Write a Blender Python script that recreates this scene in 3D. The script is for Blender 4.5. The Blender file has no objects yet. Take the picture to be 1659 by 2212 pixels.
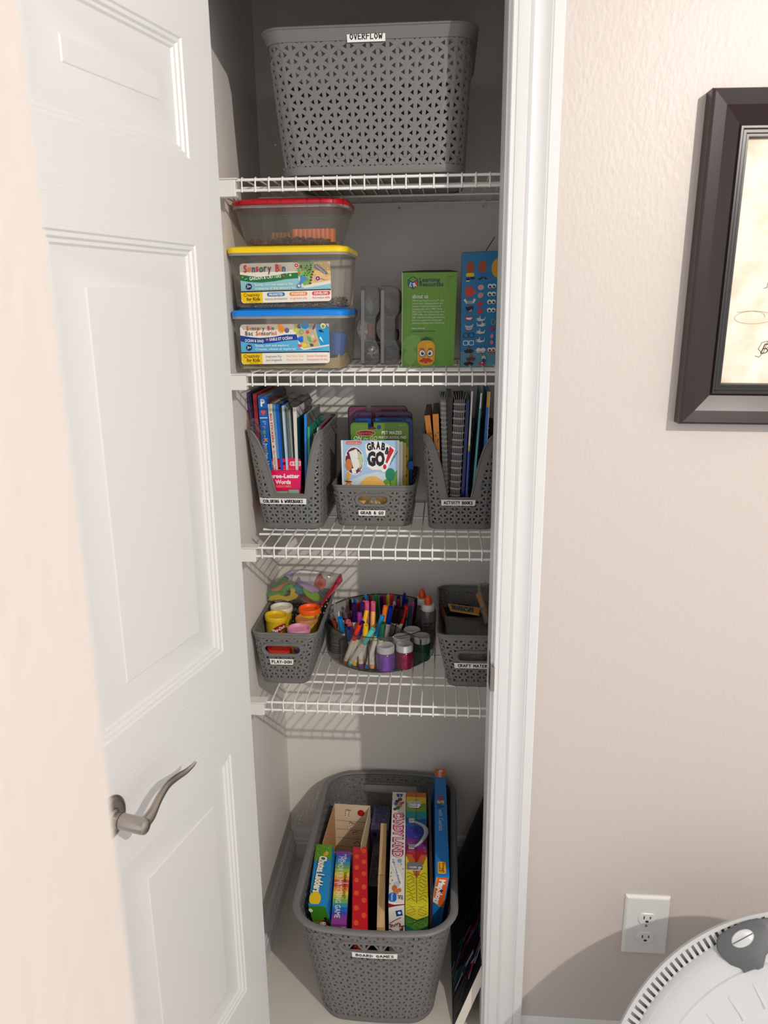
import bpy, bmesh, math, random
from mathutils import Vector, Matrix
random.seed(7)
SC = bpy.context.scene
COL = SC.collection
IN = 0.0254                       # all coordinates below are inches; meshes are written in metres
sin, cos, pi, sqrt = math.sin, math.cos, math.pi, math.sqrt

# ------------------------------------------------------------------ camera
F_PX, PITCH, YAW, ROLL = 1680.67, 0.261706, 0.080286, -0.010472
CAM = Vector((0.0, -60.204, 61.699))
_f = Vector((-sin(YAW)*cos(PITCH), cos(YAW)*cos(PITCH), -sin(PITCH)))
_r0 = Vector((cos(YAW), sin(YAW), 0.0)); _u0 = _r0.cross(_f)
_r = cos(ROLL)*_r0 + sin(ROLL)*_u0; _u = -sin(ROLL)*_r0 + cos(ROLL)*_u0
cd = bpy.data.cameras.new('camera'); cam = bpy.data.objects.new('camera', cd); COL.objects.link(cam)
cd.sensor_fit = 'HORIZONTAL'; cd.sensor_width = 36.0; cd.lens = F_PX/1659*36.0
cd.clip_start = 0.01; cd.clip_end = 50
cam.matrix_world = Matrix(((_r.x, _u.x, -_f.x, CAM.x*IN), (_r.y, _u.y, -_f.y, CAM.y*IN), (_r.z, _u.z, -_f.z, CAM.z*IN), (0, 0, 0, 1)))
cd.dof.use_dof = True; cd.dof.focus_distance = 66*IN; cd.dof.aperture_fstop = cd.lens/3.6
SC.camera = cam

# ------------------------------------------------------------------ light
W = bpy.data.worlds.new('world'); SC.world = W; W.use_nodes = True
W.node_tree.nodes['Background'].inputs[0].default_value = (0.97, 0.985, 1.0, 1)
W.node_tree.nodes['Background'].inputs[1].default_value = 0.62
def area(name, loc, target, watt, size, color):
    d = bpy.data.lights.new(name, 'AREA'); d.shape = 'DISK'; d.size = size*IN; d.energy = watt; d.color = color
    o = bpy.data.objects.new(name, d); COL.objects.link(o); o.location = Vector(loc)*IN
    o.rotation_euler = (Vector(target)-Vector(loc)).to_track_quat('-Z', 'Y').to_euler()
    return o
area('ceiling_spot', (48.8, -89, 96.6), (0, 0, 40), 25, 1.6, (1.0, 0.92, 0.84))
area('ceiling_lamp', (38, -135, 96.6), (0, 0, 30), 4, 40.0, (1.0, 0.97, 0.94))
vs = SC.view_settings
vs.view_transform = 'Standard'; vs.look = 'None'; vs.gamma = 1.0; vs.exposure = 0.70; vs.use_curve_mapping = False
SC.cycles.transparent_max_bounces = 24
SC.cycles.max_bounces = 8

# ------------------------------------------------------------------ pixel -> point on a real plane (inches)
def ray(x, y): return _f + (x-829.5)/F_PX*_r + (1106-y)/F_PX*_u
def Yp(x, y, v): d = ray(x, y); return CAM + d*((v-CAM.y)/d.y)
def Zp(x, y, v): d = ray(x, y); return CAM + d*((v-CAM.z)/d.z)
def Xp(x, y, v): d = ray(x, y); return CAM + d*((v-CAM.x)/d.x)
def Pp(x, y, P, n): d = ray(x, y); return CAM + d*((Vector(P)-CAM).dot(n)/d.dot(n))

# ------------------------------------------------------------------ materials
def lin(c):
    out = []
    for v in c[:3]:
        v = v/255.0
        out.append(v/12.92 if v <= 0.04045 else ((v+0.055)/1.055)**2.4)
    return (out[0], out[1], out[2], 1.0)
MATS = {}
def mat(name, rgb, rough=0.5, metal=0.0, bump=0.0, scale=300.0, var=0.0, spec=0.5, sub=None):
    if name in MATS: return MATS[name]
    m = bpy.data.materials.new(name); m.use_nodes = True
    nt = m.node_tree; b = nt.nodes['Principled BSDF']
    b.inputs['Base Color'].default_value = lin(rgb); b.inputs['Roughness'].default_value = rough
    b.inputs['Metallic'].default_value = metal; b.inputs['Specular IOR Level'].default_value = spec
    tc = nt.nodes.new('ShaderNodeTexCoord')
    nz = nt.nodes.new('ShaderNodeTexNoise'); nz.inputs['Scale'].default_value = scale; nz.inputs['Detail'].default_value = 3
    nt.links.new(tc.outputs['Object'], nz.inputs['Vector'])
    if bump:
        bp = nt.nodes.new('ShaderNodeBump'); bp.inputs['Strength'].default_value = bump; bp.inputs['Distance'].default_value = 0.001
        nt.links.new(nz.outputs['Fac'], bp.inputs['Height']); nt.links.new(bp.outputs['Normal'], b.inputs['Normal'])
    if var:
        mx = nt.nodes.new('ShaderNodeMixRGB'); c = lin(rgb)
        mx.inputs[1].default_value = tuple(v*(1-var) for v in c[:3])+(1,); mx.inputs[2].default_value = tuple(min(1, v*(1+var)) for v in c[:3])+(1,)
        nt.links.new(nz.outputs['Fac'], mx.inputs[0]); nt.links.new(mx.outputs[0], b.inputs['Base Color'])
    MATS[name] = m
    return m
def clear(name, rgb, tint=0.9, gloss=0.6, rough=0.08, milky=0.0):
    """thin clear plastic: sees through, reflects at grazing angles"""
    if name in MATS: return MATS[name]
    m = bpy.data.materials.new(name); m.use_nodes = True; nt = m.node_tree; nt.nodes.clear()
    out = nt.nodes.new('ShaderNodeOutputMaterial'); tr = nt.nodes.new('ShaderNodeBsdfTransparent'); gl = nt.nodes.new('ShaderNodeBsdfGlossy')
    di = nt.nodes.new('ShaderNodeBsdfDiffuse'); m1 = nt.nodes.new('ShaderNodeMixShader'); m2 = nt.nodes.new('ShaderNodeMixShader')
    lw = nt.nodes.new('ShaderNodeLayerWeight'); lw.inputs['Blend'].default_value = 0.5
    pw = nt.nodes.new('ShaderNodeMath'); pw.operation = 'POWER'; pw.inputs[1].default_value = 3.0
    fr = nt.nodes.new('ShaderNodeMath'); fr.operation = 'MULTIPLY_ADD'; fr.inputs[1].default_value = 0.6; fr.inputs[2].default_value = 0.04
    mu = nt.nodes.new('ShaderNodeMath'); mu.operation = 'MULTIPLY'; mu.inputs[1].default_value = gloss
    c = lin(rgb)
    tr.inputs[0].default_value = tuple(v*tint for v in c[:3])+(1,); gl.inputs['Roughness'].default_value = rough; gl.inputs[0].default_value = (.9, .9, .9, 1)
    di.inputs[0].default_value = c
    m1.inputs[0].default_value = milky
    L = nt.links
    L.new(tr.outputs[0], m1.inputs[1]); L.new(di.outputs[0], m1.inputs[2])
    L.new(lw.outputs['Facing'], pw.inputs[0]); L.new(pw.outputs[0], fr.inputs[0])
    L.new(fr.outputs[0], mu.inputs[0]); L.new(mu.outputs[0], m2.inputs[0]); L.new(m1.outputs[0], m2.inputs[1]); L.new(gl.outputs[0], m2.inputs[2])
    L.new(m2.outputs[0], out.inputs[0])
    MATS[name] = m
    return m
def print_mat(name, rough, spec=0.4):
    if name in MATS: return MATS[name]
    m = bpy.data.materials.new(name); m.use_nodes = True; nt = m.node_tree; b = nt.nodes['Principled BSDF']
    a = nt.nodes.new('ShaderNodeAttribute'); a.attribute_name = 'ink'
    nt.links.new(a.outputs['Color'], b.inputs['Base Color']); b.inputs['Roughness'].default_value = rough; b.inputs['Specular IOR Level'].default_value = spec
    MATS[name] = m
    return m
INK = print_mat('printed_ink', 0.45); INKG = print_mat('glossy_ink', 0.25)

# ------------------------------------------------------------------ mesh builder (world inches)
class MB:
    def __init__(s): s.v = []; s.f = []; s.c = []
    def add(s, vs, fs, col=None):
        n = len(s.v); s.v += [tuple(v) for v in vs]; s.f += [tuple(i+n for i in f) for f in fs]
        s.c += [col]*len(fs)
        return s
    def box(s, x0, x1, y0, y1, z0, z1, col=None):
        return s.hexa([(x0,y0,z0),(x1,y0,z0),(x1,y1,z0),(x0,y1,z0),(x0,y0,z1),(x1,y0,z1),(x1,y1,z1),(x0,y1,z1)], col)
    def hexa(s, p, col=None):
        return s.add(p, [(0,3,2,1),(4,5,6,7),(0,1,5,4),(1,2,6,5),(2,3,7,6),(3,0,4,7)], col)
    def poly(s, pts, col=None): return s.add(pts, [tuple(range(len(pts)))], col)
    def prism(s, pts, ext, col=None):
        n = len(pts); e = Vector(ext); a = [Vector(p) for p in pts]
        return s.add(a+[p+e for p in a], [tuple(range(n-1, -1, -1)), tuple(range(n, 2*n))]+[(i, (i+1) % n, (i+1) % n+n, i+n) for i in range(n)], col)
    def tube(s, pts, r, n=8, closed=False, col=None):
        P = [Vector(p) for p in pts]; m = len(P); rs = r if isinstance(r, (list, tuple)) else [r]*m
        vs = []; up = None
        for i in range(m):
            if closed: t = P[(i+1) % m]-P[i-1]
            else: t = P[min(i+1, m-1)]-P[max(i-1, 0)]
            if t.length < 1e-9: t = Vector((0, 0, 1))
            t.normalize()
            if up is None: up = Vector((0, 0, 1)) if abs(t.z) < 0.9 else Vector((1, 0, 0))
            a = up - t*up.dot(t)
            if a.length < 1e-6: a = t.orthogonal()
            a.normalize(); up = a; b = t.cross(a)
            for k in range(n):
                w = 2*pi*k/n; vs.append(P[i]+(a*cos(w)+b*sin(w))*rs[i])
        fs = []
        for i in range(m if closed else m-1):
            j = (i+1) % m
            for k in range(n): fs.append((i*n+k, i*n+(k+1) % n, j*n+(k+1) % n, j*n+k))
        if not closed: fs += [tuple(range(n-1, -1, -1)), tuple(range((m-1)*n, m*n))]
        return s.add(vs, fs, col)
    def lathe(s, prof, cen, n=24, M=None, col=None, caps=(False, False)):
        c = Vector(cen); vs = []; M = M or Matrix.Identity(3)
        for r, z in prof:
            for k in range(n):
                w = 2*pi*k/n; vs.append(c+M@Vector((r*cos(w), r*sin(w), z)))
        fs = []
        for i in range(len(prof)-1):
            for k in range(n): fs.append((i*n+k, i*n+(k+1) % n, (i+1)*n+(k+1) % n, (i+1)*n+k))
        if caps[0]: fs.append(tuple(range(n-1, -1, -1)))
        if caps[1]: fs.append(tuple(range((len(prof)-1)*n, len(prof)*n)))
        return s.add(vs, fs, col)
    def loft(s, rings, closed=True, caps=(False, False), col=None):
        n = len(rings[0]); vs = [p for r in rings for p in r]; fs = []
        for i in range(len(rings)-1):
            for k in range(n if closed else n-1): fs.append((i*n+k, i*n+(k+1) % n, (i+1)*n+(k+1) % n, (i+1)*n+k))
        if caps[0]: fs.append(tuple(range(n-1, -1, -1)))
        if caps[1]: fs.append(tuple(range((len(rings)-1)*n, len(rings)*n)))
        return s.add(vs, fs, col)
    def build(s, name, material, parent=None, smooth=False, origin=None, fix=True, solid=0.0, bevel=0.0, ink=False, **props):
        o0 = Vector(origin) if origin is not None else (Vector(parent['_o']) if parent is not None else None)
        if o0 is None:
            xs = [v[0] for v in s.v]; ys = [v[1] for v in s.v]; zs = [v[2] for v in s.v]
            o0 = Vector(((min(xs)+max(xs))/2, (min(ys)+max(ys))/2, min(zs)))
        me = bpy.data.meshes.new(name)
        me.from_pydata([((v[0]-o0.x)*IN, (v[1]-o0.y)*IN, (v[2]-o0.z)*IN) for v in s.v], [], s.f)
        if fix:
            bm = bmesh.new(); bm.from_mesh(me); bmesh.ops.recalc_face_normals(bm, faces=bm.faces[:]); bm.to_mesh(me); bm.free()
        if ink:
            at = me.attributes.new('ink', 'FLOAT_COLOR', 'FACE')
            flat = []
            for c in s.c: flat += list(lin(c if c else (255, 255, 255)))
            at.data.foreach_set('color', flat)
        if smooth:
            me.polygons.foreach_set('use_smooth', [True]*len(me.polygons))
            try: me.set_sharp_from_angle(angle=math.radians(smooth if smooth > 1 else 40))
            except Exception: pass
        me.materials.append(material)
        o = bpy.data.objects.new(name, me); COL.objects.link(o)
        if parent is not None: o.parent = parent; o.location = (o0-Vector(parent['_o']))*IN
        else: o.location = o0*IN
        o['_o'] = tuple(o0)
        if solid:
            md = o.modifiers.new('thickness', 'SOLIDIFY'); md.thickness = solid*IN; md.offset = -1
        if bevel:
            md = o.modifiers.new('soft_edges', 'BEVEL'); md.width = bevel*IN; md.segments = 2; md.limit_method = 'ANGLE'
        for k, v in props.items(): o[k] = v
        return o
def thing(name, label, cat, loc, group=None):
    o = bpy.data.objects.new(name, None); COL.objects.link(o); o.empty_display_size = 0.02
    o.location = Vector(loc)*IN; o['_o'] = tuple(loc); o['label'] = label; o['category'] = cat
    if group: o['group'] = group
    return o
def tag(o, label, cat, group=None):
    o['label'] = label; o['category'] = cat
    if group: o['group'] = group
    return o
STRUCT = dict(kind='structure')

# ------------------------------------------------------------------ setting
S1, S2, S3, S4 = 70.519, 56.44, 42.361, 28.282        # shelf tops
YF, YC, YB = -7.0, -2.5, 15.75                        # room wall face, closet side of that wall, closet back wall
XL, XR, XJ0, XJ1, ZH = -17.2, 8.9, -16.6, 3.55, 81.4  # closet side walls, jamb faces, opening height
ZC = 98.0

def wall_mat(name, rgb, sheen, bump):
    m = mat(name, rgb, sheen, 0, 0)
    nt = m.node_tree; b = nt.nodes['Principled BSDF']; tc = nt.nodes['Texture Coordinate']
    n1 = nt.nodes.new('ShaderNodeTexNoise'); n1.inputs['Scale'].default_value = 90; n1.inputs['Detail'].default_value = 4
    n2 = nt.nodes.new('ShaderNodeTexNoise'); n2.inputs['Scale'].default_value = 14; n2.inputs['Detail'].default_value = 2
    mp = nt.nodes.new('ShaderNodeMapping'); mp.inputs['Scale'].default_value = (1.6, 1.6, 0.8)
    nt.links.new(tc.outputs['Object'], mp.inputs['Vector']); nt.links.new(mp.outputs[0], n1.inputs['Vector']); nt.links.new(tc.outputs['Object'], n2.inputs['Vector'])
    mu = nt.nodes.new('ShaderNodeMath'); mu.operation = 'MULTIPLY'
    nt.links.new(n1.outputs['Fac'], mu.inputs[0]); nt.links.new(n2.outputs['Fac'], mu.inputs[1])
    bp = nt.nodes.new('ShaderNodeBump'); bp.inputs['Strength'].default_value = bump; bp.inputs['Distance'].default_value = 0.0025
    nt.links.new(mu.outputs[0], bp.inputs['Height']); nt.links.new(bp.outputs[0], b.inputs['Normal'])
    return m
M_WALL = wall_mat('wall_paint', (202, 194, 189), 0.42, 0.5)
M_CLOSET = wall_mat('closet_paint', (230, 226, 219), 0.6, 0.25)
M_WHITE = mat('white_trim_paint', (220, 221, 222), 0.35)
M_CEIL = mat('ceiling_paint', (235, 232, 228), 0.8)

def tile_floor():
    m = mat('floor_tile', (206, 200, 192), 0.12)
    nt = m.node_tree; b = nt.nodes['Principled BSDF']; tc = nt.nodes['Texture Coordinate']
    br = nt.nodes.new('ShaderNodeTexNoise'); br.inputs['Scale'].default_value = 3; br.inputs['Detail'].default_value = 6
    rp = nt.nodes.new('ShaderNodeValToRGB'); rp.color_ramp.elements[0].color = lin((190, 183, 174)); rp.color_ramp.elements[1].color = lin((218, 213, 206))
    nt.links.new(tc.outputs['Object'], br.inputs['Vector']); nt.links.new(br.outputs['Fac'], rp.inputs[0]); nt.links.new(rp.outputs[0], b.inputs['Base Color'])
    return m
fl = MB(); fl.box(-70, 110, -190, YB, -2, 0); fl.build('floor', tile_floor(), **STRUCT)
MB().box(-70, 110, -190, YB+4, ZC, ZC+3).build('ceiling', M_CEIL, **STRUCT)
# room wall with the closet opening (one body around the opening)
wf = MB()
wf.box(XJ1+0.75, 110, YF, YC, 0, ZC); wf.box(-70, XJ0-0.75, YF, YC, 0, ZC); wf.box(XJ0-0.75, XJ1+0.75, YF, YC, ZH+0.75, ZC)
wf.build('wall_front', M_WALL, **STRUCT)
MB().box(XL-4, XR+4, YB, YB+4, 0, ZC).build('wall_back', M_CLOSET, **STRUCT)
MB().box(XL-4, XL, YC, YB, 0, ZC).build('wall_left', M_CLOSET, **STRUCT)
MB().box(XR, XR+4, YC, YB, 0, ZC).build('wall_right', M_CLOSET, **STRUCT)
# wall corner close to the lens on the left
XW = Yp(165, 1106, -50).x
MB().box(XW-4.5, XW, -120, -50, 0, ZC).build('wall_corner', M_WALL, **STRUCT)
# jamb boards and casing
jm = MB(); jm.box(XJ1, XJ1+0.75, YF, YC, 0, ZH+0.75); jb = jm.build('trim_1', M_WHITE, **STRUCT)
jm = MB(); jm.box(XJ0-0.75, XJ0, YF, YC, 0, ZH+0.75); jm.build('trim_2', M_WHITE, **STRUCT)
jm = MB(); jm.box(XJ0, XJ1, YF, YC, ZH, ZH+0.75); jm.build('trim_3', M_WHITE, **STRUCT)
PROF = [(0,0),(0,.34),(.07,.42),(.2,.42),(.25,.34),(.32,.34),(.36,.42),(.62,.48),(1.0,.5),(1.06,.43),(1.13,.5),(1.3,.56),(1.7,.48),(2.1,.54),(2.3,.68),(2.36,.6),(2.44,.68),(3.0,.7),(3.08,.64),(3.08,0)]
def casing_side(name, xin, sgn):
    rings = [[(xin+sgn*a, YF-b, z) for a, b in PROF] for z in (0, ZH+0.2)]
    rings[1] = [(xin+sgn*a, YF-b, ZH+0.2+a) for a, b in PROF]
    m = MB(); m.loft(rings, True, (True, True)); return m.build(name, M_WHITE, smooth=30, **STRUCT)
casing_side('trim_4', XJ1+0.2, 1); casing_side('trim_5', XJ0-0.2, -1)
m = MB(); m.loft([[(x+sg*a, YF-b, ZH+0.2+a) for a, b in PROF] for x, sg in ((XJ0-0.2, -1), (XJ1+0.2, 1))], True, (True, True)); m.build('trim_6', M_WHITE, smooth=30, **STRUCT)
# strike plate on the right jamb (part of it)
M_NICK = mat('brushed_nickel', (176, 168, 160), 0.3, 1.0, 0.15, 900)
zs0, zs1 = Yp(1075, 1492, -6.6).z, Yp(1075, 1422, -6.6).z
sp = MB(); zc_ = (zs0+zs1)/2; hh = (zs1-zs0)/2
ring = []
for k in range(13):
    a = -pi/2+pi*k/12; ring.append((0, -6.35-0.75*cos(a), zc_+hh*sin(a)))
pl = [(XJ1-0.05, -5.2, zc_-hh), (XJ1-0.05, -6.35, zc_-hh)]+[(XJ1-0.05-0.02*0, y, z) for _, y, z in ring]+[(XJ1-0.05, -5.2, zc_+hh)]
sp.prism(pl, (0.05, 0, 0)); lip = []
for k in range(7):
    a = k/6; lip.append([(XJ1-0.05+0.28*a*a, -7.1-0.1-0.22*a, zc_-hh*0.8+0.1*a), (XJ1-0.05+0.28*a*a, -7.1-0.1-0.22*a, zc_+hh*0.8-0.1*a)])
sp.loft(lip, False); sp.box(XJ1-0.05, XJ1, -7.2, -6.3, zc_-hh*.8, zc_+hh*.8)
sp.build('strike_plate', M_NICK, jb, label='nickel latch strike plate')
# baseboards
BBP = [(0,0),(.55,0),(.55,1.9),(.45,2.05),(.45,2.4),(.34,2.55),(.3,2.95),(.16,3.3),(0,3.5)]
m = MB(); m.loft([[(XL+a, y, b) for a, b in BBP] for y in (YC, YB)], True, (True, True)); m.build('baseboard_left', M_WHITE, smooth=30, **STRUCT)
m = MB(); m.loft([[(x, YB-a, b) for a, b in BBP] for x in (XL+.3, XR)], True, (True, True)); m.build('baseboard_back', M_WHITE, smooth=30, **STRUCT)
m = MB(); m.loft([[(x, YF-a, b) for a, b in BBP] for x in (XJ1+3.3, 110)], True, (True, True)); m.build('baseboard_front', M_WHITE, smooth=30, **STRUCT)

# ------------------------------------------------------------------ door (opened towards the camera)
HX, HY, DW, DT, DA = -14.45, -8.15, 19.3, 1.375, math.radians(14.7)
DV = Vector((-sin(DA), -cos(DA), 0)); DN = Vector((cos(DA), -sin(DA), 0))
def D(w, z, d=0.0): return Vector((HX, HY, 0))+DV*w+Vector((0, 0, z))+DN*d
def door_skin():
    m = mat('door_paint', (221, 221, 221), 0.4)
    nt = m.node_tree; b = nt.nodes['Principled BSDF']; tc = nt.nodes['Texture Coordinate']
    mp = nt.nodes.new('ShaderNodeMapping'); mp.inputs['Scale'].default_value = (60, 60, 2.0)
    n1 = nt.nodes.new('ShaderNodeTexNoise'); n1.inputs['Scale'].default_value = 9; n1.inputs['Detail'].default_value = 4; n1.inputs['Distortion'].default_value = 0.6
    nt.links.new(tc.outputs['Object'], mp.inputs[0]); nt.links.new(mp.outputs[0], n1.inputs['Vector'])
    bp = nt.nodes.new('ShaderNodeBump'); bp.inputs['Strength'].default_value = 0.35; bp.inputs['Distance'].default_value = 0.0006
    nt.links.new(n1.outputs['Fac'], bp.inputs['Height']); nt.links.new(bp.outputs[0], b.inputs['Normal'])
    return m
def rail_skin():
    m = mat('door_rail_paint', (221, 221, 221), 0.4)
    nt = m.node_tree; b = nt.nodes['Principled BSDF']; tc = nt.nodes['Texture Coordinate']
    mp = nt.nodes.new('ShaderNodeMapping'); mp.inputs['Scale'].default_value = (3, 3, 70)
    n1 = nt.nodes.new('ShaderNodeTexNoise'); n1.inputs['Scale'].default_value = 9; n1.inputs['Detail'].default_value = 3; n1.inputs['Distortion'].default_value = 0.3
    nt.links.new(tc.outputs['Object'], mp.inputs[0]); nt.links.new(mp.outputs[0], n1.inputs['Vector'])
    bp = nt.nodes.new('ShaderNodeBump'); bp.inputs['Strength'].default_value = 0.55; bp.inputs['Distance'].default_value = 0.0008
    nt.links.new(n1.outputs['Fac'], bp.inputs['Height']); nt.links.new(bp.outputs[0], b.inputs['Normal'])
    return m
M_DOOR = door_skin(); M_RAIL = rail_skin()
def Dz(x, y):
    q = Pp(x, y, (HX, HY, 0), DN); return (q-Vector((HX, HY, 0))).dot(DV), q.z
w0 = 3.23; w1 = DW-3.23
zt_mid = Dz(427, 530)[1]; zb_mid = Dz(487, 1405)[1]; zt_low = Dz(497, 1630)[1]; zb_top = (Dz(415, 345)[1])
door = bpy.data.objects.new('door_1', None); COL.objects.link(door); door['kind'] = 'structure'; door['_o'] = (HX, HY, 0); door.location = Vector((HX, HY, 0))*IN
door.empty_display_size = 0.05
LOOPS = [(0,0),(.1,-.1),(.3,-.1),(.42,-.22),(.58,-.22),(.7,-.34),(.95,-.38),(2.6,-.1),(2.66,-.05)]
pan = [(zb_top, 76.5), (zb_mid, zt_mid), (9.0, zt_low)]
def door_box(wa, wb, za, zb, name, mt):
    m = MB(); m.hexa([D(wa,za,-DT),D(wb,za,-DT),D(wb,za,0),D(wa,za,0),D(wa,zb,-DT),D(wb,zb,-DT),D(wb,zb,0),D(wa,zb,0)])
    return m.build(name, mt, door)
door_box(0, w0, 0.4, 79.9, 'stile', M_DOOR); door_box(w1, DW, 0.4, 79.9, 'stile', M_DOOR)
zz = 0.4
for a, b in ((0.4, 9.0), (zt_low, zb_mid), (zt_mid, zb_top), (76.5, 79.9)): door_box(w0, w1, a, b, 'rail', M_RAIL)
for za, zb in pan:
    m = MB(); rings = []
    for d, h in LOOPS: rings.append([D(w0+d, za+d, h), D(w1-d, za+d, h), D(w1-d, zb-d, h), D(w0+d, zb-d, h)])
    m.loft(rings, True, (False, True)); m.hexa([D(w0,za,-DT),D(w1,za,-DT),D(w1,za,-.6),D(w0,za,-.6),D(w0,zb,-DT),D(w1,zb,-DT),D(w1,zb,-.6),D(w0,zb,-.6)])
    m.build('raised_panel', M_DOOR, door, smooth=25)
# lever handle
hw, hz = Dz(238, 1768)
hc = D(hw, hz)
MR = Matrix((DV, Vector((0, 0, 1)), DN)).transposed()     # local x along door, y up, z out
hd = bpy.data.objects.new('lever_handle', None); COL.objects.link(hd); hd.parent = door; hd['_o'] = tuple(hc); hd.location = (hc-Vector(door['_o']))*IN; hd['label'] = 'brushed nickel lever handle'
m = MB(); m.lathe([(0,.22),(.9,.22),(1.15,.18),(1.28,.08),(1.3,0)], hc, 40, MR); m.lathe([(.62,.2),(.6,.32),(.46,.4),(.46,.75)], hc, 32, MR); m.build('rosette', M_NICK, hd, smooth=35)
nk = hc+DN*0.75
m = MB(); m.lathe([(.42,0),(.46,.05),(.46,1.45),(.42,1.62),(.3,1.7),(0,1.72)], nk, 32, MR); m.build('lever_hub', M_NICK, hd, smooth=35)
pts = []; rr = []
L0 = nk+DN*1.25
ctl = [(0,0,0,.40),(-.6,.02,.0,.44),(-1.2,.14,-.02,.42),(-2.0,.5,-.1,.34),(-3.0,.72,-.18,.28),(-3.9,.62,-.2,.25),(-4.8,.5,-.12,.2),(-5.35,.62,.02,.15),(-5.6,.78,.1,.1)]
def cr(p0,p1,p2,p3,t): return 0.5*((2*p1)+(-p0+p2)*t+(2*p0-5*p1+4*p2-p3)*t*t+(-p0+3*p1-3*p2+p3)*t**3)
rings = []
for i in range(len(ctl)-1):
    for k in range(4):
        t = k/4; g = [cr(ctl[max(i-1,0)][j], ctl[i][j], ctl[i+1][j], ctl[min(i+2,len(ctl)-1)][j], t) for j in range(4)]
        c = L0+DV*g[0]+Vector((0,0,1))*(g[1]-0.1)+DN*g[2]
        rings.append([c+Vector((0,0,1))*(g[3]*sin(2*pi*q/14))+DN*(g[3]*.55*cos(2*pi*q/14)) for q in range(14)])
m = MB(); m.loft(rings, True, (True, True)); m.build('lever', M_NICK, hd, smooth=50)

# ------------------------------------------------------------------ wire shelves
M_WIRE = mat('white_coated_wire', (238, 236, 233), 0.35)
M_CAP = mat('white_plastic', (232, 229, 225), 0.4)
M_SCREW = mat('zinc_screw', (190, 190, 190), 0.3, 1.0)
RODS_Y = (3.95, 5.45, 10.0, YB-0.35)
SHELF_WORDS = ['top white wire shelf under the big overflow basket', 'white wire shelf carrying the lidded sensory bins and boxes',
               'white wire shelf carrying the three book baskets', 'lowest white wire shelf holding turntable and dough basket']
def wire_shelf(k, zs, ph):
    t = thing('wire_shelf', SHELF_WORDS[k], 'shelf', (-4, 0, zs), 'white wire shelves in the closet')
    base = None
    n = int(XR-0.25-ph)
    for i in range(n+1):
        x = ph+i
        if base is None:
            m = MB(); m.tube([(x, -.16, zs-.86), (x, -.15, zs-.3), (x, -.13, zs+.04), (x, -.02, zs+.14), (x, .2, zs+.15), (x, YB-.3, zs+.15)], .06, 6)
            base = m.build('wire', M_WIRE, t, smooth=60)
        else:
            c = base.copy(); COL.objects.link(c); c.location.x += i*IN
    for y, z, r in ((-.03, zs, .105), (-.03, zs-.72, .105))+tuple((y, zs-.02, .105) for y in RODS_Y):
        m = MB(); m.tube([(XL+1.5 if y < 1 else XL+1.1, y, z), (XR-.2, y, z)], r, 8); m.build('rod', M_WIRE, t, smooth=60)
    m = MB(); m.box(XL, XL+1.75, -.3, .55, zs-1.15, zs+.02); m.box(XL, XL+1.95, -.42, .7, zs+.02, zs+.12); m.box(XL, XL+.12, -.3, 1.6, zs-1.4, zs+.12)
    m.build('end_bracket', M_CAP, t, bevel=.04)
    m = MB(); m.box(XR-1.3, XR, -.3, .55, zs-1.15, zs+.12); m.build('end_bracket', M_CAP, t, bevel=.04)
    for px in (-10.5, -4.4, 3.2):
        m = MB(); y = YB-.02
        m.prism([(px-.22, y, zs+.32), (px+.22, y, zs+.32), (px+.22, y, zs-.5), (px+.1, y, zs-.72), (px-.1, y, zs-.72), (px-.22, y, zs-.5)], (0, -.14, 0))
        m.tube([(px-.24, YB-.35, zs-.02), (px+.24, YB-.35, zs-.02)], .19, 8)
        cl = m.build('wall_clip', M_CAP, t)
        m = MB(); m.lathe([(0, .1), (.11, .06), (.13, 0)], (px, y-.14, zs-.42), 12, Matrix(((1, 0, 0), (0, 0, -1), (0, 1, 0)))); m.build('screw', M_SCREW, cl)
for k, (zs, ph) in enumerate(((S1, -15.003), (S2, -14.985), (S3, -14.941), (S4, -14.794))): wire_shelf(k, zs, ph)

# ------------------------------------------------------------------ woven plastic baskets
M_GREY = mat('grey_basket_plastic', (113, 112, 111), 0.42)
def rrect(x0, x1, y0, y1, r, n=8, bulge=0.0):
    """rounded rectangle from front centre, counter-clockwise seen from above (front = -Y); returns (points)"""
    pts = []; xm = (x0+x1)/2; w = (x1-x0)/2-r
    def edge(a, b, k): return [(a[0]+(b[0]-a[0])*i/k, a[1]+(b[1]-a[1])*i/k) for i in range(k)]
    def arc(cx, cy, a0, k): return [(cx+r*cos(a0+pi/2*i/k), cy+r*sin(a0+pi/2*i/k)) for i in range(k)]
    pts += edge((xm, y0), (x1-r, y0), n)+arc(x1-r, y0+r, -pi/2, n)+edge((x1, y0+r), (x1, y1-r), 2*n)+arc(x1-r, y1-r, 0, n)
    pts += edge((x1-r, y1), (x0+r, y1), 2*n)+arc(x0+r, y1-r, pi/2, n)+edge((x0, y1-r), (x0, y0+r), 2*n)+arc(x0+r, y0+r, pi, n)+edge((x0+r, y0), (xm, y0), n)
    if bulge:
        W = (x1-x0)/2; ym = (y0+y1)/2
        pts = [(x, y+(bulge if y > ym else -bulge)*max(0, 1-((x-xm)/W)**2)*min(1, abs(y-ym)/((y1-y0)/2)*1.0)**8) for x, y in pts]
    return pts
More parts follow.
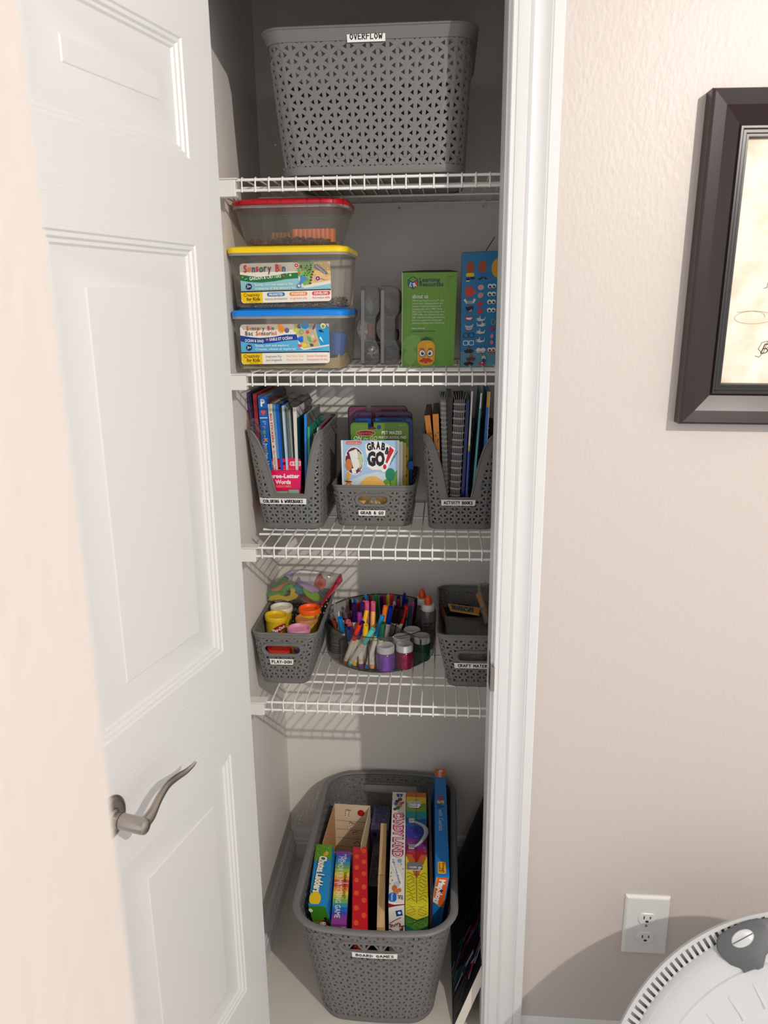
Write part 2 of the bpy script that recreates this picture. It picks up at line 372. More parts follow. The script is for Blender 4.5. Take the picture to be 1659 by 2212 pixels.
class Shell:
    def __init__(s, bot, top, z0, z1, h=None):
        s.bot, s.top, s.z0, s.z1 = bot, top, z0, z1
        n = len(bot); L = [0.0]
        for i in range(n):
            a = [(bot[i][j]+top[i][j])/2 for j in (0, 1)]; b = [(bot[(i+1) % n][j]+top[(i+1) % n][j])/2 for j in (0, 1)]
            L.append(L[-1]+math.hypot(b[0]-a[0], b[1]-a[1]))
        s.L = L; s.per = L[-1]; s.H = math.hypot(z1-z0, 0)
    def xy(s, d, v):
        d = d % s.per; n = len(s.bot); lo, hi = 0, n
        while hi-lo > 1:
            m = (lo+hi)//2
            if s.L[m] <= d: lo = m
            else: hi = m
        f = (d-s.L[lo])/max(1e-9, s.L[lo+1]-s.L[lo]); i, j = lo, (lo+1) % n
        b = [s.bot[i][k]+(s.bot[j][k]-s.bot[i][k])*f for k in (0, 1)]; t = [s.top[i][k]+(s.top[j][k]-s.top[i][k])*f for k in (0, 1)]
        return b[0]+(t[0]-b[0])*v, b[1]+(t[1]-b[1])*v
    def p(s, d, h, off=0.0):
        v = h/(s.z1-s.z0); x, y = s.xy(d, v)
        if off:
            a = s.xy(d-.15, v); b = s.xy(d+.15, v); tx, ty = b[0]-a[0], b[1]-a[1]; l = math.hypot(tx, ty) or 1
            x += ty/l*off; y += -tx/l*off
        return Vector((x, y, s.z0+h))
def basket(name, label, cat, sh, cw, ch, zt=None, holes=(), rim=.17, band=.45, b0=.55, group=None, hole=.36, plates=True, wide_rim=0.0, relief_max=None, flare=0.0):
    """sh Shell; cw column spacing, ch lattice height; zt(d) rim height; holes: (d centre, h centre, half width, half height) hand holes"""
    H = sh.z1-sh.z0; zt = zt or (lambda d: H)
    cen = [sum(q[k] for q in sh.bot)/len(sh.bot) for k in (0, 1)]
    t = thing(name, label, cat, (cen[0], cen[1], sh.z0), group)
    nc = int(round(sh.per/cw/2))*2; cw = sh.per/nc; nr = int(math.ceil(H/ch))+1
    def inside(d, h, grow=0.0):
        for dc, hc, a, b in holes:
            dd = (d-dc+sh.per/2) % sh.per-sh.per/2; hh_ = h-hc; s_ = max(0.0, abs(dd)-(a-b))
            if math.hypot(s_, hh_) < b+grow: return (dc, hc, a, b, dd, hh_)
        return None
    def snap(d, h):
        top = zt(d)-.05
        if h > top: h = top
        if h < .1: h = .1
        q = inside(d, h, .22)
        if q:
            dc, hc, a, b, dd, hh_ = q; sx = math.copysign(max(0.0, abs(dd)-(a-b)), dd); l = math.hypot(sx, hh_) or 1e-6
            k = (b+.22)/l; d = d+sx*(k-1); h = hc+hh_*k
        return d, h
    mb = MB(); cache = {}
    def vert(d, h, off=0.0):
        key = (round(d % sh.per, 3), round(h, 3), off)
        if key not in cache: cache[key] = len(mb.v); mb.v.append(tuple(sh.p(d, h, off)))
        return cache[key]
    lat = {}
    for c in range(nc):
        for r in range(-1, nr+1):
            y0 = (r+(c % 2)/2)*ch
            a, b = (c*cw, y0), (c*cw, y0+ch)
            for tip in (((c+1)*cw, y0+ch/2), ((c-1)*cw, y0+ch/2)):
                tri = [a, b, tip]; g = (sum(q[0] for q in tri)/3, sum(q[1] for q in tri)/3)
                if g[1] < b0-ch*.45 or g[1] > zt(g[0])-band+ch*.55: continue
                if all(inside(q[0], q[1], .22) for q in tri): continue
                T = [snap(*q) for q in tri]; g = (sum(q[0] for q in T)/3, sum(q[1] for q in T)/3)
                edgey = any(abs(T[i][0]-tri[i][0])+abs(T[i][1]-tri[i][1]) > 1e-6 for i in range(3))
                In = [(g[0]+(q[0]-g[0])*hole, g[1]+(q[1]-g[1])*hole) for q in T]
                o = [vert(*q) for q in T]; n_ = [vert(*q) for q in In]
                for i in range(3):
                    j = (i+1) % 3; mb.f.append((o[i], o[j], n_[j], n_[i])); mb.c.append(None)
                if not edgey:
                    for q in tri: lat[(round(q[0] % sh.per, 3), round(q[1], 3))] = lat.get((round(q[0] % sh.per, 3), round(q[1], 3)), 0)+1
    mb.build('woven_wall', M_GREY, t, solid=.085)
    if plates:
        mp = MB(); wth = ch*.5*(1-hole)*.52
        for (d, h), cnt in lat.items():
            if cnt < 6 or h < b0 or h+ch > zt(d)-band*.6: continue
            if relief_max and not relief_max(d): continue
            top_, bot_ = [], []
            for k, ang in enumerate((-90, 30, 150)):
                ln = .80
                ux, uy = ((0, -ch) if ang == -90 else ((cw, ch/2) if ang == 30 else (-cw, ch/2)))
                l = math.hypot(ux, uy); nx, ny = -uy/l*wth, ux/l*wth
                for sgn in (-1, 1): top_.append((d+ux*ln+nx*sgn, h+uy*ln+ny*sgn))
                nxt = ((cw, ch/2), (-cw, ch/2), (0, -ch))[k]
                mx, my = (ux+nxt[0]), (uy+nxt[1]); ml = math.hypot(mx, my); top_.append((d+mx/ml*wth*1.35, h+my/ml*wth*1.35))
            vt = [sh.p(q[0], q[1], .055) for q in top_]; vb = [sh.p(q[0], q[1], -.01) for q in top_]; n = len(vt)
            cp = sh.p(d, h, .065)
            mp.add(vt+vb+[cp], [(i, (i+1) % n, 2*n) for i in range(n)]+[(i, i+n, (i+1) % n+n, (i+1) % n) for i in range(n)])
        if mp.v: mp.build('weave_relief', M_GREY, t, kind='stuff')
    N = 320; ds = [sh.per*i/N for i in range(N)]
    m = MB(); rings = []
    for hh_, off in ((0, -.16), (0, .0), (.12, .06), (b0, .05), (b0, -.08)): rings.append([sh.p(d, hh_, off) for d in ds])
    m.loft(rings, True); m.poly([sh.p(d, .06, -.1) for d in ds]); m.build('base', M_GREY, t, smooth=40)
    m = MB(); inner = []
    for d in ds:
        sl = (zt(d+.12)-zt(d-.12))/.24; k = 1/sqrt(1+sl*sl); inner.append((d+sl*k*band, zt(d)-k*band))
    fl = flare
    rings = [[sh.p(a, b, -.07) for a, b in inner], [sh.p(a, b, .06) for a, b in inner], [sh.p(d, zt(d), .06+fl) for d in ds], [sh.p(d, zt(d), -.07+fl) for d in ds]]
    m.loft(rings+[rings[0]], True); m.build('top_band', M_GREY, t, smooth=40)
    m = MB(); sec = []
    for d in ds:
        h = zt(d); a = sh.p(d-.2, zt(d-.2)); b = sh.p(d+.2, zt(d+.2)); tan = (b-a).normalized(); out = (sh.p(d, h, .2)-sh.p(d, h)).normalized(); up = out.cross(tan)
        if up.z < 0: up = -up
        c = sh.p(d, h, wide_rim*.5+flare)
        sec.append([c+out*((rim+wide_rim*.5)*cos(2*pi*q/10))+up*(rim*.8*sin(2*pi*q/10)) for q in range(10)])
    m.loft(sec+[sec[0]], True); m.build('rim', M_GREY, t, smooth=60)
    for dc, hc, a, b in holes:
        m = MB(); prof = []
        def oval(rr, off):
            o = []
            for q in range(40):
                w = 2*pi*q/40; cx = (a-b) if cos(w) > 0 else -(a-b); o.append(sh.p(dc+cx+rr*cos(w), hc+rr*sin(w), off))
            return o
        m.loft([oval(b, -.1), oval(b, .1), oval(b+.05, .13), oval(b+.24, .13), oval(b+.27, .09), oval(b+.27, -.02)], True); m.build('hand_hole_rim', M_GREY, t, smooth=50)
    return t

# stroke lettering for the stuck-on labels
GL = {'A': [[(0,0),(.3,1),(.6,0)],[(.1,.35),(.52,.35)]], 'B': [[(0,0),(.05,1),(.4,.95),(.45,.72),(.1,.52),(.5,.4),(.5,.1),(0,0)]], 'C': [[(.5,.85),(.3,1),(.06,.7),(.05,.3),(.25,0),(.52,.15)]],
      'D': [[(0,0),(.02,1)],[(0,1),(.45,.75),(.5,.3),(0,0)]], 'E': [[(.5,1),(.02,.98),(0,0),(.5,.02)],[(0,.52),(.4,.54)]], 'F': [[(.5,1),(.02,.98),(0,0)],[(0,.55),(.42,.57)]],
      'G': [[(.5,.88),(.28,1),(.05,.7),(.05,.25),(.28,0),(.5,.2),(.5,.48),(.28,.46)]], 'H': [[(0,0),(0,1)],[(.48,0),(.48,1)],[(0,.5),(.48,.54)]], 'I': [[(.1,0),(.1,1)]],
      'K': [[(0,0),(.02,1)],[(.45,1),(.03,.5),(.5,0)]], 'L': [[(.02,1),(0,0),(.45,.03)]], 'M': [[(0,0),(.04,1),(.3,.4),(.56,1),(.6,0)]], 'N': [[(0,0),(.03,1),(.45,0),(.48,1)]],
      'O': [[(.25,1),(.03,.7),(.03,.3),(.25,0),(.5,.3),(.5,.7),(.25,1)]], 'P': [[(0,0),(.02,1),(.42,.92),(.44,.65),(.03,.48)]], 'R': [[(0,0),(.02,1),(.42,.92),(.44,.65),(.03,.5),(.5,0)]],
      'S': [[(.45,.88),(.25,1),(.05,.78),(.2,.55),(.42,.4),(.42,.12),(.2,0),(.02,.12)]], 'T': [[(0,1),(.55,1)],[(.27,1),(.27,0)]], 'V': [[(0,1),(.25,0),(.5,1)]], 'W': [[(0,1),(.15,0),(.32,.6),(.5,0),(.66,1)]],
      'Y': [[(0,1),(.25,.5),(.5,1)],[(.25,.5),(.25,0)]], '-': [[(.02,.45),(.4,.45)]], '&': [[(.55,.05),(.12,.75),(.25,1),(.4,.8),(.05,.3),(.2,0),(.52,.42)]], ' ': []}
def label_strip(t, sh, dc, hc, w, h, text, off=.15, tilt=0.0):
    """white label-maker strip with hand-drawn capitals, stuck on shell sh at (dc, hc)"""
    def P(u, v, o): return sh.p(dc+u*cos(tilt)-v*sin(tilt), hc+u*sin(tilt)+v*cos(tilt), off+o)
    m = MB(); K = 12
    rows = [[P(-w/2+w*i/K, v, o) for i in range(K+1)] for v, o in ((-h/2, -.02), (-h/2, .02), (h/2, .02), (h/2, -.02))]
    m.loft(rows, False, (False, False))
    lab = m.build('label', mat('label_paper', (240, 238, 236), 0.4), t)
    adv = 0.0; items = []
    for chx in text:
        wd = {'I': .2, ' ': .35, 'M': .6, 'W': .66, 'A': .6, 'T': .55}.get(chx, .5); items.append((chx, adv)); adv += wd+.26
    adv -= .26; sc = min(w*.84/adv, h*.62); chh = h*.5
    m = MB(); th = .034
    for chx, a in items:
        jit = random.uniform(-.03, .03)
        for st in GL.get(chx, []):
            pts = [(-adv*sc/2+(a+q[0])*sc, (q[1]-.5+jit)*chh) for q in st]
            for i in range(len(pts)-1):
                (xa, ya), (xb, yb) = pts[i], pts[i+1]; l = math.hypot(xb-xa, yb-ya) or 1; dx, dy = (xb-xa)/l, (yb-ya)/l; nx, ny = -dy*th, dx*th
                xa -= dx*th*.7; ya -= dy*th*.7; xb += dx*th*.7; yb += dy*th*.7
                m.add([P(xa+nx, ya+ny, .028), P(xb+nx, yb+ny, .028), P(xb-nx, yb-ny, .028), P(xa-nx, ya-ny, .028)], [(0, 1, 2, 3)])
    m.build('lettering', mat('label_ink', (20, 20, 22), 0.5), lab, kind='stuff')
    return lab

# --- the big basket on the top shelf
S = .22
b = rrect(-11.95, 1.2, -.2, 11.6, 1.6); tp = rrect(-12.9, 1.65, -.35, 13.5, 1.3)
shO = Shell(b, tp, S1+S, 80.05)
tO = basket('overflow_basket', 'large grey woven plastic basket on the top shelf labelled for overflow', 'basket', shO, .635, .86, band=.8, rim=.12, b0=.5, wide_rim=.0, flare=.28, hole=.42,
            relief_max=lambda d: d < 15 or d > shO.per-15)
def d_of(sh, px, py, h):
    """perimeter position on the front of a shell that shows at pixel (px, py)"""
    best = None
    for i in range(-140, 141):
        d = i*.08; q = sh.p(d, h); e = q-CAM; zz_ = e.dot(_f); x = 829.5+F_PX*e.dot(_r)/zz_
        if best is None or abs(x-px) < best[0]: best = (abs(x-px), d)
    return best[1]
def h_of(sh, d, py):
    best = None
    for i in range(0, 401):
        h = (sh.z1-sh.z0)*i/400; q = sh.p(d, h); e = q-CAM; y = 1106-F_PX*e.dot(_u)/e.dot(_f)
        if best is None or abs(y-py) < best[0]: best = (abs(y-py), h)
    return best[1]
def stick(t, sh, px, py, w, h, text, tilt=0.0, off=.15):
    hh_ = h_of(sh, d_of(sh, px, py, (sh.z1-sh.z0)*.6), py); d = d_of(sh, px, py, hh_); hh_ = h_of(sh, d, py)
    return label_strip(t, sh, d, hh_, w, h, text, off, tilt)
stick(tO, shO, 790, 80, 2.45, .68, 'OVERFLOW')

# --- book baskets on the third shelf
def notch(hw_lo, hw_hi, zlo, H, dc=0.0, per=1.0):
    def f(d):
        dd = abs((d-dc+per/2) % per-per/2)
        if dd < hw_lo: return zlo
        if dd > hw_hi: return H
        u = (dd-hw_lo)/(hw_hi-hw_lo); u = 1-(1-u)**2.3
        return zlo+(H-zlo)*u
    return f
def book_basket(label, x0, x1, X0, X1, y0, y1, Y0, Y1, H, zlo, dc, lo, hi):
    sh = Shell(rrect(x0, x1, y0, y1, .9), rrect(X0, X1, Y0, Y1, .8), S3+S, S3+S+H)
    t = basket('book_basket', label, 'basket', sh, .56, .62, zt=notch(lo, hi, zlo, H, dc, sh.per), band=.62, rim=.12, b0=.5, group='tall grey book baskets with a cut-away front', hole=.42,
               holes=((sh.per*.5-0, H-1.6, 1.2, .42),))
    return t, sh
tBL, shBL = book_basket('tall grey book basket with cut-away front labelled for coloring and workbooks', -16.05, -10.75, -16.95, -10.45, 5.0, 14.3, 4.4, 14.9, 8.75, 3.15, .15, 1.35, 2.75)
stick(tBL, shBL, 613, 1082, 4.35, .52, 'COLORING & WORKBOOKS')
tBR, shBR = book_basket('tall grey book basket with cut-away front labelled for activity books', -1.35, 4.15, -1.85, 4.65, 5.4, 14.2, 4.9, 14.9, 8.35, 2.85, -.15, 1.1, 2.65)
stick(tBR, shBR, 990, 1085, 3.1, .52, 'ACTIVITY BOOKS')
shM = Shell(rrect(-9.5, -3.0, 6.1, 13.2, .9), rrect(-9.85, -2.5, 5.6, 14.0, .8), S3+S, S3+S+3.75)
tM = basket('open_basket', 'low grey woven basket on the book shelf holding pouches and pads', 'basket', shM, .57, .62, band=.4, rim=.13, b0=.5, hole=.42, holes=((d_of(shM, 806, 1084, 2.6), 2.45, 1.25, .37),))
stick(tM, shM, 804, 1107, 2.45, .52, 'GRAB & GO')

# --- baskets on the fourth shelf
shP = Shell(rrect(-16.4, -12.15, 3.1, 13.2, .9), rrect(-17.0, -11.05, 2.6, 13.9, .9), S4+S, 33.55)
tP = basket('dough_basket', 'grey woven basket labelled for modelling dough on the lowest shelf', 'basket', shP, .58, .66, band=.42, rim=.13, b0=.52, hole=.42, holes=((d_of(shP, 611, 1403, 3.4), 3.45, 1.45, .42),))
stick(tP, shP, 609, 1428, 2.15, .56, 'PLAY-DOH')
shC = Shell(rrect(.45, 6.6, 3.4, 14.0, .9), rrect(-.55, 7.1, 2.7, 15.0, .9), S4+S, 33.7)
tC = basket('craft_basket', 'grey woven basket labelled for craft materials beside the right jamb', 'basket', shC, .58, .66, band=.42, rim=.13, b0=.52, hole=.42, holes=((3.0-3.27, 3.1, 1.75, .4),))
stick(tC, shC, 1030, 1437, 4.1, .52, 'CRAFT MATERIALS')

# --- the large basket on the floor
shF = Shell(rrect(-10.6, -.55, -5.1, 13.0, 2.0, bulge=.35), rrect(-12.35, 1.1, -6.9, 14.3, 2.4, bulge=.7), .02, 11.7)
tF = basket('games_basket', 'large grey woven basket on the closet floor filled with board games', 'basket', shF, .64, .84, band=.4, rim=.24, b0=.7, wide_rim=.2, hole=.4,
            holes=((.0, 9.75, 2.3, .4), (shF.per/2, 9.9, 2.9, .5)), relief_max=lambda d: d < 14 or d > shF.per-14)
stick(tF, shF, 809, 2062, 3.45, .56, 'BOARD GAMES')

# ------------------------------------------------------------------ flat print on real faces
_fonts = {}
def glyphs(text, bold=0.0):
    key = (text, bold)
    if key in _fonts: return _fonts[key]
    cu = bpy.data.curves.new('text', 'FONT'); cu.body = text; cu.resolution_u = 2; cu.offset = bold; cu.fill_mode = 'FRONT'
    ob = bpy.data.objects.new('text', cu); me = bpy.data.meshes.new_from_object(ob)
    vs = [(v.co.x, v.co.y) for v in me.vertices]; fs = [tuple(p.vertices) for p in me.polygons]
    bpy.data.objects.remove(ob); bpy.data.meshes.remove(me); bpy.data.curves.remove(cu)
    _fonts[key] = (vs, fs); return _fonts[key]
CAPH = max(v[1] for v in glyphs('H')[0])
class Print:
    """coloured shapes on one flat face; local coordinates u right, v down over the quad tl,tr,br,bl (3D points), size W x H"""
    def __init__(s, quad, Wd, Hd, lift=.02):
        s.q = [Vector(p) for p in quad]; s.W, s.H = Wd, Hd; s.m = MB()
        s.n = (s.q[3]-s.q[0]).cross(s.q[1]-s.q[0]).normalized()
        s.lift = lift; s.k = 0
    def P(s, u, v, l):
        a, b = u/s.W, v/s.H; q = s.q
        return q[0]*(1-a)*(1-b)+q[1]*a*(1-b)+q[2]*a*b+q[3]*(1-a)*b+s.n*(s.lift+.0012*l)
    def poly(s, pts, col):
        s.k += 1; s.m.poly([s.P(u, v, s.k) for u, v in pts], col); return s
    def rect(s, a, b, c, d, col): return s.poly([(a, b), (c, b), (c, d), (a, d)], col)
    def ell(s, cx, cy, rx, ry, col, ang=0.0, n=20, a0=0, a1=2*pi):
        c, d = cos(ang), sin(ang); pts = []
        for i in range(n):
            w = a0+(a1-a0)*i/(n if a1-a0 > 6.2 else n-1); x, y = rx*cos(w), ry*sin(w); pts.append((cx+x*c-y*d, cy+x*d+y*c))
        return s.poly(pts, col)
    def rr(s, a, b, c, d, r, col, k=5):
        pts = []
        for cx, cy, a0 in ((c-r, b+r, -pi/2), (c-r, d-r, 0), (a+r, d-r, pi/2), (a+r, b+r, pi)):
            for i in range(k+1): w = a0+pi/2*i/k; pts.append((cx+r*cos(w), cy+r*sin(w)))
        return s.poly(pts, col)
    def line(s, pts, w, col):
        s.k += 1
        for i in range(len(pts)-1):
            (xa, ya), (xb, yb) = pts[i], pts[i+1]; l = math.hypot(xb-xa, yb-ya) or 1; nx, ny = -(yb-ya)/l*w/2, (xb-xa)/l*w/2
            s.m.poly([s.P(xa+nx, ya+ny, s.k), s.P(xb+nx, yb+ny, s.k), s.P(xb-nx, yb-ny, s.k), s.P(xa-nx, ya-ny, s.k)], col)
        return s
    def text(s, t, x, y, h, col, w=None, al='l', ang=0.0, bold=0.0, shear=0.0, xs=1.0):
        """baseline at (x, y), capital height h; w fits the width"""
        vs, fs = glyphs(t, bold)
        if not vs: return s
        x0 = min(v[0] for v in vs); x1 = max(v[0] for v in vs); sy = h/CAPH; sx = sy*xs
        if w: sx = w/(x1-x0)
        off = 0 if al == 'l' else (-(x1-x0)/2 if al == 'c' else -(x1-x0))
        c, d = cos(ang), sin(ang); s.k += 1
        pts = []
        for a, b in vs:
            u = (a-x0+off+shear*b)*sx; v = -b*sy; pts.append(s.P(x+u*c-v*d, y+u*d+v*c, s.k))
        s.m.add(pts, fs, col); return s
    def ctext(s, t, x, y, h, cols, gap=.12, bold=0.0, jig=0.0, w=None):
        tot = []; sy = h/CAPH
        for ch in t: vs = glyphs(ch, bold)[0]; tot.append((max(v[0] for v in vs)-min(v[0] for v in vs)) if vs else .35)
        full = sum(tot)+gap*(len(t)-1); sx = (w/full) if w else sy
        cx = x; j = 0
        for i, ch in enumerate(t):
            if ch != ' ':
                vs, fs = glyphs(ch, bold); x0 = min(v[0] for v in vs); s.k += 1; dy = jig*((-1)**i)
                s.m.add([s.P(cx+(a-x0)*sx, y+dy-b*sy, s.k) for a, b in vs], fs, cols[j % len(cols)]); j += 1
            cx += (tot[i]+gap)*sx
        return s
    def build(s, name, parent, m=None):
        return s.m.build(name, m or INK, parent, fix=False, ink=True, kind='stuff')
def quadY(px, y): return [Yp(a, b, y) for a, b in px]
K = (22, 22, 26); WHT = (245, 243, 240); NAVY = (24, 40, 92)

# ------------------------------------------------------------------ lidded clear bins (second shelf)
M_LIDR = mat('red_lid_plastic', (190, 16, 36), 0.28); M_LIDY = mat('yellow_lid_plastic', (250, 214, 20), 0.3); M_LIDB = mat('blue_lid_plastic', (8, 132, 232), 0.3)
CL_BIN = clear('clear_bin_plastic', (232, 230, 226), .97, .7, .12, .08)
def bin_(label, x0, x1, X0, X1, y0, Y0, y1, Y1, z0, z1, lh, lidm, r0, r1, step=.12):
    t = thing('lidded_bin', label, 'bin', ((x0+x1)/2, (y0+y1)/2, z0), 'clear sensory bins with coloured lids')
    b = rrect(x0, x1, y0, y1, r0, 6); tp = rrect(X0, X1, Y0, Y1, r1, 6)
    def ring(v, off=0): return [(bx+(tx-bx)*v, by+(ty-by)*v, z0+(z1-z0)*v) for (bx, by), (tx, ty) in zip(b, tp)]
    def inset(r, k, z): cx = sum(p[0] for p in r)/len(r); cy = sum(p[1] for p in r)/len(r); return [(p[0]+(cx-p[0])*k/abs(X1-X0)*2, p[1]+(cy-p[1])*k/abs(Y1-Y0)*2, z) for p in r]
    m = MB(); m.loft([inset(ring(0), .15, z0+.0), ring(.04), ring(.25), ring(.5), ring(.75), ring(.97)], True, (True, False)); m.build('tub', CL_BIN, t, smooth=50)
    top = ring(1.0); o = inset(top, -.09, z1)
    m = MB(); m.loft([inset(top, .05, z1-.22), inset(top, -.10, z1-.22), inset(top, -.10, z1-.02), inset(top, .05, z1-.02)], True); m.build('tub_rim', clear('clear_rim_plastic', (226, 224, 220), .9, .8, .1, .35), t, smooth=40)
    m = MB(); m.loft([inset(top, .1, z1-.02), inset(top, -.12, z1-.02), inset(top, -.13, z1+lh*.55), inset(top, -.05, z1+lh*.78), inset(top, .28, z1+lh*.82), inset(top, .42, z1+lh)], True, (True, True)); m.build('lid', lidm, t, smooth=35)
    return t
bB = bin_('clear sensory bin with blue lid and sandy contents at the bottom of the stack', -16.75, -8.15, -17.0, -7.85, 2.5, 2.25, 9.6, 10.0, S2+S, 60.85, .55, M_LIDB, .75, .8)
bY = bin_('clear sensory bin with yellow lid and coloured rice in the middle of the stack', -16.7, -8.25, -17.02, -7.75, 2.5, 2.2, 9.6, 10.0, 61.43, 65.62, .5, M_LIDY, .75, .8)
bR = bin_('smaller clear bin with rounded red lid on top of the stack', -15.9, -8.7, -16.75, -7.75, 3.0, 2.5, 8.6, 9.2, 66.16, 69.1, .5, M_LIDR, 1.3, 1.7)
# contents
def grains(name, label, cat, x0, x1, y0, y1, z0, hfun, n, r, cols, seed, m_rough=.6):
    rnd = random.Random(seed); m = MB()
    for i in range(n):
        x = rnd.uniform(x0, x1); y = y0+(y1-y0)*rnd.random()**1.8; z = z0+hfun(x, y)*rnd.uniform(.1, 1)
        a = rnd.uniform(0, pi); dx, dy = cos(a)*r*1.7, sin(a)*r*1.7; dz = rnd.uniform(-.6, .6)*r
        m.add([(x-dx, y-dy, z-dz), (x+dx, y+dy, z+dz), (x-dy*.5, y+dx*.5, z), (x+dy*.5, y-dx*.5, z), (x, y, z+r*.8), (x, y, z-r*.8)],
              [(0, 2, 4), (2, 1, 4), (1, 3, 4), (3, 0, 4), (2, 0, 5), (1, 2, 5), (3, 1, 5), (0, 3, 5)], rnd.choice(cols))
    o = m.build(name, INK, None, ink=True, kind='stuff'); tag(o, label, cat); return o
RICE = [(196, 72, 84), (70, 150, 96), (60, 120, 190), (226, 190, 90), (206, 120, 150), (120, 170, 110), (196, 140, 100), (46, 90, 150)]
grains('coloured_rice', 'layer of mixed coloured rice in the yellow lidded bin', 'rice', -16.4, -8.5, 2.75, 9.2, 61.5, lambda x, y: .55+.25*max(0, (x+12)/4), 5200, .07, RICE, 3)
m = MB(); m.box(-16.3, -8.6, 2.85, 9.2, 61.47, 61.62); m.build('rice_bed', mat('rice_bed_mix', (70, 96, 120), .8, 0, .3, 200, .4), None, label='thin bed of blue green rice at the bottom of yellow lidded bin', category='rice', kind='stuff')
def heap(name, label, cat, x0, x1, y0, y1, z0, hf, mt, nx=40, ny=16):
    m = MB(); vs = []; fs = []
    for j in range(ny+1):
        for i in range(nx+1):
            x = x0+(x1-x0)*i/nx; y = y0+(y1-y0)*j/ny; e = 0 if (i in (0, nx) or j in (0, ny)) else 1
            vs.append((x, y, z0+(hf(x, y) if e else 0.0)))
    for j in range(ny):
        for i in range(nx): a = j*(nx+1)+i; fs.append((a, a+1, a+nx+2, a+nx+1))
    m.add(vs, fs); o = m.build(name, mt, None, smooth=60, kind='stuff'); tag(o, label, cat); return o
rs = random.Random(5); nzs = [[rs.random() for _ in range(60)] for _ in range(60)]
def sandh(x, y):
    base = .35+.75*max(0, (x+11)/2.9)+.55*max(0, (-15.2-x)/1.3)
    return max(.12, base*(.75+.5*nzs[int((x+20)*4) % 60][int(y*4) % 60]))
heap('play_sand', 'beige play sand heaped unevenly in the blue lidded bin', 'sand', -16.55, -8.35, 2.66, 9.4, S2+S+.06, sandh, mat('play_sand', (206, 186, 140), .9, 0, .8, 500, .12))
m = MB(); q = Yp(724, 772, 4.2); m.lathe([(0, 0), (.62, 0), (.82, 1.75), (.88, 1.78), (.76, 1.7), (.58, .1), (0, .1)], (-8.95, 3.9, 57.75), 24, Matrix.Rotation(.12, 3, 'Y'))
tag(m.build('toy_cup', mat('blue_toy_plastic', (36, 100, 190), .4), None, smooth=50), 'blue plastic toy cup sunk in the sand of the blue lidded bin', 'cup')
m = MB()
for i in range(9): m.lathe([(.33, 0), (.33, 1.0), (.25, 1.02)], (-12.1+.36*i, 5.0, 66.5), 10, caps=(True, True))
m.box(-12.3, -9.05, 5.0, 5.4, 66.5, 67.5); tag(m.build('toy_fence', mat('orange_toy_plastic', (240, 120, 40), .4), None, smooth=40), 'orange ridged toy wall in the red lidded bin', 'toy')
m = MB()
for i in range(6): m.box(-14.1+.32*i, -13.85+.32*i, 5.2, 5.4, 66.5, 67.3)
m.box(-14.1, -12.25, 5.35, 5.5, 66.5, 67.3); tag(m.build('toy_fence', mat('ochre_toy_plastic', (168, 116, 40), .5), None), 'ochre slatted toy fence left of the orange one in red lidded bin', 'toy')
rb = random.Random(11); m = MB(); BE = [(60, 34, 66), (42, 40, 62), (88, 40, 70), (30, 52, 66), (116, 56, 84), (74, 68, 84), (40, 30, 44), (140, 70, 60)]
for i in range(330):
    x = rb.uniform(-15.5, -9.2); y = 3.3+5*rb.random()**2; z = 66.35+.42*rb.random()*(1-abs(x+12.3)/5.5)
    c = rb.choice(BE); MM = Matrix.Rotation(rb.uniform(0, 3), 3, 'X')@Matrix.Rotation(rb.uniform(0, 3), 3, 'Z')
    m.lathe([(.06, -.1), (.13, -.1), (.16, 0), (.13, .1), (.06, .1), (.06, -.1)], (x, y, z), 8, MM, c)
o = m.build('plastic_beads', INKG, None, smooth=60, ink=True, kind='stuff'); tag(o, 'dark purple and grey plastic beads in the red lidded bin', 'beads')

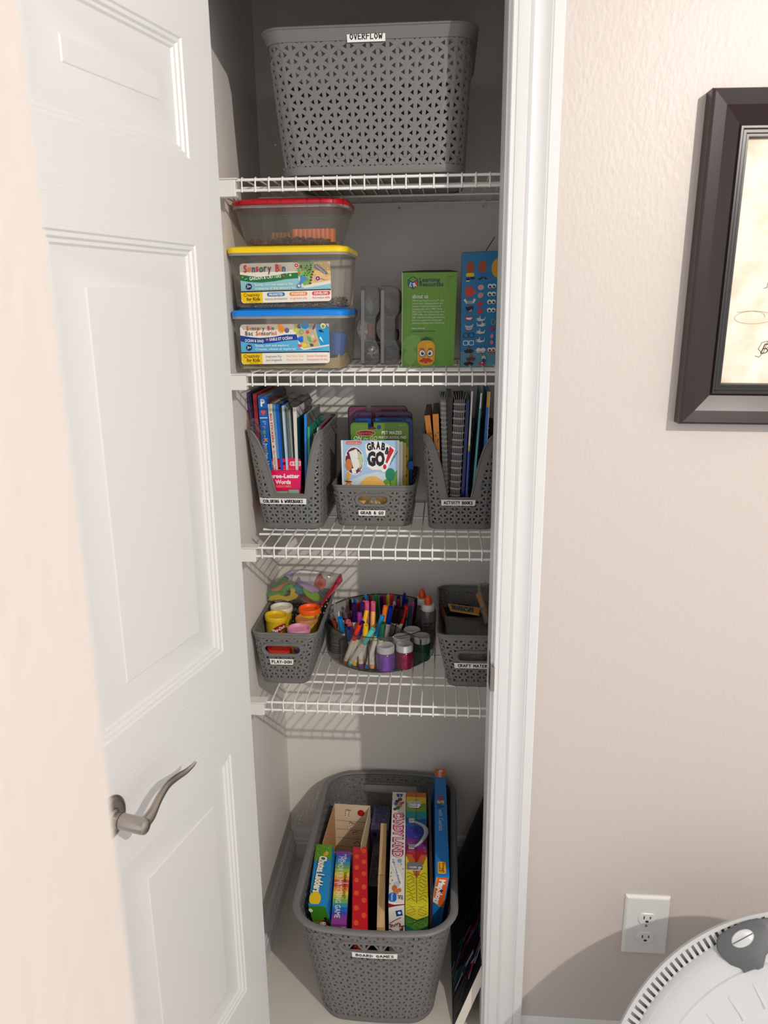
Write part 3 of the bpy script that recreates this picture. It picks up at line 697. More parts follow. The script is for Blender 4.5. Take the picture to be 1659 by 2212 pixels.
# printed labels on the two sensory bins
def bin_label(t, px, yy, ocean):
    q = quadY(px, yy); p = Print(q, 200, 88, .0)
    m = MB(); pts = []
    for cx, cy, a0 in ((192, 8, -pi/2), (192, 80, 0), (8, 80, pi/2), (8, 8, pi)):
        for i in range(6): w = a0+pi/2*i/5; pts.append((cx+8*cos(w), cy+8*sin(w)))
    m.prism([p.P(u, v, 0) for u, v in pts], p.n*.02); lab = m.build('label', mat('glossy_label', (236, 228, 214), .25), t)
    p.lift = .024
    def star(cx, cy, R, r, n, c, a=0): p.poly([(cx+(R if i % 2 == 0 else r)*cos(a+pi*i/n), cy+(R if i % 2 == 0 else r)*sin(a+pi*i/n)) for i in range(2*n)], c)
    cb = (28, 60, 150) if ocean else (34, 118, 66); cp = (86, 176, 220) if ocean else (142, 196, 204)
    p.rr(0, 4, 200, 61, 2, cp)
    p.poly([(0, 0+8), (8, 0), (200, 0), (200, 20), (130, 23), (100, 23), (70, 29), (40, 30), (0, 24)], (236, 228, 214))
    band = [(0, 24), (20, 28), (45, 30), (75, 28), (100, 24), (130, 22.5)]
    p.poly(band+[(134, 35)]+[(u, v+13) for u, v in reversed(band)][1:], cb)
    # tray photo on the right
    p.poly([(116, 0), (192, 0), (200, 8), (200, 49), (142, 58), (136, 55), (131, 46), (127, 20)], (228, 224, 214))
    if not ocean:
        p.poly([(121, 0), (165, 0), (160, 16), (155, 34), (152, 50), (140, 52), (128, 22)], (126, 178, 82)); p.poly([(165, 0), (192, 0), (200, 8), (200, 42), (153, 49), (156, 34), (161, 16)], (222, 190, 128))
        rd = random.Random(4)
        for i in range(26): p.ell(rd.uniform(128, 158), rd.uniform(4, 44), 2.5, 1.6, rd.choice([(150, 196, 96), (104, 160, 70), (140, 190, 110)]), rd.random()*3, 7)
        for i in range(24): p.ell(rd.uniform(164, 198), rd.uniform(4, 40), 2, 1.2, rd.choice([(206, 170, 106), (232, 206, 150), (196, 160, 104)]), rd.random()*3, 7)
        p.ell(126, 7, 5.5, 5.5, (240, 240, 236)); p.ell(126, 7, 4.5, 4.5, (200, 40, 66)); p.ell(126, 7, 1.4, 1.4, (245, 220, 220))
        p.ell(135, 10, 5, 6, (200, 160, 100)); p.ell(136, 10, 3.5, 4.5, (60, 90, 70)); p.ell(147, 13, 2.4, 2.2, (150, 60, 30)); p.ell(131, 24, 3, 3, (196, 96, 60))
        for x, y in ((145, 24), (150, 20), (153, 17), (156, 16), (158, 13), (157, 18), (155, 22), (151, 25), (143, 29), (148, 29), (158, 8), (150, 8)): p.ell(x, y, 1.7, 1.0, (24, 28, 20), .6, 8)
        p.poly([(166, 6), (171, 5), (193, 23), (195, 28), (191, 29), (165, 12)], (112, 110, 116)); p.poly([(167, 9), (170, 8), (190, 25), (188, 27)], (150, 150, 156))
        p.ell(172, 37, 6.6, 6.6, (245, 240, 236)); p.ell(172, 37, 5.5, 5.5, (150, 50, 100)); p.ell(172, 37, 1.6, 1.6, (240, 210, 150)); p.line([(177, 37), (188, 41)], .9, (120, 60, 80))
        for x, y in ((160, 28), (158, 34), (157, 40), (155, 47), (162, 22)): p.ell(x, y, 2.8, 2.2, (96, 62, 36), .5, 9)
        p.poly([(137, 28), (142, 30), (149, 37), (144, 41), (134, 50), (131, 47)], (74, 134, 206)); p.ell(130, 52, 4.6, 4.6, (90, 110, 170)); p.ell(130, 52, 2.9, 2.9, (210, 214, 206))
    else:
        p.poly([(121, 0), (172, 0), (173, 20), (176, 40), (178, 50), (142, 54), (135, 46), (129, 20)], (196, 178, 130)); p.poly([(172, 0), (192, 0), (200, 8), (200, 46), (179, 49), (175, 34), (171, 16)], (20, 150, 214))
        for x, y, rx, ry, c in ((125, 12, 4.5, 6.5, (190, 206, 60)), (129, 20, 3, 5, (180, 190, 70)), (134, 5, 5, 5, (46, 60, 110)), (146, 4, 10.5, 9.5, (90, 200, 230)), (146, 3, 9.4, 8.4, (10, 130, 200)),
                            (160, 6, 3.5, 6, (150, 148, 140)), (167, 6, 2.6, 8, (96, 66, 100)), (138, 18, 5, 5.5, (110, 120, 90)), (138.3, 18, 4, 4.5, (176, 172, 126)), (163, 19, 3.6, 4.6, (176, 170, 166)), (163, 28, 3.2, 4.4, (214, 204, 184)),
                            (133, 33, 4.4, 4.4, (10, 110, 220)), (138, 31, 4.4, 4.4, (10, 120, 226)), (136, 36, 6, 4.6, (8, 100, 214)), (133, 48, 5, 3, (226, 70, 70)), (144, 47, 5.6, 5.2, (224, 206, 60)), (144, 47, 2.2, 2.2, (236, 224, 110)), (160, 47, 4.6, 3.4, (90, 84, 78)), (153, 48, 3.6, 3.4, (206, 190, 140))): p.ell(x, y, rx, ry, c, .4, 14)
        star(152, 18, 6, 2.8, 5, (226, 60, 66), .3); star(144, 47, 6, 4.2, 7, (226, 210, 60))
        p.poly([(150, 26), (158, 30), (161, 40), (156, 41), (152, 36)], (90, 176, 110)); p.poly([(163, 38), (172, 34), (170, 40), (165, 42)], (236, 100, 70)); p.poly([(147, 36), (154, 39), (156, 43), (150, 41)], (206, 190, 150))
        p.poly([(176, 14), (182, 13), (188, 18), (189, 20), (183, 18), (181, 20)], (20, 40, 70)); p.poly([(178, 32), (181, 28), (183, 32), (187, 41), (181, 35)], (236, 240, 240)); p.ell(187, 5, 6, 6, (226, 226, 170)); p.ell(187, 6, 3.6, 3.6, (130, 150, 70))
        p.poly([(86, 0), (92, 0), (101, 10), (103, 12), (99, 16), (95, 20), (94, 14), (92, 20), (90.5, 20), (90, 13), (88, 17), (87, 16), (87.5, 10)], (226, 140, 36)); p.ell(106, 14, 5, 5.4, (98, 80, 130)); p.line([(104, 11), (105, 17)], .6, (170, 160, 190)); p.line([(107, 10), (107.5, 17)], .6, (170, 160, 190))
    R_, O_, B_, G_, P_ = (196, 36, 60), (226, 130, 60), (60, 80, 130), (50, 90, 70), (110, 50, 110)
    if ocean:
        p.ctext('Sensory Bin', 15, 13, 9.2, [R_, O_, G_, R_, (50, 70, 70), O_, (70, 60, 60), R_, (230, 90, 110), (50, 70, 70)], .13, .012, .3, 62)
        p.ctext('Bac Sensoriel', 12, 24, 9.2, [(46, 70, 62), (46, 70, 62), (50, 60, 60), R_, O_, (60, 70, 110), R_, (46, 90, 80), (50, 90, 70), (70, 60, 60), O_, R_], .13, .012, .3, 70)
        p.text('OCEAN & SAND', 10, 38, 6.0, (240, 240, 244), 43, ang=.05, bold=.02); star(60.5, 33.5, 4, 1.5, 5, (220, 150, 120)); p.text('SABLE ET OC\u00c9AN', 66, 36.6, 6.0, (240, 240, 244), 52, ang=-.06, bold=.02)
        p.text('Scoop, sort and explore!', 33, 49, 5.0, (236, 246, 250), 76, bold=.008); p.text('Creusez, classez et explorez!', 33, 57, 5.0, (236, 246, 250), 92, bold=.008)
    else:
        p.ctext('Sensory Bin', 10, 19, 15.5, [R_, O_, B_, R_, G_, G_, P_, R_, O_, B_], .12, .02, .6, 92)
        p.text('GARDEN & CRITTERS', 21, 37.5, 7.0, (236, 240, 220), 71, ang=-.07, bold=.016)
        star(112, 28, 3.4, 2, 5, (236, 224, 140)); p.ell(112, 28, 1, 1, (220, 140, 60)); p.poly([(94, 27), (97, 29), (100, 28), (99, 32), (95, 31)], (220, 60, 90)); p.ell(6, 30, 2, 1.6, (220, 150, 90)); p.line([(10, 35), (16, 34)], 1.4, (190, 210, 160)); p.ell(104, 25.5, 1.4, 1.4, (120, 210, 150))
        p.text('Scoop, sort and explore the', 32, 50, 5.2, (230, 240, 240), 84, bold=.008); p.text('treasures of this sensory bin', 32, 58.5, 5.2, (230, 240, 240), 90, bold=.008)
    p.ell(19, 51, 6.6, 6.6, (34, 34, 84)); p.text('3+', 19, 53.6, 5.4, WHT, 8.4, 'c', bold=.02)
    p.rect(0, 61, 200, 63.5, (14, 20, 50)); p.rr(0, 63.5, 200, 88, 7, (238, 232, 222)); p.poly([(0, 63.5), (48, 63.5), (48, 88), (9, 88), (3, 85), (0, 78)], (238, 200, 24))
    p.text('Creativity', 24, 73.5, 7.6, (70, 40, 20), 36, 'c', bold=.012); p.text('for Kids', 27, 82.5, 7.0, (50, 30, 20), 30, 'c', bold=.03); p.line([(18, 85.4), (38, 85.2)], .7, (120, 90, 20))
    if ocean:
        for x, c, a, b, w in ((74, (96, 96, 104), 'Imaginative Play', 'Jeux Imaginatifs', 36), (122, (236, 170, 120), 'Fine Motor Skills', 'Motricit\u00e9 Fine', 37), (172, (232, 110, 110), 'Sensory Development', 'D\u00e9veloppement Des Sens', 46)):
            p.text(a, x, 73.6, 5.0, c, w, 'c'); p.text(b, x, 81.6, 5.0, c, w, 'c')
        p.text('DESIGNED IN USA', 160, 58, 2.6, (40, 90, 140), 20)
    else:
        for x, c, a, b, w in ((78, (70, 116, 176), 'PROMOTES', 'sensory development', 50), (128, (236, 136, 50), 'FOSTERS', 'imaginative play', 38), (178, (220, 60, 74), 'DEVELOPS', 'fine motor skills', 38)):
            p.rr(x-20, 65.5, x+20, 74.5, 4.4, c); p.text(a, x, 72.6, 5.2, WHT, 30, 'c', bold=.02); p.text(b, x, 82, 5.0, c if x > 100 else (100, 100, 110), w, 'c')
    p.build('print', lab, INKG)
bin_label(bY, ((517, 569.5), (713, 564.5), (716.5, 650), (523, 655.5)), 2.33, False)
bin_label(bB, ((518, 701), (710.5, 699), (713, 784), (523, 787)), 2.34, True)

# ------------------------------------------------------------------ boxes on the second shelf
def card_box(name, label, cat, px, yf, depth, rgb, rough=.4, group=None, dx=0.0, topcol=None):
    q = quadY(px, yf)
    t = thing(name, label, cat, tuple((q[2]+q[3])/2), group)
    e = Vector((dx, depth, 0))
    m = MB(); m.hexa([q[3], q[2], q[2]+e, q[3]+e, q[0], q[1], q[1]+e, q[0]+e])
    m.build('carton', mat(name+'_card_%d_%d_%d' % rgb, rgb, rough, 0, .05, 200), t)
    return t, q, e
gx = ((868.5, 589), (988, 587.5), (980, 790.5), (867.5, 791.5))
tG, qG, eG = card_box('toy_box', 'green printed toy carton beside the clear organizers on second shelf', 'box', gx, 7.2, 3.2, (104, 158, 44))
p = Print(qG, 120, 203)
p.rect(0, 0, 1.6, 203, (216, 226, 200))
for i in range(1, 14): p.line([(i*9+rs.uniform(-2, 2), 2), (i*9+rs.uniform(-2, 2), 201)], .5, (112, 166, 52))
lt = (128, 176, 84)
p.ell(22, 150, 22, 15, lt, -.5); p.ell(20, 182, 15, 18, lt, .3); p.line([(6, 160), (38, 138)], 1.2, (104, 158, 44)); p.line([(12, 150), (22, 142)], 1, (104, 158, 44))
# cube logo
hx_ = [(24, 8), (35, 14.5), (35, 28), (24, 35), (13, 28), (13, 14.5)]
p.poly(hx_, NAVY); p.poly([(24, 9.5), (33.3, 15), (24, 20.5), (14.7, 15)], (104, 158, 44)); p.poly([(14.3, 16.6), (23.3, 22), (23.3, 33), (14.3, 27.4)], (40, 110, 190)); p.poly([(24.7, 22), (33.7, 16.6), (33.7, 27.4), (24.7, 33)], (214, 74, 64))
p.text('L', 16, 28.5, 8.5, WHT, ang=.35, bold=.03); p.text('R', 26, 31, 8.5, WHT, ang=-.35, bold=.03)
p.text('Learning', 38.5, 20, 9, NAVY, 44, bold=.01); p.text('Resources', 38.5, 29.5, 9, NAVY, 52, bold=.01)
p.text('about us', 23, 54.5, 8.6, WHT, 35, bold=.006)
for i, ln in enumerate(('We\u2019re Learning Resources\u2122, and', 'we\u2019ve been helping parents and', 'teachers build generations of', 'amazing kids since 1984. From', 'ABCs and 123s to fine motor and', 'STEM skills, our educational toys', 'offer kids the building blocks they', 'need to succeed in school and', 'develop a lifelong love of learning.')):
    p.text(ln, 23, 61.5+i*6, 3.9, (226, 238, 206), (69, 68, 64, 66, 71, 70, 73, 66, 73)[i])
p.text('Learn more at', 22.5, 121, 4.0, WHT, 30); p.text('LearningResources.com', 22.5, 127.2, 4.0, NAVY, 52); p.text('LER 6373', 100, 11, 2.2, (60, 100, 30), 12)
# pineapple with glasses and moustache
px0, py0 = 56, 172
for a, l in ((-1.1, 17), (-.7, 16), (-.3, 15), (0, 16), (.3, 15), (.7, 16), (1.1, 17)):
    p.poly([(px0-4+a*4, 147), (px0+l*sin(a)*1.05, 147-l*cos(a)*.62), (px0+4+a*4, 147)], (20, 70, 58)); p.poly([(px0-3+a*5, 146), (px0+l*sin(a*.6)*.9, 146-l*cos(a)*.5), (px0+3+a*5, 147)], (36, 96, 70))
p.rr(px0-20, 146, px0+20, 201, 15, (240, 176, 30)); p.ell(px0+8, 172, 9, 22, (248, 190, 40))
for i in range(7): p.line([(px0-18+i*6, 148), (px0-20+i*6, 198)], .4, (206, 140, 20))
for s_ in (-1, 1):
    p.ell(px0+9*s_, 174, 8.2, 8.2, (86, 52, 120)); p.ell(px0+9*s_, 174, 6.8, 6.8, WHT); p.ell(px0+8*s_, 174.5, 3.3, 3.6, K); p.ell(px0+7*s_, 173, 1, 1, WHT)
    p.line([(px0+4*s_, 166), (px0+10*s_, 163), (px0+15*s_, 165)], 2, (196, 60, 36))
p.poly([(px0, 186), (px0+6, 184), (px0+14, 190), (px0+17, 189), (px0+12, 194), (px0, 192.5), (px0-12, 194), (px0-17, 189), (px0-14, 190), (px0-6, 184)], (206, 54, 36)); p.poly([(px0-5, 193.5), (px0+5, 193.5), (px0, 197)], (160, 40, 30))
p.build('print', tG)
m = MB(); zt_ = qG[0].z; a, b = qG[0], qG[1]
m.hexa([a+Vector((.03, .02, .02)), b+Vector((0, .02, .02)), b+eG+Vector((0, 0, .02)), a+eG+Vector((0, 0, .02)), a+Vector((.03, .02, .1)), b+Vector((0, .02, .06)), b+eG+Vector((-.6, 0, .3)), a+eG+Vector((1.4, 0, .3))])
m.build('top_flap', mat('dark_card_edge', (44, 54, 30), .7), tG)
# blue box with face pieces
bx_ = ((998, 546), (1093, 541), (1084, 790), (994, 791.5))
tU, qU, eU = card_box('toy_box', 'blue toy carton printed with eyes, glasses and moustaches beside the jamb', 'box', bx_, 7.4, 5.0, (10, 116, 172), dx=.5)
p = Print(qU, 95, 250); p.poly([(0, 217), (60, 210), (95, 204), (95, 250), (0, 250)], (86, 146, 170))
def eyes(x, y, s=1.0, lid=None):
    for d in (-5.2, 5.2): p.ell(x+d*s, y, 6*s, 5.8*s, (226, 226, 230))
    for d in (-5.2, 5.2):
        if lid: p.line([(x+d*s-4*s, y+2*s), (x+d*s, y+3.4*s), (x+d*s+4*s, y+2*s)], 1, (110, 90, 100))
        else: p.ell(x+d*s+.6, y+1, 3.2*s, 3.2*s, K); p.ell(x+d*s+1.6, y-.4, 1*s, 1*s, WHT)
# plain brown ovals with shoes stand where the photo shows toy bodies
for x, c1 in ((18.5, (226, 196, 50)), (45, (24, 104, 196))):
    p.ell(x, 33, 9, 14.5, (158, 78, 44)); p.rr(x-9, 44, x+9, 52, 3.5, c1)
p.rr(10, 54, 18, 60, 2, K); p.rr(19, 53, 29, 58, 2, K); p.rect(10, 60, 18, 62, WHT); p.poly([(36, 58), (46, 53), (47, 57), (38, 60)], K); p.poly([(47, 53), (53, 60), (56, 58), (50, 53)], K)
p.ell(80, 36, 15, 21, (214, 160, 36)); p.text('LES', 80, 26, 6, K, 14, bold=.02); p.text('MIX', 82, 36, 5, K, 12, bold=.02); p.text('PI\u00c8CES', 78, 45, 5, K, 18, bold=.02); p.text('MEZCLA', 79, 53, 5, K, 22, bold=.02)
p.ell(18, 84, 10, 12, (204, 66, 44)); p.ell(28, 86, 3.4, 4, (206, 80, 84)); p.ell(43, 76, 6.6, 5.8, (214, 160, 164)); p.ell(42.5, 93, 6.6, 5.8, (206, 140, 150), -.5); p.ell(41.5, 112, 6.4, 5.4, (200, 36, 60)); p.ell(42, 128, 6.6, 5.2, (200, 40, 60), -.4)
for y in (74, 91, 108, 126): eyes(67, y, .85)
p.poly([(5, 102), (9, 99), (15, 108), (12, 111)], (214, 216, 216)); p.poly([(24, 108), (28, 99), (33, 102), (27, 111)], (214, 216, 216)); p.poly([(12, 104), (26, 104), (24, 111), (14, 111)], (150, 156, 160))
p.poly([(9, 118), (28, 116), (26, 124), (20, 128), (13, 126)], (30, 20, 24)); p.poly([(16, 127), (24, 122), (25, 125), (20, 129)], (220, 110, 140))
p.poly([(9, 139), (28, 139), (24, 147), (18, 149), (12, 147)], (176, 40, 90)); p.poly([(10.5, 141), (26.5, 141), (22, 145.5), (18, 146), (13, 144.5)], (244, 226, 226))
p.poly([(8, 156), (14, 159), (22, 159), (29, 155), (27, 162), (18, 165), (10, 162)], (196, 184, 184)); p.poly([(10, 163), (18, 166), (27, 163), (23, 168), (14, 168)], (206, 196, 200))
for y, c in ((180, (20, 34, 60)), (197, (226, 236, 246))):
    for d in (-6.4, 6.4): p.rr(18+d-6, y-5.5, 18+d+6, y+5.5, 3, c)
    for d in (-6.4, 6.4): p.rr(18+d-4.6, y-4, 18+d+4.6, y+4.2, 2.4, (14, 120, 176))
def mous(x, y, c):
    p.poly([(x-12, y-1), (x-5, y-4), (x, y-2), (x+5, y-4), (x+12, y-1), (x+7, y+4), (x+2, y+4.4), (x, y+2.4), (x-2, y+4.4), (x-7, y+4)], c); p.rr(x-2.6, y-10, x+2.6, y-2, 2, c); p.rect(x-.7, y-8, x+.7, y-5, (200, 190, 190))
mous(19, 216, (46, 22, 20)); mous(24, 233.5, (112, 50, 36)); mous(19, 245, (30, 16, 20)) if False else mous(19, 246-2, (30, 16, 20))
GL_ = (204, 206, 206)
for y, fl_ in ((146, 1), (158, -1), (174, 1), (193, 1)):
    x = 45; p.poly([(x-8*fl_, y-3), (x-2*fl_, y-5), (x, y-1), (x+7*fl_, y-1), (x+9*fl_, y-6), (x+10*fl_, y-5), (x+8*fl_, y+2), (x-2*fl_, y+4), (x-8*fl_, y+2)], GL_); p.line([(x-8*fl_, y-2), (x-10*fl_, y-3)], 1.6, GL_); p.line([(x-8*fl_, y+1), (x-10.5*fl_, y+1)], 1.6, GL_); p.line([(x-2*fl_, y-4), (x-2.6*fl_, y-8)], 1.8, GL_)
eyes(46, 214, .95, True); p.poly([(42, 221), (46, 216), (50, 221), (46, 223)], (190, 90, 70)); eyes(70, 213, .8); p.rect(62, 217, 78, 221, (196, 84, 52))
p.ell(53, 232, 5, 6, (206, 196, 180)); p.ell(53, 236, 4, 3.4, (30, 70, 130)); p.rr(42, 241, 57, 247, 2.6, (196, 30, 60)); p.rect(48, 241, 51, 243.6, WHT); p.ell(72, 152, 5.5, 7, (150, 140, 110)); p.ell(72, 152, 3.6, 5, (20, 100, 150)); p.poly([(64, 166), (76, 163), (73, 171), (66, 170)], (196, 30, 56)); p.ell(70, 183, 4, 5, (214, 120, 160)); p.ell(70, 197, 4, 5, (214, 110, 140))
p.build('print', tU)
# left side and top of that carton
p = Print([qU[0]+eU, qU[0], qU[3], qU[3]+eU], 40, 250)
for a, b, c in ((0, 24, (24, 130, 190)), (24, 60, (150, 110, 180)), (60, 80, (200, 90, 150)), (80, 100, (216, 200, 200)), (100, 118, (180, 100, 80)), (118, 140, (150, 100, 170)), (140, 150, (40, 26, 36)), (150, 182, (96, 170, 70)), (182, 238, (214, 96, 56)), (238, 250, (230, 226, 220))): p.rect(0, a, 40, b, c)
p.build('side_print', tU)
p = Print([qU[0]+eU, qU[1]+eU, qU[1], qU[0]], 95, 40); p.rect(0, 0, 95, 40, (206, 70, 74)); p.rect(0, 0, 36, 40, (232, 226, 222)); p.rect(16, 0, 19, 40, K); p.build('top_print', tU)
m = MB(); a = qU[0]+Vector((1.9, .4, .02)); m.tube([a, a+Vector((.35, .3, .55)), a+Vector((.8, .8, 1.25))], .035, 6)
m.build('carry_cord', mat('black_cord', (24, 22, 22), .6), tU)

# ------------------------------------------------------------------ clear drawer-like organizers
CL_ORG = clear('smoky_clear_plastic', (206, 206, 206), .93, .8, .12, .09); CL_ORG2 = clear('smoky_clear_rib', (214, 214, 214), .9, .8, .15, .2)
def organizer(label, ox, scale, fill):
    def Q(x, y): return Yp(760+(x)/11.06+ox, 600+y/11.06, 6.6)
    right = [(600, 240), (655, 330), (672, 500), (665, 800), (570, 945), (565, 1500), (590, 1540), (660, 1680), (665, 1900), (640, 2000), (610, 2040)]
    left = [(230, 2080), (210, 1900), (205, 1520), (150, 1420), (108, 1300), (100, 1180), (120, 1080), (200, 945), (215, 500), (225, 200)]
    out = [(230, 190), (420, 188), (520, 200)]+right+[(560, 2085)]+left
    t = thing('clear_organizer', label, 'organizer', tuple(Q(430, 2085)+Vector((0, 2, 0))), 'clear stacking craft organizers')
    P3 = [Q(*a) for a in out]; dep = Vector((0, 4.6, 0)); cx = Q(420, 1150)
    m = MB(); n = len(P3)
    f = [q+Vector((0, 0.0, 0)) for q in P3]; g = [q+dep for q in P3]
    m.loft([[cx+(q-cx)*.94+Vector((0, -.12, 0)) for q in f], f, g], True, (True, True)); m.build('shell', CL_ORG, t, smooth=35)
    m = MB()
    for y, xa, xb in ((940, 205, 568), (1510, 205, 566)):
        a, b = Q(xa, y), Q(xb, y); m.hexa([a, b, b+dep*.95, a+dep*.95]+[q+Vector((0, 0, .06)) for q in (a, b, b+dep*.95, a+dep*.95)])
    m.build('divider', CL_ORG2, t)
    a, b = Q(225, 300), Q(305, 300); c, d = Q(300, 2040), Q(225, 2040); m = MB(); o = Vector((0, -.16, 0)); m.hexa([d+o, c+o, c, d, a+o, b+o, b, a]); m.build('hinge_rib', CL_ORG2, t)
    fill(Q, t)
def lump(name, label, cat, cen, r, mt, seed, sq=(1, 1, 1), rag=.25, n=2):
    bm = bmesh.new(); bmesh.ops.create_icosphere(bm, subdivisions=n, radius=1.0); rd = random.Random(seed)
    vs = []
    for v in bm.verts: k = r*(1+rd.uniform(-rag, rag)); vs.append((cen[0]+v.co.x*k*sq[0], cen[1]+v.co.y*k*sq[1], cen[2]+v.co.z*k*sq[2]))
    fs = [tuple(q.index for q in f.verts) for f in bm.faces]; bm.free()
    m = MB(); m.add(vs, fs); o = m.build(name, mt, None); tag(o, label, cat); return o
M_FOIL = mat('crumpled_foil', (205, 204, 200), .28, 1.0); M_BEADW = mat('white_bead_mix', (196, 198, 190), .5, 0, .8, 400, .3); M_REDP = mat('dull_red_plastic', (168, 84, 78), .5); M_DARK = mat('dark_slate_bits', (52, 58, 66), .7, 0, .8, 300, .3)
def fill1(Q, t):
    c = Q(440, 1730)+Vector((0, 1.2, 0)); lump('foil_ball', 'crumpled silver foil in lowest compartment of the left organizer', 'foil', c, .78, M_FOIL, 2, (1.0, .9, .8), .22, 3)
    c = Q(265, 1270)+Vector((0, 1.4, 0)); lump('white_beads', 'loose white beads in the middle compartment of left organizer', 'beads', c, .6, M_BEADW, 4, (1.0, 1, 1.3), .3, 3)['kind'] = 'stuff'
    a = Q(450, 1100)+Vector((0, .8, 0)); b = Q(440, 1490)+Vector((0, .8, 0)); m = MB(); m.box(b.x-.32, b.x+.3, a.y, a.y+.5, b.z+.08, a.z); tag(m.build('craft_block', M_REDP, None, bevel=.08), 'dull red craft block in the middle compartment of left organizer', 'block')
    c = Q(440, 690)+Vector((0, 2.0, 0)); lump('packing_film', 'pale crumpled film in upper compartment of the left organizer', 'film', c, .85, mat('pale_film', (150, 150, 144), .4, 0, .6, 200, .2), 7, (.95, 1, 1.1), .12, 2)
def fill2(Q, t):
    c = Q(420, 1370)+Vector((0, 1.6, 0)); m = MB(); m.box(c.x-1.1, c.x+.68, c.y-1, c.y+1.6, c.z-.52, c.z+.42); o = m.build('slate_bits', M_DARK, None, bevel=.2); tag(o, 'dark slate coloured bits in middle compartment of the right organizer', 'craft bits'); o['kind'] = 'stuff'
    c = Q(440, 1820)+Vector((0, 1.6, 0)); o = lump('blue_grey_bits', 'blue grey bits in lowest compartment of the right organizer', 'craft bits', c, .8, mat('blue_grey_bits', (62, 68, 80), .6, 0, .6, 300, .3), 9, (1, 1, .75), .12, 3); o['kind'] = 'stuff'
    c = Q(440, 640)+Vector((0, 2, 0)); o = lump('mauve_felt', 'mauve grey felt in upper compartment of the right organizer', 'felt', c, .85, mat('mauve_felt', (116, 108, 116), .8, 0, .6, 300, .15), 12, (.95, 1, 1.1), .1, 2)
organizer('clear organizer with foil and beads beside the stacked sensory bins', 0, 1, fill1)
organizer('clear smoky organizer next to the green toy carton', 42.5, 1, fill2)

# ------------------------------------------------------------------ books, pads and cards on the third shelf
FB = S3+S+.18                                   # inside bottom of the baskets
def slab(name, label, cat, tl, tr, br, bl, yf, depth, rgb, group=None, cover=None, pages=None, rough=.35, dx=0.0, zb=0.0):
    """book or card standing spine forward: front quad in the plane y=yf (pixels), running back by depth"""
    a, b = Yp(*tl, yf), Yp(*tr, yf); c, d = Yp(*br, yf), Yp(*bl, yf)
    def down(p, q):
        k = (FB+.04+zb-p.z)/(q.z-p.z); return p+(q-p)*k
    c, d = down(b, c), down(a, d); e = Vector((dx, depth, 0))
    t = thing(name, label, cat, tuple((c+d)/2+e*.5), group)
    m = MB(); m.hexa([d, c, c+e, d+e, a, b, b+e, a+e]); mm = m.build('cover', mat('cover_%d_%d_%d' % rgb, rgb, rough), t)
    if pages:
        i = .03; w_ = (b-a).normalized()*i; bz = Vector((0, 0, .012))
        m = MB(); m.hexa([a+w_+Vector((0, .12, -.05)), b-w_+Vector((0, .12, -.05)), b-w_+e*.99+Vector((0, 0, -.05)), a+w_+e*.99+Vector((0, 0, -.05)), a+w_+Vector((0, .12, 0))+bz, b-w_+Vector((0, .12, 0))+bz, b-w_+e*.99+bz, a+w_+e*.99+bz])
        m.build('pages', mat('paper_%d_%d_%d' % pages, pages, .8, 0, .3, 900), t)
    return t, [a, b, c, d], e
def spine_print(q, Wd, Hd): return Print(q, Wd, Hd)
def rot_text(p, s_, x, y0, h, col, length, up=False, bold=.01):
    """text running down (or up) the spine; x baseline centre, y0 start"""
    if up: p.text(s_, x, y0, h, col, length, 'l', -pi/2, bold)
    else: p.text(s_, x, y0, h, col, length, 'l', pi/2, bold)
GB = 'books and pads in the coloring basket'
slab('activity_board', 'thin brown board leaning at the left edge of the coloring basket', 'board', (521, 849.5), (525, 849.5), (541, 941), (537.5, 941), 6.0, 7.6, (176, 132, 92), GB, dx=.15, zb=3.6)
slab('folder', 'purple folder between the brown board and red wrapped book', 'folder', (529.5, 849), (536.5, 847), (551, 945), (546, 945), 6.4, 7.2, (72, 44, 96), GB, zb=3.4)
slab('folder', 'dark navy folder beside the purple one in coloring basket', 'folder', (537.5, 847), (541.5, 846), (554.5, 945), (551.8, 945), 6.5, 7.1, (22, 26, 60), GB, zb=3.6)
slab('book', 'red book in crinkled wrap left of the blue jumbo workbook', 'book', (545.5, 851), (554, 850), (565, 980), (556.5, 980), 6.2, 7.4, (158, 26, 36), GB)
t, q, e = slab('workbook', 'thick blue pre-k jumbo workbook with white spine lettering', 'book', (556.3, 855.5), (575, 855), (587, 1000), (569, 1000), 5.95, 7.8, (6, 98, 190), GB, pages=(150, 138, 128))
p = Print(q, 20, 300)
p.text('P', 5.4, 23, 15, WHT, 10.5, bold=.05)
p.poly([(10, 44), (5, 38.5), (4.4, 34.5), (6.2, 32), (8.6, 32), (10.2, 34.5), (11.8, 32), (14.2, 32), (15.8, 34.5), (15.2, 38.5)], (230, 80, 90))
p.rect(1, 49, 19, 51, WHT)
yy = 57
for ch, c, l in (('P', (110, 170, 226), 10), ('r', (226, 110, 110), 6.5), ('e', (130, 180, 60), 10), ('-', (190, 180, 200), 5), ('K', (240, 170, 40), 11)): p.text(ch, 6.2, yy, 8.4, c, l, 'l', pi/2, .02); yy += l+2.2
p.text('Jumbo Workbook', 6.4, 108, 7.4, WHT, 108, 'l', pi/2, .008)
p.build('print', t)
slab('book', 'maroon hardback behind the white sticker book', 'book', (577.2, 857), (581.8, 856.5), (594, 990), (590, 990), 6.9, 7.2, (96, 22, 34), GB, pages=(80, 74, 70))
t, q, e = slab('sticker_book', 'slim white sticker book with red spine lettering', 'book', (577.9, 873), (587.2, 872.5), (598, 991), (589.4, 991), 6.0, 6.6, (226, 214, 206), GB, pages=(150, 134, 120))
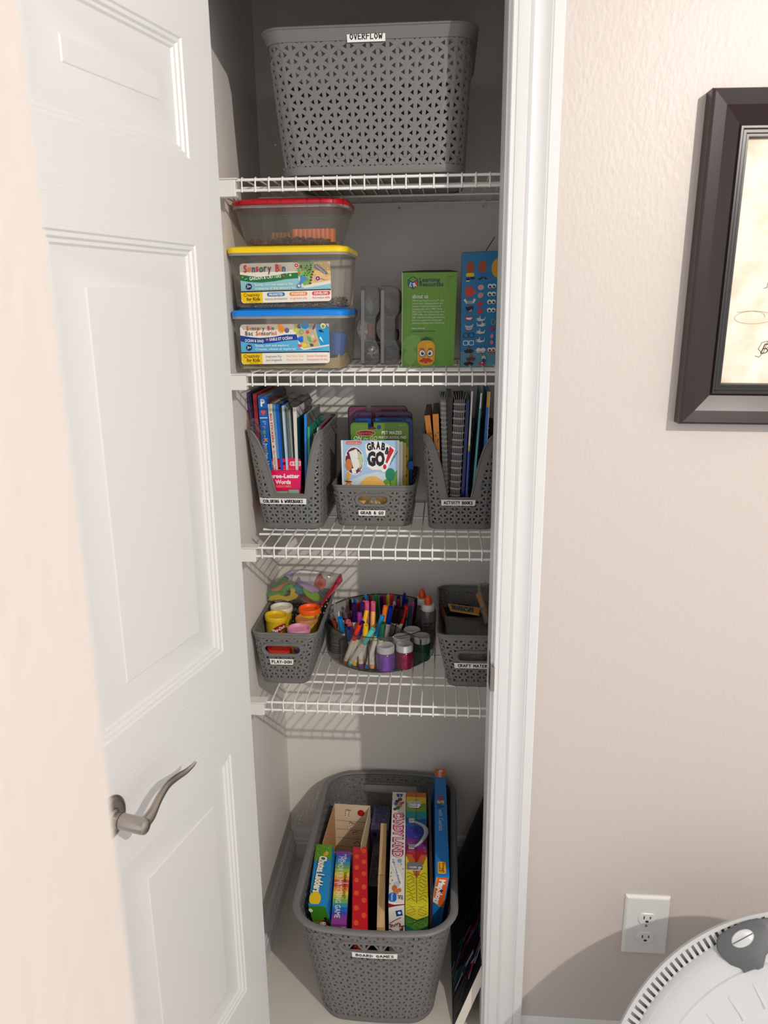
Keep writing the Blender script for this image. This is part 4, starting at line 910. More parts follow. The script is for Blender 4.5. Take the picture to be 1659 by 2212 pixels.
p = Print(q, 9, 235); p.text('BIG STICKERS', 2.4, 18, 4.4, (190, 40, 60), 56, 'l', pi/2, .02); p.text('for little hands', 2.6, 90, 4, (190, 70, 90), 50, 'l', pi/2); p.ell(4.4, 82, 1.6, 2.4, (180, 30, 60)); p.ell(4.4, 148, 1.6, 2.4, (120, 30, 50)); p.text('UNICORNS', 2.4, 186, 4.8, K, 34, 'l', pi/2, .02); p.build('print', t)
BK = [((588.6, 874), (594.8, 873.5), (604.2, 991), (598.6, 991), 6.1, 6.6, (84, 146, 196), 'pale blue picture book with green lower spine', (60, 110, 50)),
      ((595.4, 875.5), (601.6, 875), (609.8, 991), (604.6, 991), 6.05, 7.6, (4, 92, 206), 'bright blue book with white title near its foot', None),
      ((602.6, 881), (607.6, 880), (615.5, 991), (611.0, 991), 6.3, 7.0, (14, 74, 52), 'dark green book right of the bright blue one', None),
      ((608.2, 877), (612.8, 876), (621, 991), (616.4, 991), 6.0, 6.8, (188, 208, 226), 'pale book with yellow foot on its spine', (228, 196, 76)),
      ((614.2, 884), (617.4, 883), (624.5, 991), (621.6, 991), 6.3, 6.6, (86, 112, 132), 'slate blue thin book right of the pale one', None),
      ((618.2, 880), (621.2, 879), (628.4, 991), (625.2, 991), 6.2, 6.8, (120, 116, 106), 'thin grey brown book in the middle of coloring basket', None),
      ((622.4, 886), (626.6, 885), (633.5, 991), (629.4, 991), 6.2, 6.6, (126, 150, 148), 'thin grey green book in the coloring basket', None),
      ((627.4, 882), (631.0, 881), (637.0, 991), (634.2, 991), 6.4, 6.8, (34, 36, 40), 'black thin book beside the white and teal one', None)]
for tl, tr, br, bl, yf, dp, c, lb, foot in BK:
    t, q, e = slab('picture_book', lb, 'book', tl, tr, br, bl, yf, dp, c, GB, pages=(140, 140, 142))
    if foot: p = Print(q, 6, 220); p.rect(0, 140 if foot[0] < 100 else 178, 6, 220, foot); p.build('print', t)
    if c == (4, 92, 206): p = Print(q, 6, 220); p.text('PRESCHOOL', 1.5, 180, 3.2, WHT, 34, 'l', pi/2, .02); p.build('print', t)
t, q, e = slab('picture_book', 'white spined book with a teal cover in coloring basket', 'book', (632.3, 880.5), (640.2, 880), (643.6, 990), (637.4, 990), 6.0, 7.6, (226, 220, 212), GB, pages=(110, 100, 92))
p = Print([q[1], q[1]+e, q[2]+e, q[2]], 76, 100); p.rect(0, 9, 76, 100, (0, 84, 92)); p.ell(50, 60, 22, 30, (8, 40, 66)); p.rect(10, 40, 12, 60, (120, 170, 160)); p.build('print', t)
t, q, e = slab('picture_book', 'slim vivid blue book near the right side of coloring basket', 'book', (657, 896), (662.6, 895.5), (663, 985), (658, 985), 6.2, 7.2, (6, 138, 236), GB, pages=(200, 206, 210))
p = Print([q[1], q[1]+e, q[2]+e, q[2]], 70, 90); p.rect(0, 0, 70, 90, (116, 112, 106)); p.ell(40, 20, 20, 14, (150, 140, 136)); p.ell(56, 36, 10, 14, (110, 60, 66)); p.build('print', t)
t, q, e = slab('picture_book', 'slim teal green book at the right of coloring basket', 'book', (663.8, 922), (669.2, 921.5), (669.6, 985), (664.6, 985), 6.0, 7.0, (44, 164, 142), GB)
for k, (x, w_, c, lb, top) in enumerate(((672.5, 3.0, (34, 60, 50), 'dark green card pack lying back in the coloring basket', 937), (677, 3.2, (150, 140, 136), 'grey card pack beside the dark green one', 938), (681.5, 2.4, (58, 56, 58), 'charcoal card pack in the coloring basket', 936),
        (685, 2.6, (222, 214, 206), 'white card pack near the right rim of coloring basket', 924), (689, 2.4, (104, 128, 148), 'blue grey card pack by the right rim of coloring basket', 921), (692.4, 2.6, (150, 36, 46), 'red card pack at the right rim of coloring basket', 921))):
    slab('card_pack', lb, 'cards', (x, top), (x+w_, top-.3), (x+w_-6, 1000), (x-6, 1000), 6.4+.15*k, 6.6, c, GB)
# crinkled wraps
def film(name, label, cat, rows, mt, amp, seed):
    rd = random.Random(seed); m = MB(); R = []
    for r in rows: R.append([v+Vector((rd.uniform(-amp, amp), rd.uniform(-amp, amp), rd.uniform(-amp, amp))) for v in r])
    m.loft(R, False); o = m.build(name, mt, None); tag(o, label, cat); return o
CRINK = clear('crinkled_film', (226, 222, 226), .93, 1.6, .1, .05)
rows = []
for i in range(9):
    y = 905+i*9.5; rows.append([Yp(523+i*3.2+(j/7)*(34-.4*i), y+rs.uniform(-2, 2), 5.75) for j in range(8)])
film('plastic_wrap', 'crinkled clear wrap around the leftmost books of coloring basket', 'film', rows, CRINK, .10, 3)
rows = []
for i in range(7): rows.append([Yp(622+j*7.2+i*.5, 849+i*6.5+j*.6+rs.uniform(-2, 2), 7.5+j*.5) for j in range(8)])
film('plastic_wrap', 'grey crumpled film over the books in the middle of coloring basket', 'film', rows, clear('smoky_film', (120, 112, 112), .8, 1.2, .15, .55), .13, 5)

# pink card box at the front of the basket
t = thing('card_box', 'bright pink puzzle card box standing in the coloring basket front', 'box', tuple(Yp(612, 1066, 5.8)))
a, b = Yp(572, 1017, 5.55), Yp(650, 1017, 5.55); c, d = Yp(647.5, 1068, 5.62), Yp(577, 1068, 5.62); e = Vector((0, .55, 0))
k = .35; dn = Vector((0, 0, -1.2))
m = MB(); m.hexa([d+dn, c+dn, c+dn+e, d+dn+e, a, b, b+e, a+e]); m.build('carton', mat('pink_card', (236, 16, 100), .3), t)
A, B = Yp(577.5, 1012, 6.1), Yp(651, 1011, 6.1); hgt = Yp(600, 991, 6.1).z-A.z
tabq = [A+Vector((0, 0, hgt)), B+Vector((0, 0, hgt)), B-Vector((0, 0, .15)), A-Vector((0, 0, .15))]
m = MB(); pts = [tabq[3], tabq[2]]
for cx, s_ in ((tabq[1], -1), (tabq[0], 1)):
    for i in range(6):
        w = pi/2*i/5; r_ = .35
        if s_ < 0: pts.append(cx+Vector((-r_+r_*cos(w), 0, -r_+r_*sin(w))))
        else: pts.append(cx+Vector((r_-r_*sin(w), 0, -r_+r_*cos(w))))
m.prism(pts, (0, .04, 0)); m.build('hang_tab', mat('pink_card', (236, 16, 100), .3), t)
p = Print([a, b, c, d], 78, 50); p.text('Three-Letter', 39, 15, 8.4, WHT, 73, 'c', bold=.04); p.text('Words', 39, 27.5, 8.2, WHT, 35, 'c', bold=.04); p.text('PUZZLE CARDS', 40, 34.5, 3.6, (250, 180, 60), 35, 'c', bold=.02)
p.poly([(0, 42), (16, 41), (22, 42.5), (26, 43), (50, 43), (50, 50), (0, 50)], (142, 184, 160)); p.rr(52, 40, 76, 50, 2, (140, 196, 162)); p.ell(19, 51, 7, 5, (80, 20, 30), a0=pi, a1=2*pi); p.poly([(7, 50), (9, 42), (11, 50)], (226, 200, 90)); p.build('print', t)
p = Print(tabq, 74, 22); p.poly([(7, 9), (14, 3.5), (21, 8), (22, 17), (8, 17)], (246, 190, 50))
for x in (10, 14, 18): p.ell(x+.5, 13, 1.6, 2, (110, 50, 30)); p.rect(x-1, 14, x+2, 16, (110, 50, 30))
p.text('SCHOOL', 10.5, 9.6, 2, (110, 50, 30), 8)
p.poly([(28, 11), (34, 8), (38, 6.6), (42, 8), (48, 10.5), (42, 12), (34, 12)], (40, 10, 24)); p.ell(53.5, 10, 4.4, 4.4, (244, 220, 220)); p.rr(56, 5.6, 73.5, 14.6, 1, (240, 214, 214)); p.text('FREE', 59, 12.6, 5, (206, 60, 60), 12.5, bold=.03); p.ell(53.5, 10, 2.6, 2.6, (230, 110, 130)); p.rect(10, 20.4, 60, 21.2, (250, 150, 90)); p.build('print', t)

# pads and pouches in the middle basket
GPAD = 'water reveal pads in the middle basket'
def pad(label, px_l, px_r, py, yf, rgb, gap, words=None, skew=0.0, bottom=1052):
    a, b = Yp(px_l, py, yf), Yp(px_r, py, yf); z0 = FB+.06; sl = skew
    t = thing('activity_pad', label, 'pad', (a.x/2+b.x/2, yf, z0), GPAD)
    def outline(x0, x1, z1, r, y):
        pts = [(x0+sl*(z1-z0), y, z0), (x1, y, z0)]
        for i in range(7): w = pi/2*i/6; pts.append((x1-r+r*cos(w), y, z1-r+r*sin(w)))
        if gap:
            g0, g1 = Yp(gap[0], py, yf).x, Yp(gap[1], py, yf).x; pts += [(g1, y, z1), (g1, y, z1-.62), (g0, y, z1-.62), (g0, y, z1)]
        for i in range(7): w = pi/2*i/6; pts.append((x0+r-r*sin(w), y, z1-r+r*cos(w)))
        return [Vector(q) for q in pts]
    m = MB(); m.prism(outline(a.x, b.x, a.z, .45, yf), (0, .14, 0)); m.build('back_card', mat('black_card', (16, 14, 18), .35), t)
    m = MB(); g = .11; o = outline(a.x+g, b.x-g, a.z-g, .38, yf-.015)
    m.prism(o, (0, .014, 0)); m.build('front_card', mat('pad_%d_%d_%d' % rgb, rgb, .3), t)
    q = [Vector((a.x+g, yf-.016, a.z-g)), Vector((b.x-g, yf-.016, a.z-g)), Vector((b.x-g, yf-.016, z0)), Vector((a.x+g, yf-.016, z0))]
    return t, q
t, q = pad('maroon pink activity pad at the back of the middle basket', 751, 880.5, 876.5, 11.9, (126, 46, 88), (791.5, 801.5)); p = Print(q, 130, 200); p.text('Ages 5+', 106, 9.6, 4, (200, 150, 180), 15); p.ell(68, 6, 5, 3, (150, 90, 120)); p.build('print', t)
t, q = pad('dark purple activity pad second from the back of the middle basket', 762, 891, 888.5, 11.1, (74, 36, 92), (802, 812)); p = Print(q, 130, 200); p.text('Ages 4+', 106, 9.6, 4, (150, 110, 160), 15); p.poly([(58, 7), (64, 4.6), (70, 7), (66, 10), (60, 10)], (30, 12, 40)); p.build('print', t)
t, q = pad('blue activity pad behind the green one in the middle basket', 762, 892, 901.5, 10.3, (8, 96, 190), (801, 811)); p = Print(q, 130, 200); p.text('Ages 3+', 108, 7, 4, (190, 210, 240), 15); p.rect(4, 90, 126, 190, (20, 50, 130)); p.build('print', t)
t, q = pad('green pet mazes activity pad behind the pouch', 754.5, 885, 909.8, 9.4, (98, 140, 34), (795, 807), skew=.0)
p = Print(q, 130, 200)
p.poly([(42, 10), (50, 9.4), (57, 11), (58, 14), (42, 15)], (110, 24, 34)); p.ell(64, 10, 5, 5, (40, 60, 130))
p.ell(34, 22.6, 21.5, 6.4, (226, 190, 160)); p.ell(34, 22.6, 20.4, 5.4, (128, 16, 26)); p.text('Melissa & Doug', 34, 24.8, 4.2, (226, 130, 120), 33, 'c')
p.text('ON', 6, 38, 8.6, WHT, 17, bold=.01, shear=.25); p.text('the', 28, 37, 5.4, WHT, 11, shear=.25); p.text('GO', 42, 38, 8.6, WHT, 17, bold=.0, shear=.25)
p.text('PET MAZES', 70, 25, 6.6, WHT, 45, bold=.03); p.text('WATER-REVEAL PAD', 62, 34.5, 5.6, WHT, 63, bold=.02); p.text('Ages 4+', 108, 7.4, 3.6, (196, 214, 140), 15)
p.rect(0, 52, 130, 200, (206, 176, 40))
for i in range(9): p.ell(112+(i % 3)*6, 58+i*7, 2.6, 3, K)
p.build('print', t)
GPO = 'snack pouches of craft kits at the front of the middle basket'
def pouch(label, pl, pr, py, yf, rgb, lean=.25):
    a, b = Yp(pl, py, yf+lean), Yp(pr, py, yf+lean); c = Vector((b.x-.06, yf, FB+.1)); d = Vector((a.x+.06, yf, FB+.1))
    t = thing('craft_pouch', label, 'pouch', tuple((c+d)/2), GPO)
    m = MB(); rings = []
    for i in range(9):
        v = i/8; l0 = d+(a-d)*v; r0 = c+(b-c)*v; th = .07+.2*sin(pi*min(1, v*1.15+.0))**.8 if v < .87 else .06; ring = []
        for j in range(9): u = j/8; ring.append(l0+(r0-l0)*u+Vector((0, -th*sin(pi*u)**.6, 0)))
        for j in range(8, -1, -1): u = j/8; ring.append(l0+(r0-l0)*u+Vector((0, .02+th*.6*sin(pi*u)**.6, 0)))
        rings.append(ring)
    m.loft(rings, True, (True, True)); m.build('pouch_film', mat('pouch_%d_%d_%d' % rgb, rgb, .22), t, smooth=60)
    return t, [a, b, c, d], rings
pouch('third craft pouch with yellow edge just behind the front pouches', 751, 877.5, 956, 8.35, (196, 170, 50))
pouch('maroon edged craft pouch tucked behind the blue sky pouch', 745, 870, 954, 7.75, (236, 232, 230))
t, q, rings = pouch('light blue grab and go pouch at the front of the middle basket', 736.5, 862.5, 951, 7.15, (160, 196, 230))
class CurvedPrint(Print):
    def P(s, u, v, l):
        a, b = max(0, min(1, u/s.W)), max(0, min(1, v/s.H)); x = a*8; y = (1-b)*8; i, j = min(7, int(y)), min(7, int(x)); fy, fx = y-i, x-j
        R = s.rings; g = R[i][j]*(1-fy)*(1-fx)+R[i+1][j]*fy*(1-fx)+R[i][j+1]*(1-fy)*fx+R[i+1][j+1]*fy*fx
        return g+Vector((0, -.022-.0016*l, 0))
    def poly(s, pts, col):
        # split into small pieces so that the print follows the pillow shape
        bm = bmesh.new(); vs = [bm.verts.new((u, v, 0)) for u, v in pts]
        try: f = bm.faces.new(vs)
        except ValueError: bm.free(); return s
        for ax, L_ in ((0, s.W), (1, s.H)):
            for i in range(1, 8):
                co = [0, 0, 0]; co[ax] = L_*i/8; no = [0, 0, 0]; no[ax] = 1
                bmesh.ops.bisect_plane(bm, geom=bm.verts[:]+bm.edges[:]+bm.faces[:], plane_co=co, plane_no=no)
        s.k += 1; bm.verts.index_update()
        s.m.add([s.P(v.co.x, v.co.y, s.k) for v in bm.verts], [tuple(v.index for v in f.verts) for f in bm.faces], col); bm.free(); return s
p = CurvedPrint(q, 126, 120); p.rings = rings
p.rect(4, 0, 122, 60, (166, 202, 236)); p.rect(4, 58, 122, 120, (150, 190, 110)); p.poly([(4, 62), (30, 56), (50, 50), (80, 46), (122, 54), (122, 70), (4, 80)], (206, 222, 232)); p.poly([(84, 64), (122, 44), (122, 120), (96, 120)], (106, 156, 60)); p.poly([(98, 66), (106, 64), (104, 120), (92, 120)], (170, 206, 120))
p.rect(0, 0, 4, 120, (236, 240, 242)); p.rect(122, 0, 126, 120, (236, 240, 242)); p.rr(11, 1.2, 45, 6, 2, (214, 96, 60)); p.text('nickelodeon', 13, 5, 2.8, (250, 220, 200), 30)
p.ell(28, 30, 21, 21, WHT); p.ell(28, 30, 19.6, 19.6, (96, 30, 66)); p.poly([(30, 12), (46, 22), (47, 34), (40, 44), (34, 30)], (190, 206, 160)); p.poly([(17, 17), (34, 12.5), (40, 38), (33, 44), (26, 40)], (236, 236, 232)); p.ell(16, 36, 8, 9, (206, 126, 66)); p.line([(37, 26), (42, 47)], 2.2, (190, 90, 100)); p.poly([(22, 42), (30, 40), (33, 48), (24, 50)], WHT)
p.poly([(53, 6), (66, 1), (88, 1), (106, 8), (118, 12), (110, 28), (99, 44), (92, 47), (86, 43), (68, 43), (56, 38), (58, 26), (54, 18)], WHT)
p.text('G', 57, 15.5, 10, K, 9.6, bold=.06, ang=-.2); p.text('R', 66.5, 13, 10, K, 8.6, bold=.06, ang=-.08); p.text('A', 76, 12.4, 10, K, 9.6, bold=.06); p.text('B', 87, 13.4, 10, K, 8.4, bold=.06, ang=.15); p.text('&', 94.4, 19, 10, K, 10, bold=.05, ang=.25)
p.text('GO', 57, 36, 18, K, 38, bold=.07); p.poly([(106, 8.6), (115, 14.5), (100, 34), (96.6, 31.6)], (196, 24, 52)); p.ell(95, 38.6, 3.7, 3.7, (196, 24, 52))
for k in range(4): p.line([(107+k*4, 36-k*5), (112+k*3.6, 25-k*3)], .9, (60, 60, 64))
p.ell(107, 50, 10.5, 9.5, (14, 128, 96)); p.rect(106, 58, 108, 72, (90, 110, 60))
p.ell(15, 52, 5, 5.4, (240, 170, 60)); p.ell(15, 70, 8, 8.6, (226, 130, 50)); p.ell(15, 70, 5, 5.8, (244, 196, 110)); p.rect(8, 60, 22, 62, (150, 50, 30)); p.rect(6, 78, 24, 80.6, (120, 40, 30)); p.poly([(4, 84), (24, 84), (30, 96), (30, 120), (4, 120)], (206, 206, 190))
for i in range(10): p.ell(8+(i*7) % 20, 90+i*2.6, 1.1, .9, (110, 110, 110))
# plain warm rounded shape in place of the character
p.ell(68, 88, 37, 36, (236, 186, 96)); p.ell(68, 92, 24, 26, (244, 204, 122)); p.poly([(20, 104), (30, 92), (38, 92), (44, 100), (52, 108), (52, 120), (18, 120)], (24, 116, 214))
p.build('print', t, INKG)
m = MB(); a, b = Yp(881, 996, 9.0), Yp(893, 1014, 9.0); m.box(a.x, b.x, 8.9, 9.15, b.z, a.z)
tag(m.build('felt_tab', mat('blue_felt', (40, 100, 170), .9, 0, .5, 300), None, bevel=.05), 'small blue felt tag at the right of the middle basket pads', 'tag')

# books in the activity basket
GA = 'books standing in the activity basket'
for px, lb, txt in ((((916.8, 898), (928.6, 896.8), (941, 1000), (928.5, 1000)), 'orange colouring book with open black top at the left of activity basket', None), (((934.2, 894.8), (947.4, 894), (952.6, 1062), (944.4, 1062)), 'orange creativity book second from left in activity basket', 'Colour/Creativity')):
    t, q, e = slab('craft_book', lb, 'book', *px, 5.9, 7.4, (232, 142, 46), GA)
    p = Print([q[0]+e, q[1]+e, q[1], q[0]], 12, 80); p.rect(0, 0, 12, 80, (44, 42, 46)); p.poly([(1, 80), (11, 80), (9, 68), (3, 70)], (20, 16, 18)); p.build('top_print', t)
    p = Print(q, 12, 160)
    for x, y in ((4, 30), (9, 36), (8, 38), (3, 50), (9, 26)): p.ell(x, y, 1.2, 1.4, (96, 110, 30))
    if txt: p.text(txt, 8.6, 118, 7.4, (120, 20, 50), 68, 'l', -pi/2, .05); p.text(txt, 8.6, 118, 7.4, WHT, 68, 'l', -pi/2, .012)
    p.build('print', t)
def spiral_book(label, px, yf, depth, ncoil, wide, cover, pg):
    t, q, e = slab('spiral_book', label, 'book', *px, yf+.18, depth, cover, GA, pages=(60, 58, 56))
    a, b, c, d = q; rd = random.Random(len(label))
    m = MB(); n = 6
    for i in range(n):
        u = (i+.5)/n; p0 = a+(b-a)*u; p1 = d+(c-d)*u; w_ = .02; o = Vector((w_, 0, 0)); yv = Vector((0, -.14+.03*rd.random(), 0)); tipx = Vector(((u-.5)*.5+rd.uniform(-.05, .05), 0, .62)); yb = Vector((0, 2.2, 0))
        m.hexa([p1-o+yv, p1+o+yv, p1+o, p1-o, p0-o+yv, p0+o+yv, p0+o, p0-o])
        m.loft([[p0-o+yv, p0+o+yv, p0+o+yb, p0-o+yb], [p0-o+yv+tipx*.5+Vector((0, .35, 0)), p0+o+yv+tipx*.5+Vector((0, .35, 0)), p0+o+yb+tipx*.5, p0-o+yb+tipx*.5], [p0-o*.5+yv+tipx+Vector((0, 1.1, 0)), p0+o*.5+yv+tipx+Vector((0, 1.1, 0)), p0+o+yb+tipx, p0-o+yb+tipx]], True, (True, True))
    m.build('page_edges', mat('page_%d' % pg[0], pg, .7), t, kind='stuff')
    ring = None
    for i in range(ncoil):
        v = (i+.6)/ncoil; l0 = a+(d-a)*v; r0 = b+(c-b)*v; cen = (l0+r0)/2; w_ = (r0-l0).length/2+.05
        if l0.z < FB+.25: continue
        m = MB(); m.tube([cen+Vector((w_*cos(2*pi*k/20), -.05+wide*sin(2*pi*k/20), (.02*sin(2*pi*k/10)))) for k in range(20)], .028 if ncoil < 24 else .022, 5, True)
        m.tube([cen+Vector((w_*cos(2*pi*k/20), -.05+wide*sin(2*pi*k/20), .085+.02*sin(2*pi*k/10))) for k in range(20)], .028 if ncoil < 24 else .022, 5, True)
        m.build('coil_ring', mat('white_wire_coil', (206, 204, 200), .3), t, smooth=60)
spiral_book('slim spiral bound book with white coil in activity basket', ((952.2, 866), (962.8, 866), (968, 1062), (957, 1062)), 5.9, 7.2, 27, .2, (60, 56, 56), (176, 176, 172))
slab('book', 'dark grey softcover between the two spiral bound books', 'book', (964, 858), (976, 858), (978, 1062), (969, 1062), 6.8, 6.8, (52, 48, 50), GA)
spiral_book('thick spiral bound book with wide white coil in activity basket', ((981.2, 864), (1005, 864), (993.5, 1062), (972.5, 1062)), 5.9, 7.0, 18, .3, (60, 60, 70), (166, 160, 154))
slab('book', 'dark blue softcover right of the thick spiral book', 'book', (1007, 866), (1014.5, 865), (1003, 1062), (996.5, 1062), 6.2, 7.0, (18, 36, 104), GA)
def side(q, e): return [q[1], q[1]+e, q[2]+e, q[2]]
t, q, e = slab('coloring_pad', 'glossy pad with white upper edge and blue foot in activity basket', 'pad', (1018.2, 845.5), (1022, 845.5), (1010, 1062), (1006, 1062), 6.1, 7.0, (220, 222, 224), GA)
p = Print(q, 4, 216); p.rect(0, 92, 4, 216, (40, 90, 190)); p.rect(0, 86, 4, 94, (196, 176, 80)); p.rect(0, 180, 4, 200, (150, 30, 50)); p.build('print', t)
p = Print(side(q, e), 70, 216); p.rect(0, 0, 70, 90, (180, 178, 184)); p.ell(36, 30, 22, 18, (22, 20, 26)); p.ell(20, 66, 10, 8, (22, 20, 26)); p.rect(0, 90, 70, 216, (14, 34, 96)); p.rect(12, 90, 20, 216, (110, 16, 34)); p.build('side_print', t)
t, q, e = slab('coloring_pad', 'pad with glittery teal edge in the activity basket', 'pad', (1038.2, 849.5), (1041.6, 849), (1025, 1062), (1020, 1062), 6.1, 7.0, (92, 170, 176), GA)
p = Print(q, 4, 216); p.rect(0, 0, 4, 24, (226, 228, 230)); p.build('print', t)
p = Print(side(q, e), 70, 216); p.rect(0, 0, 70, 100, (168, 166, 172)); p.ell(26, 30, 12, 24, (26, 24, 30)); p.line([(4, 62), (40, 56)], 3, (40, 40, 70)); p.line([(4, 72), (40, 66)], 3, (40, 40, 70)); p.rect(0, 100, 70, 216, (16, 44, 110)); p.rect(14, 100, 26, 216, (110, 18, 40)); p.build('side_print', t)
t, q, e = slab('coloring_pad', 'sky blue pad with yellow top next to the jamb', 'pad', (1052.6, 846), (1059.4, 846), (1050, 1000), (1043, 1000), 6.1, 7.0, (52, 120, 196), GA)
p = Print(q, 7, 216); p.rect(0, 0, 7, 24, (214, 172, 40)); p.rect(5.6, 0, 7, 140, (214, 214, 220)); p.build('print', t)

# ------------------------------------------------------------------ modelling dough tubs
def dough_tub(label, lid_px, zl, rgb, words=None, tilt=0.0, tiltax='Y', face=-pi/2):
    c = Zp(lid_px[0], lid_px[1], zl); base = c+Vector((0, 0, -2.55))
    M3 = Matrix.Rotation(tilt, 3, tiltax)
    t = thing('dough_tub', label, 'tub', tuple(base), 'dough tubs in the basket on the lowest shelf')
    prof = [(0, 0), (.82, 0), (.86, .05), (.98, 2.1), (.98, 2.2)]
    m = MB(); m.lathe(prof, base, 28, M3); m.build('tub', mat('tub_yellow', (214, 186, 36), .35), t, smooth=40)
    m = MB(); m.lathe([(1.0, 2.05), (1.07, 2.08), (1.08, 2.42), (1.04, 2.5), (.96, 2.5), (.9, 2.44), (.86, 2.22), (0, 2.2)], base, 32, M3); m.build('lid', mat('tub_lid_%d_%d_%d' % rgb, rgb, .4), t, smooth=40)
    if words:
        class LP(Print):
            def P(s, u, v, l):
                a = face+(u-30)/60*1.9; z = 1.45-(v-20)/40*1.25; r = .86+.12*z/2.1+.006+.0012*l
                return base+M3@Vector((r*cos(a), r*sin(a), z))
        p = LP([base, base+Vector((1, 0, 0)), base+Vector((1, 0, -1)), base+Vector((0, 0, -1))], 60, 40)
        for i in range(12):     # the curved red patch, in slices
            a0, a1 = -24+i*4, -20+i*4
            h0, h1 = 13*sqrt(max(0, 1-(a0/24.5)**2)), 13*sqrt(max(0, 1-(a1/24.5)**2)); sl = -.34
            p.poly([(30+a0, 22-h0+a0*sl), (30+a1, 22-h1+a1*sl), (30+a1, 22+h1+a1*sl), (30+a0, 22+h0+a0*sl)], (150, 20, 30))
        p.k += 6; p.text('Play-Doh', 11, 33, 10.5, WHT, 42, 'l', -.33, .03); p.build('print', t)
    return t
dough_tub('yellow lidded dough tub with red logo patch, front left of the dough basket', (593.5, 1326), 33.75, (226, 188, 20), True, .06, 'Y', -pi/2+.5)
dough_tub('white lidded dough tub behind the yellow one in the dough basket', (608, 1308), 33.7, (222, 216, 200), None)
dough_tub('orange lidded dough tub at the right of the dough basket', (669, 1311), 33.7, (255, 98, 20), None)
dough_tub('tan lidded dough tub between the orange and the pink one', (662.5, 1332), 33.3, (196, 130, 84), None)
dough_tub('pink lidded dough tub at the front of the dough basket', (645.5, 1354), 33.1, (226, 152, 182), None)
def lying_tub(label, cx, cy, cz, rgb, rx, rz):
    t = thing('dough_tub', label, 'tub', (cx, cy, cz-1.0), 'dough tubs in the basket on the lowest shelf'); M3 = Matrix.Rotation(rz, 3, 'Z')@Matrix.Rotation(rx, 3, 'X')
    m = MB(); m.lathe([(0, 0), (.82, 0), (.98, 2.1)], (cx, cy, cz), 24, M3); m.build('tub', mat('tub_yellow', (214, 186, 36), .35), t, smooth=40)
    m = MB(); m.lathe([(1.0, 2.05), (1.07, 2.08), (1.08, 2.42), (1.0, 2.5), (.9, 2.44), (.86, 2.25), (0, 2.22)], (cx, cy, cz), 28, M3); m.build('lid', mat('tub_lid_%d_%d_%d' % rgb, rgb, .4), t, smooth=40)
lying_tub('red lidded dough tub seen through the hand hole of the dough basket', -15.1, 5.2, 28.9, (232, 50, 40), .25, .2)
lying_tub('purple lidded dough tub seen through the hand hole of the dough basket', -12.95, 5.2, 28.9, (96, 50, 160), .15, .9)

# zip bag of cutters lying on top of the tubs
bz = thing('zip_bag', 'clear zip bag of dough cutters with a red zip strip on the dough basket', 'bag', (-13.4, 10, 34.0))
def BG(x, y, dy): return Yp(x, y, 10.0+dy)
outl = [(574, 1300), (571, 1284), (580, 1268), (594, 1254), (612, 1240), (628, 1231), (650, 1229), (680, 1231), (708, 1235), (738, 1240), (741, 1254), (722, 1274), (704, 1295), (690, 1309), (664, 1304), (640, 1303), (612, 1299), (594, 1303)]
cx_ = sum(q[0] for q in outl)/len(outl); cy_ = sum(q[1] for q in outl)/len(outl)
rb = random.Random(21); rings = []
for s_, dy in ((1.0, 0), (.93, -.55), (.75, -.95), (.5, -1.15), (.22, -1.2)):
    rings.append([BG(cx_+(x-cx_)*s_+rb.uniform(-1.2, 1.2)*(s_ < 1), cy_+(y-cy_)*s_+rb.uniform(-1.2, 1.2)*(s_ < 1), dy+rb.uniform(-.12, .12)*(s_ < 1)) for x, y in outl])
back = [[BG(cx_+(x-cx_)*s_, cy_+(y-cy_)*s_-4, dy) for x, y in outl] for s_, dy in ((.9, .5), (.5, .8))]
m = MB(); m.loft(list(reversed(rings))+back, True, (True, True)); m.build('film', clear('bag_film', (236, 236, 232), .96, 1.3, .08, .07), bz, smooth=50)
m = MB()
for k, (o, w_) in enumerate(((0, 2.2), (6, 1.6), (11, 2.4))):
    pa = [BG(736-o*.1, 1239+o*1.2, -.5), BG(722-o*.2, 1262+o*.9, -.9), BG(704, 1288+o*.4, -1.3), BG(691, 1312, -2.2)]
    m.tube(pa, .06 if k != 2 else .09, 6)
pa = [[BG(737, 1241, -.48), BG(721, 1262, -.85), BG(703, 1288, -1.25), BG(690, 1312, -2.1)], [BG(740, 1256, -.55), BG(724, 1275, -.95), BG(706, 1294, -1.3), BG(693, 1313, -2.1)]]
m.loft(pa, False); m.build('zip_strip', mat('red_zip', (150, 24, 44), .35), bz)
def flat_toy(name, label, px, dy, th, rgb, rough=.35, tz=0.0):
    P3 = [BG(x, y, dy+tz*(y-1270)/40) for x, y in px]; m = MB(); m.prism(P3, (0, th, th*.25)); o = m.build(name, mat('toy_%d_%d_%d' % rgb, rgb, rough), None, bevel=.04); tag(o, label, 'cutter' if 'cutter' in name else 'paper' if 'paper' in name else 'lid', 'dough cutters and lids in the zip bag' if 'cutter' in name else None)
flat_toy('dough_cutter', 'long yellow dough cutter along the bottom of the zip bag', [(579, 1296), (582, 1290), (600, 1286), (616, 1291), (626, 1288), (628, 1276), (626, 1273), (631, 1272), (637, 1274), (636, 1283), (644, 1288), (640, 1293), (622, 1299), (610, 1295), (596, 1296), (586, 1299)], -.6, .25, (232, 196, 20))
flat_toy('dough_cutter', 'green dough cutter above the long yellow one in the zip bag', [(577, 1287), (582, 1280), (600, 1281), (614, 1277), (620, 1282), (613, 1287), (600, 1285), (590, 1291), (580, 1291)], -.35, .25, (70, 160, 70))
flat_toy('dough_cutter', 'ochre dough cutter behind the green ones in the zip bag', [(584, 1276), (598, 1270), (606, 1262), (622, 1257), (622, 1263), (610, 1270), (606, 1277), (592, 1279)], -.1, .2, (206, 140, 50))
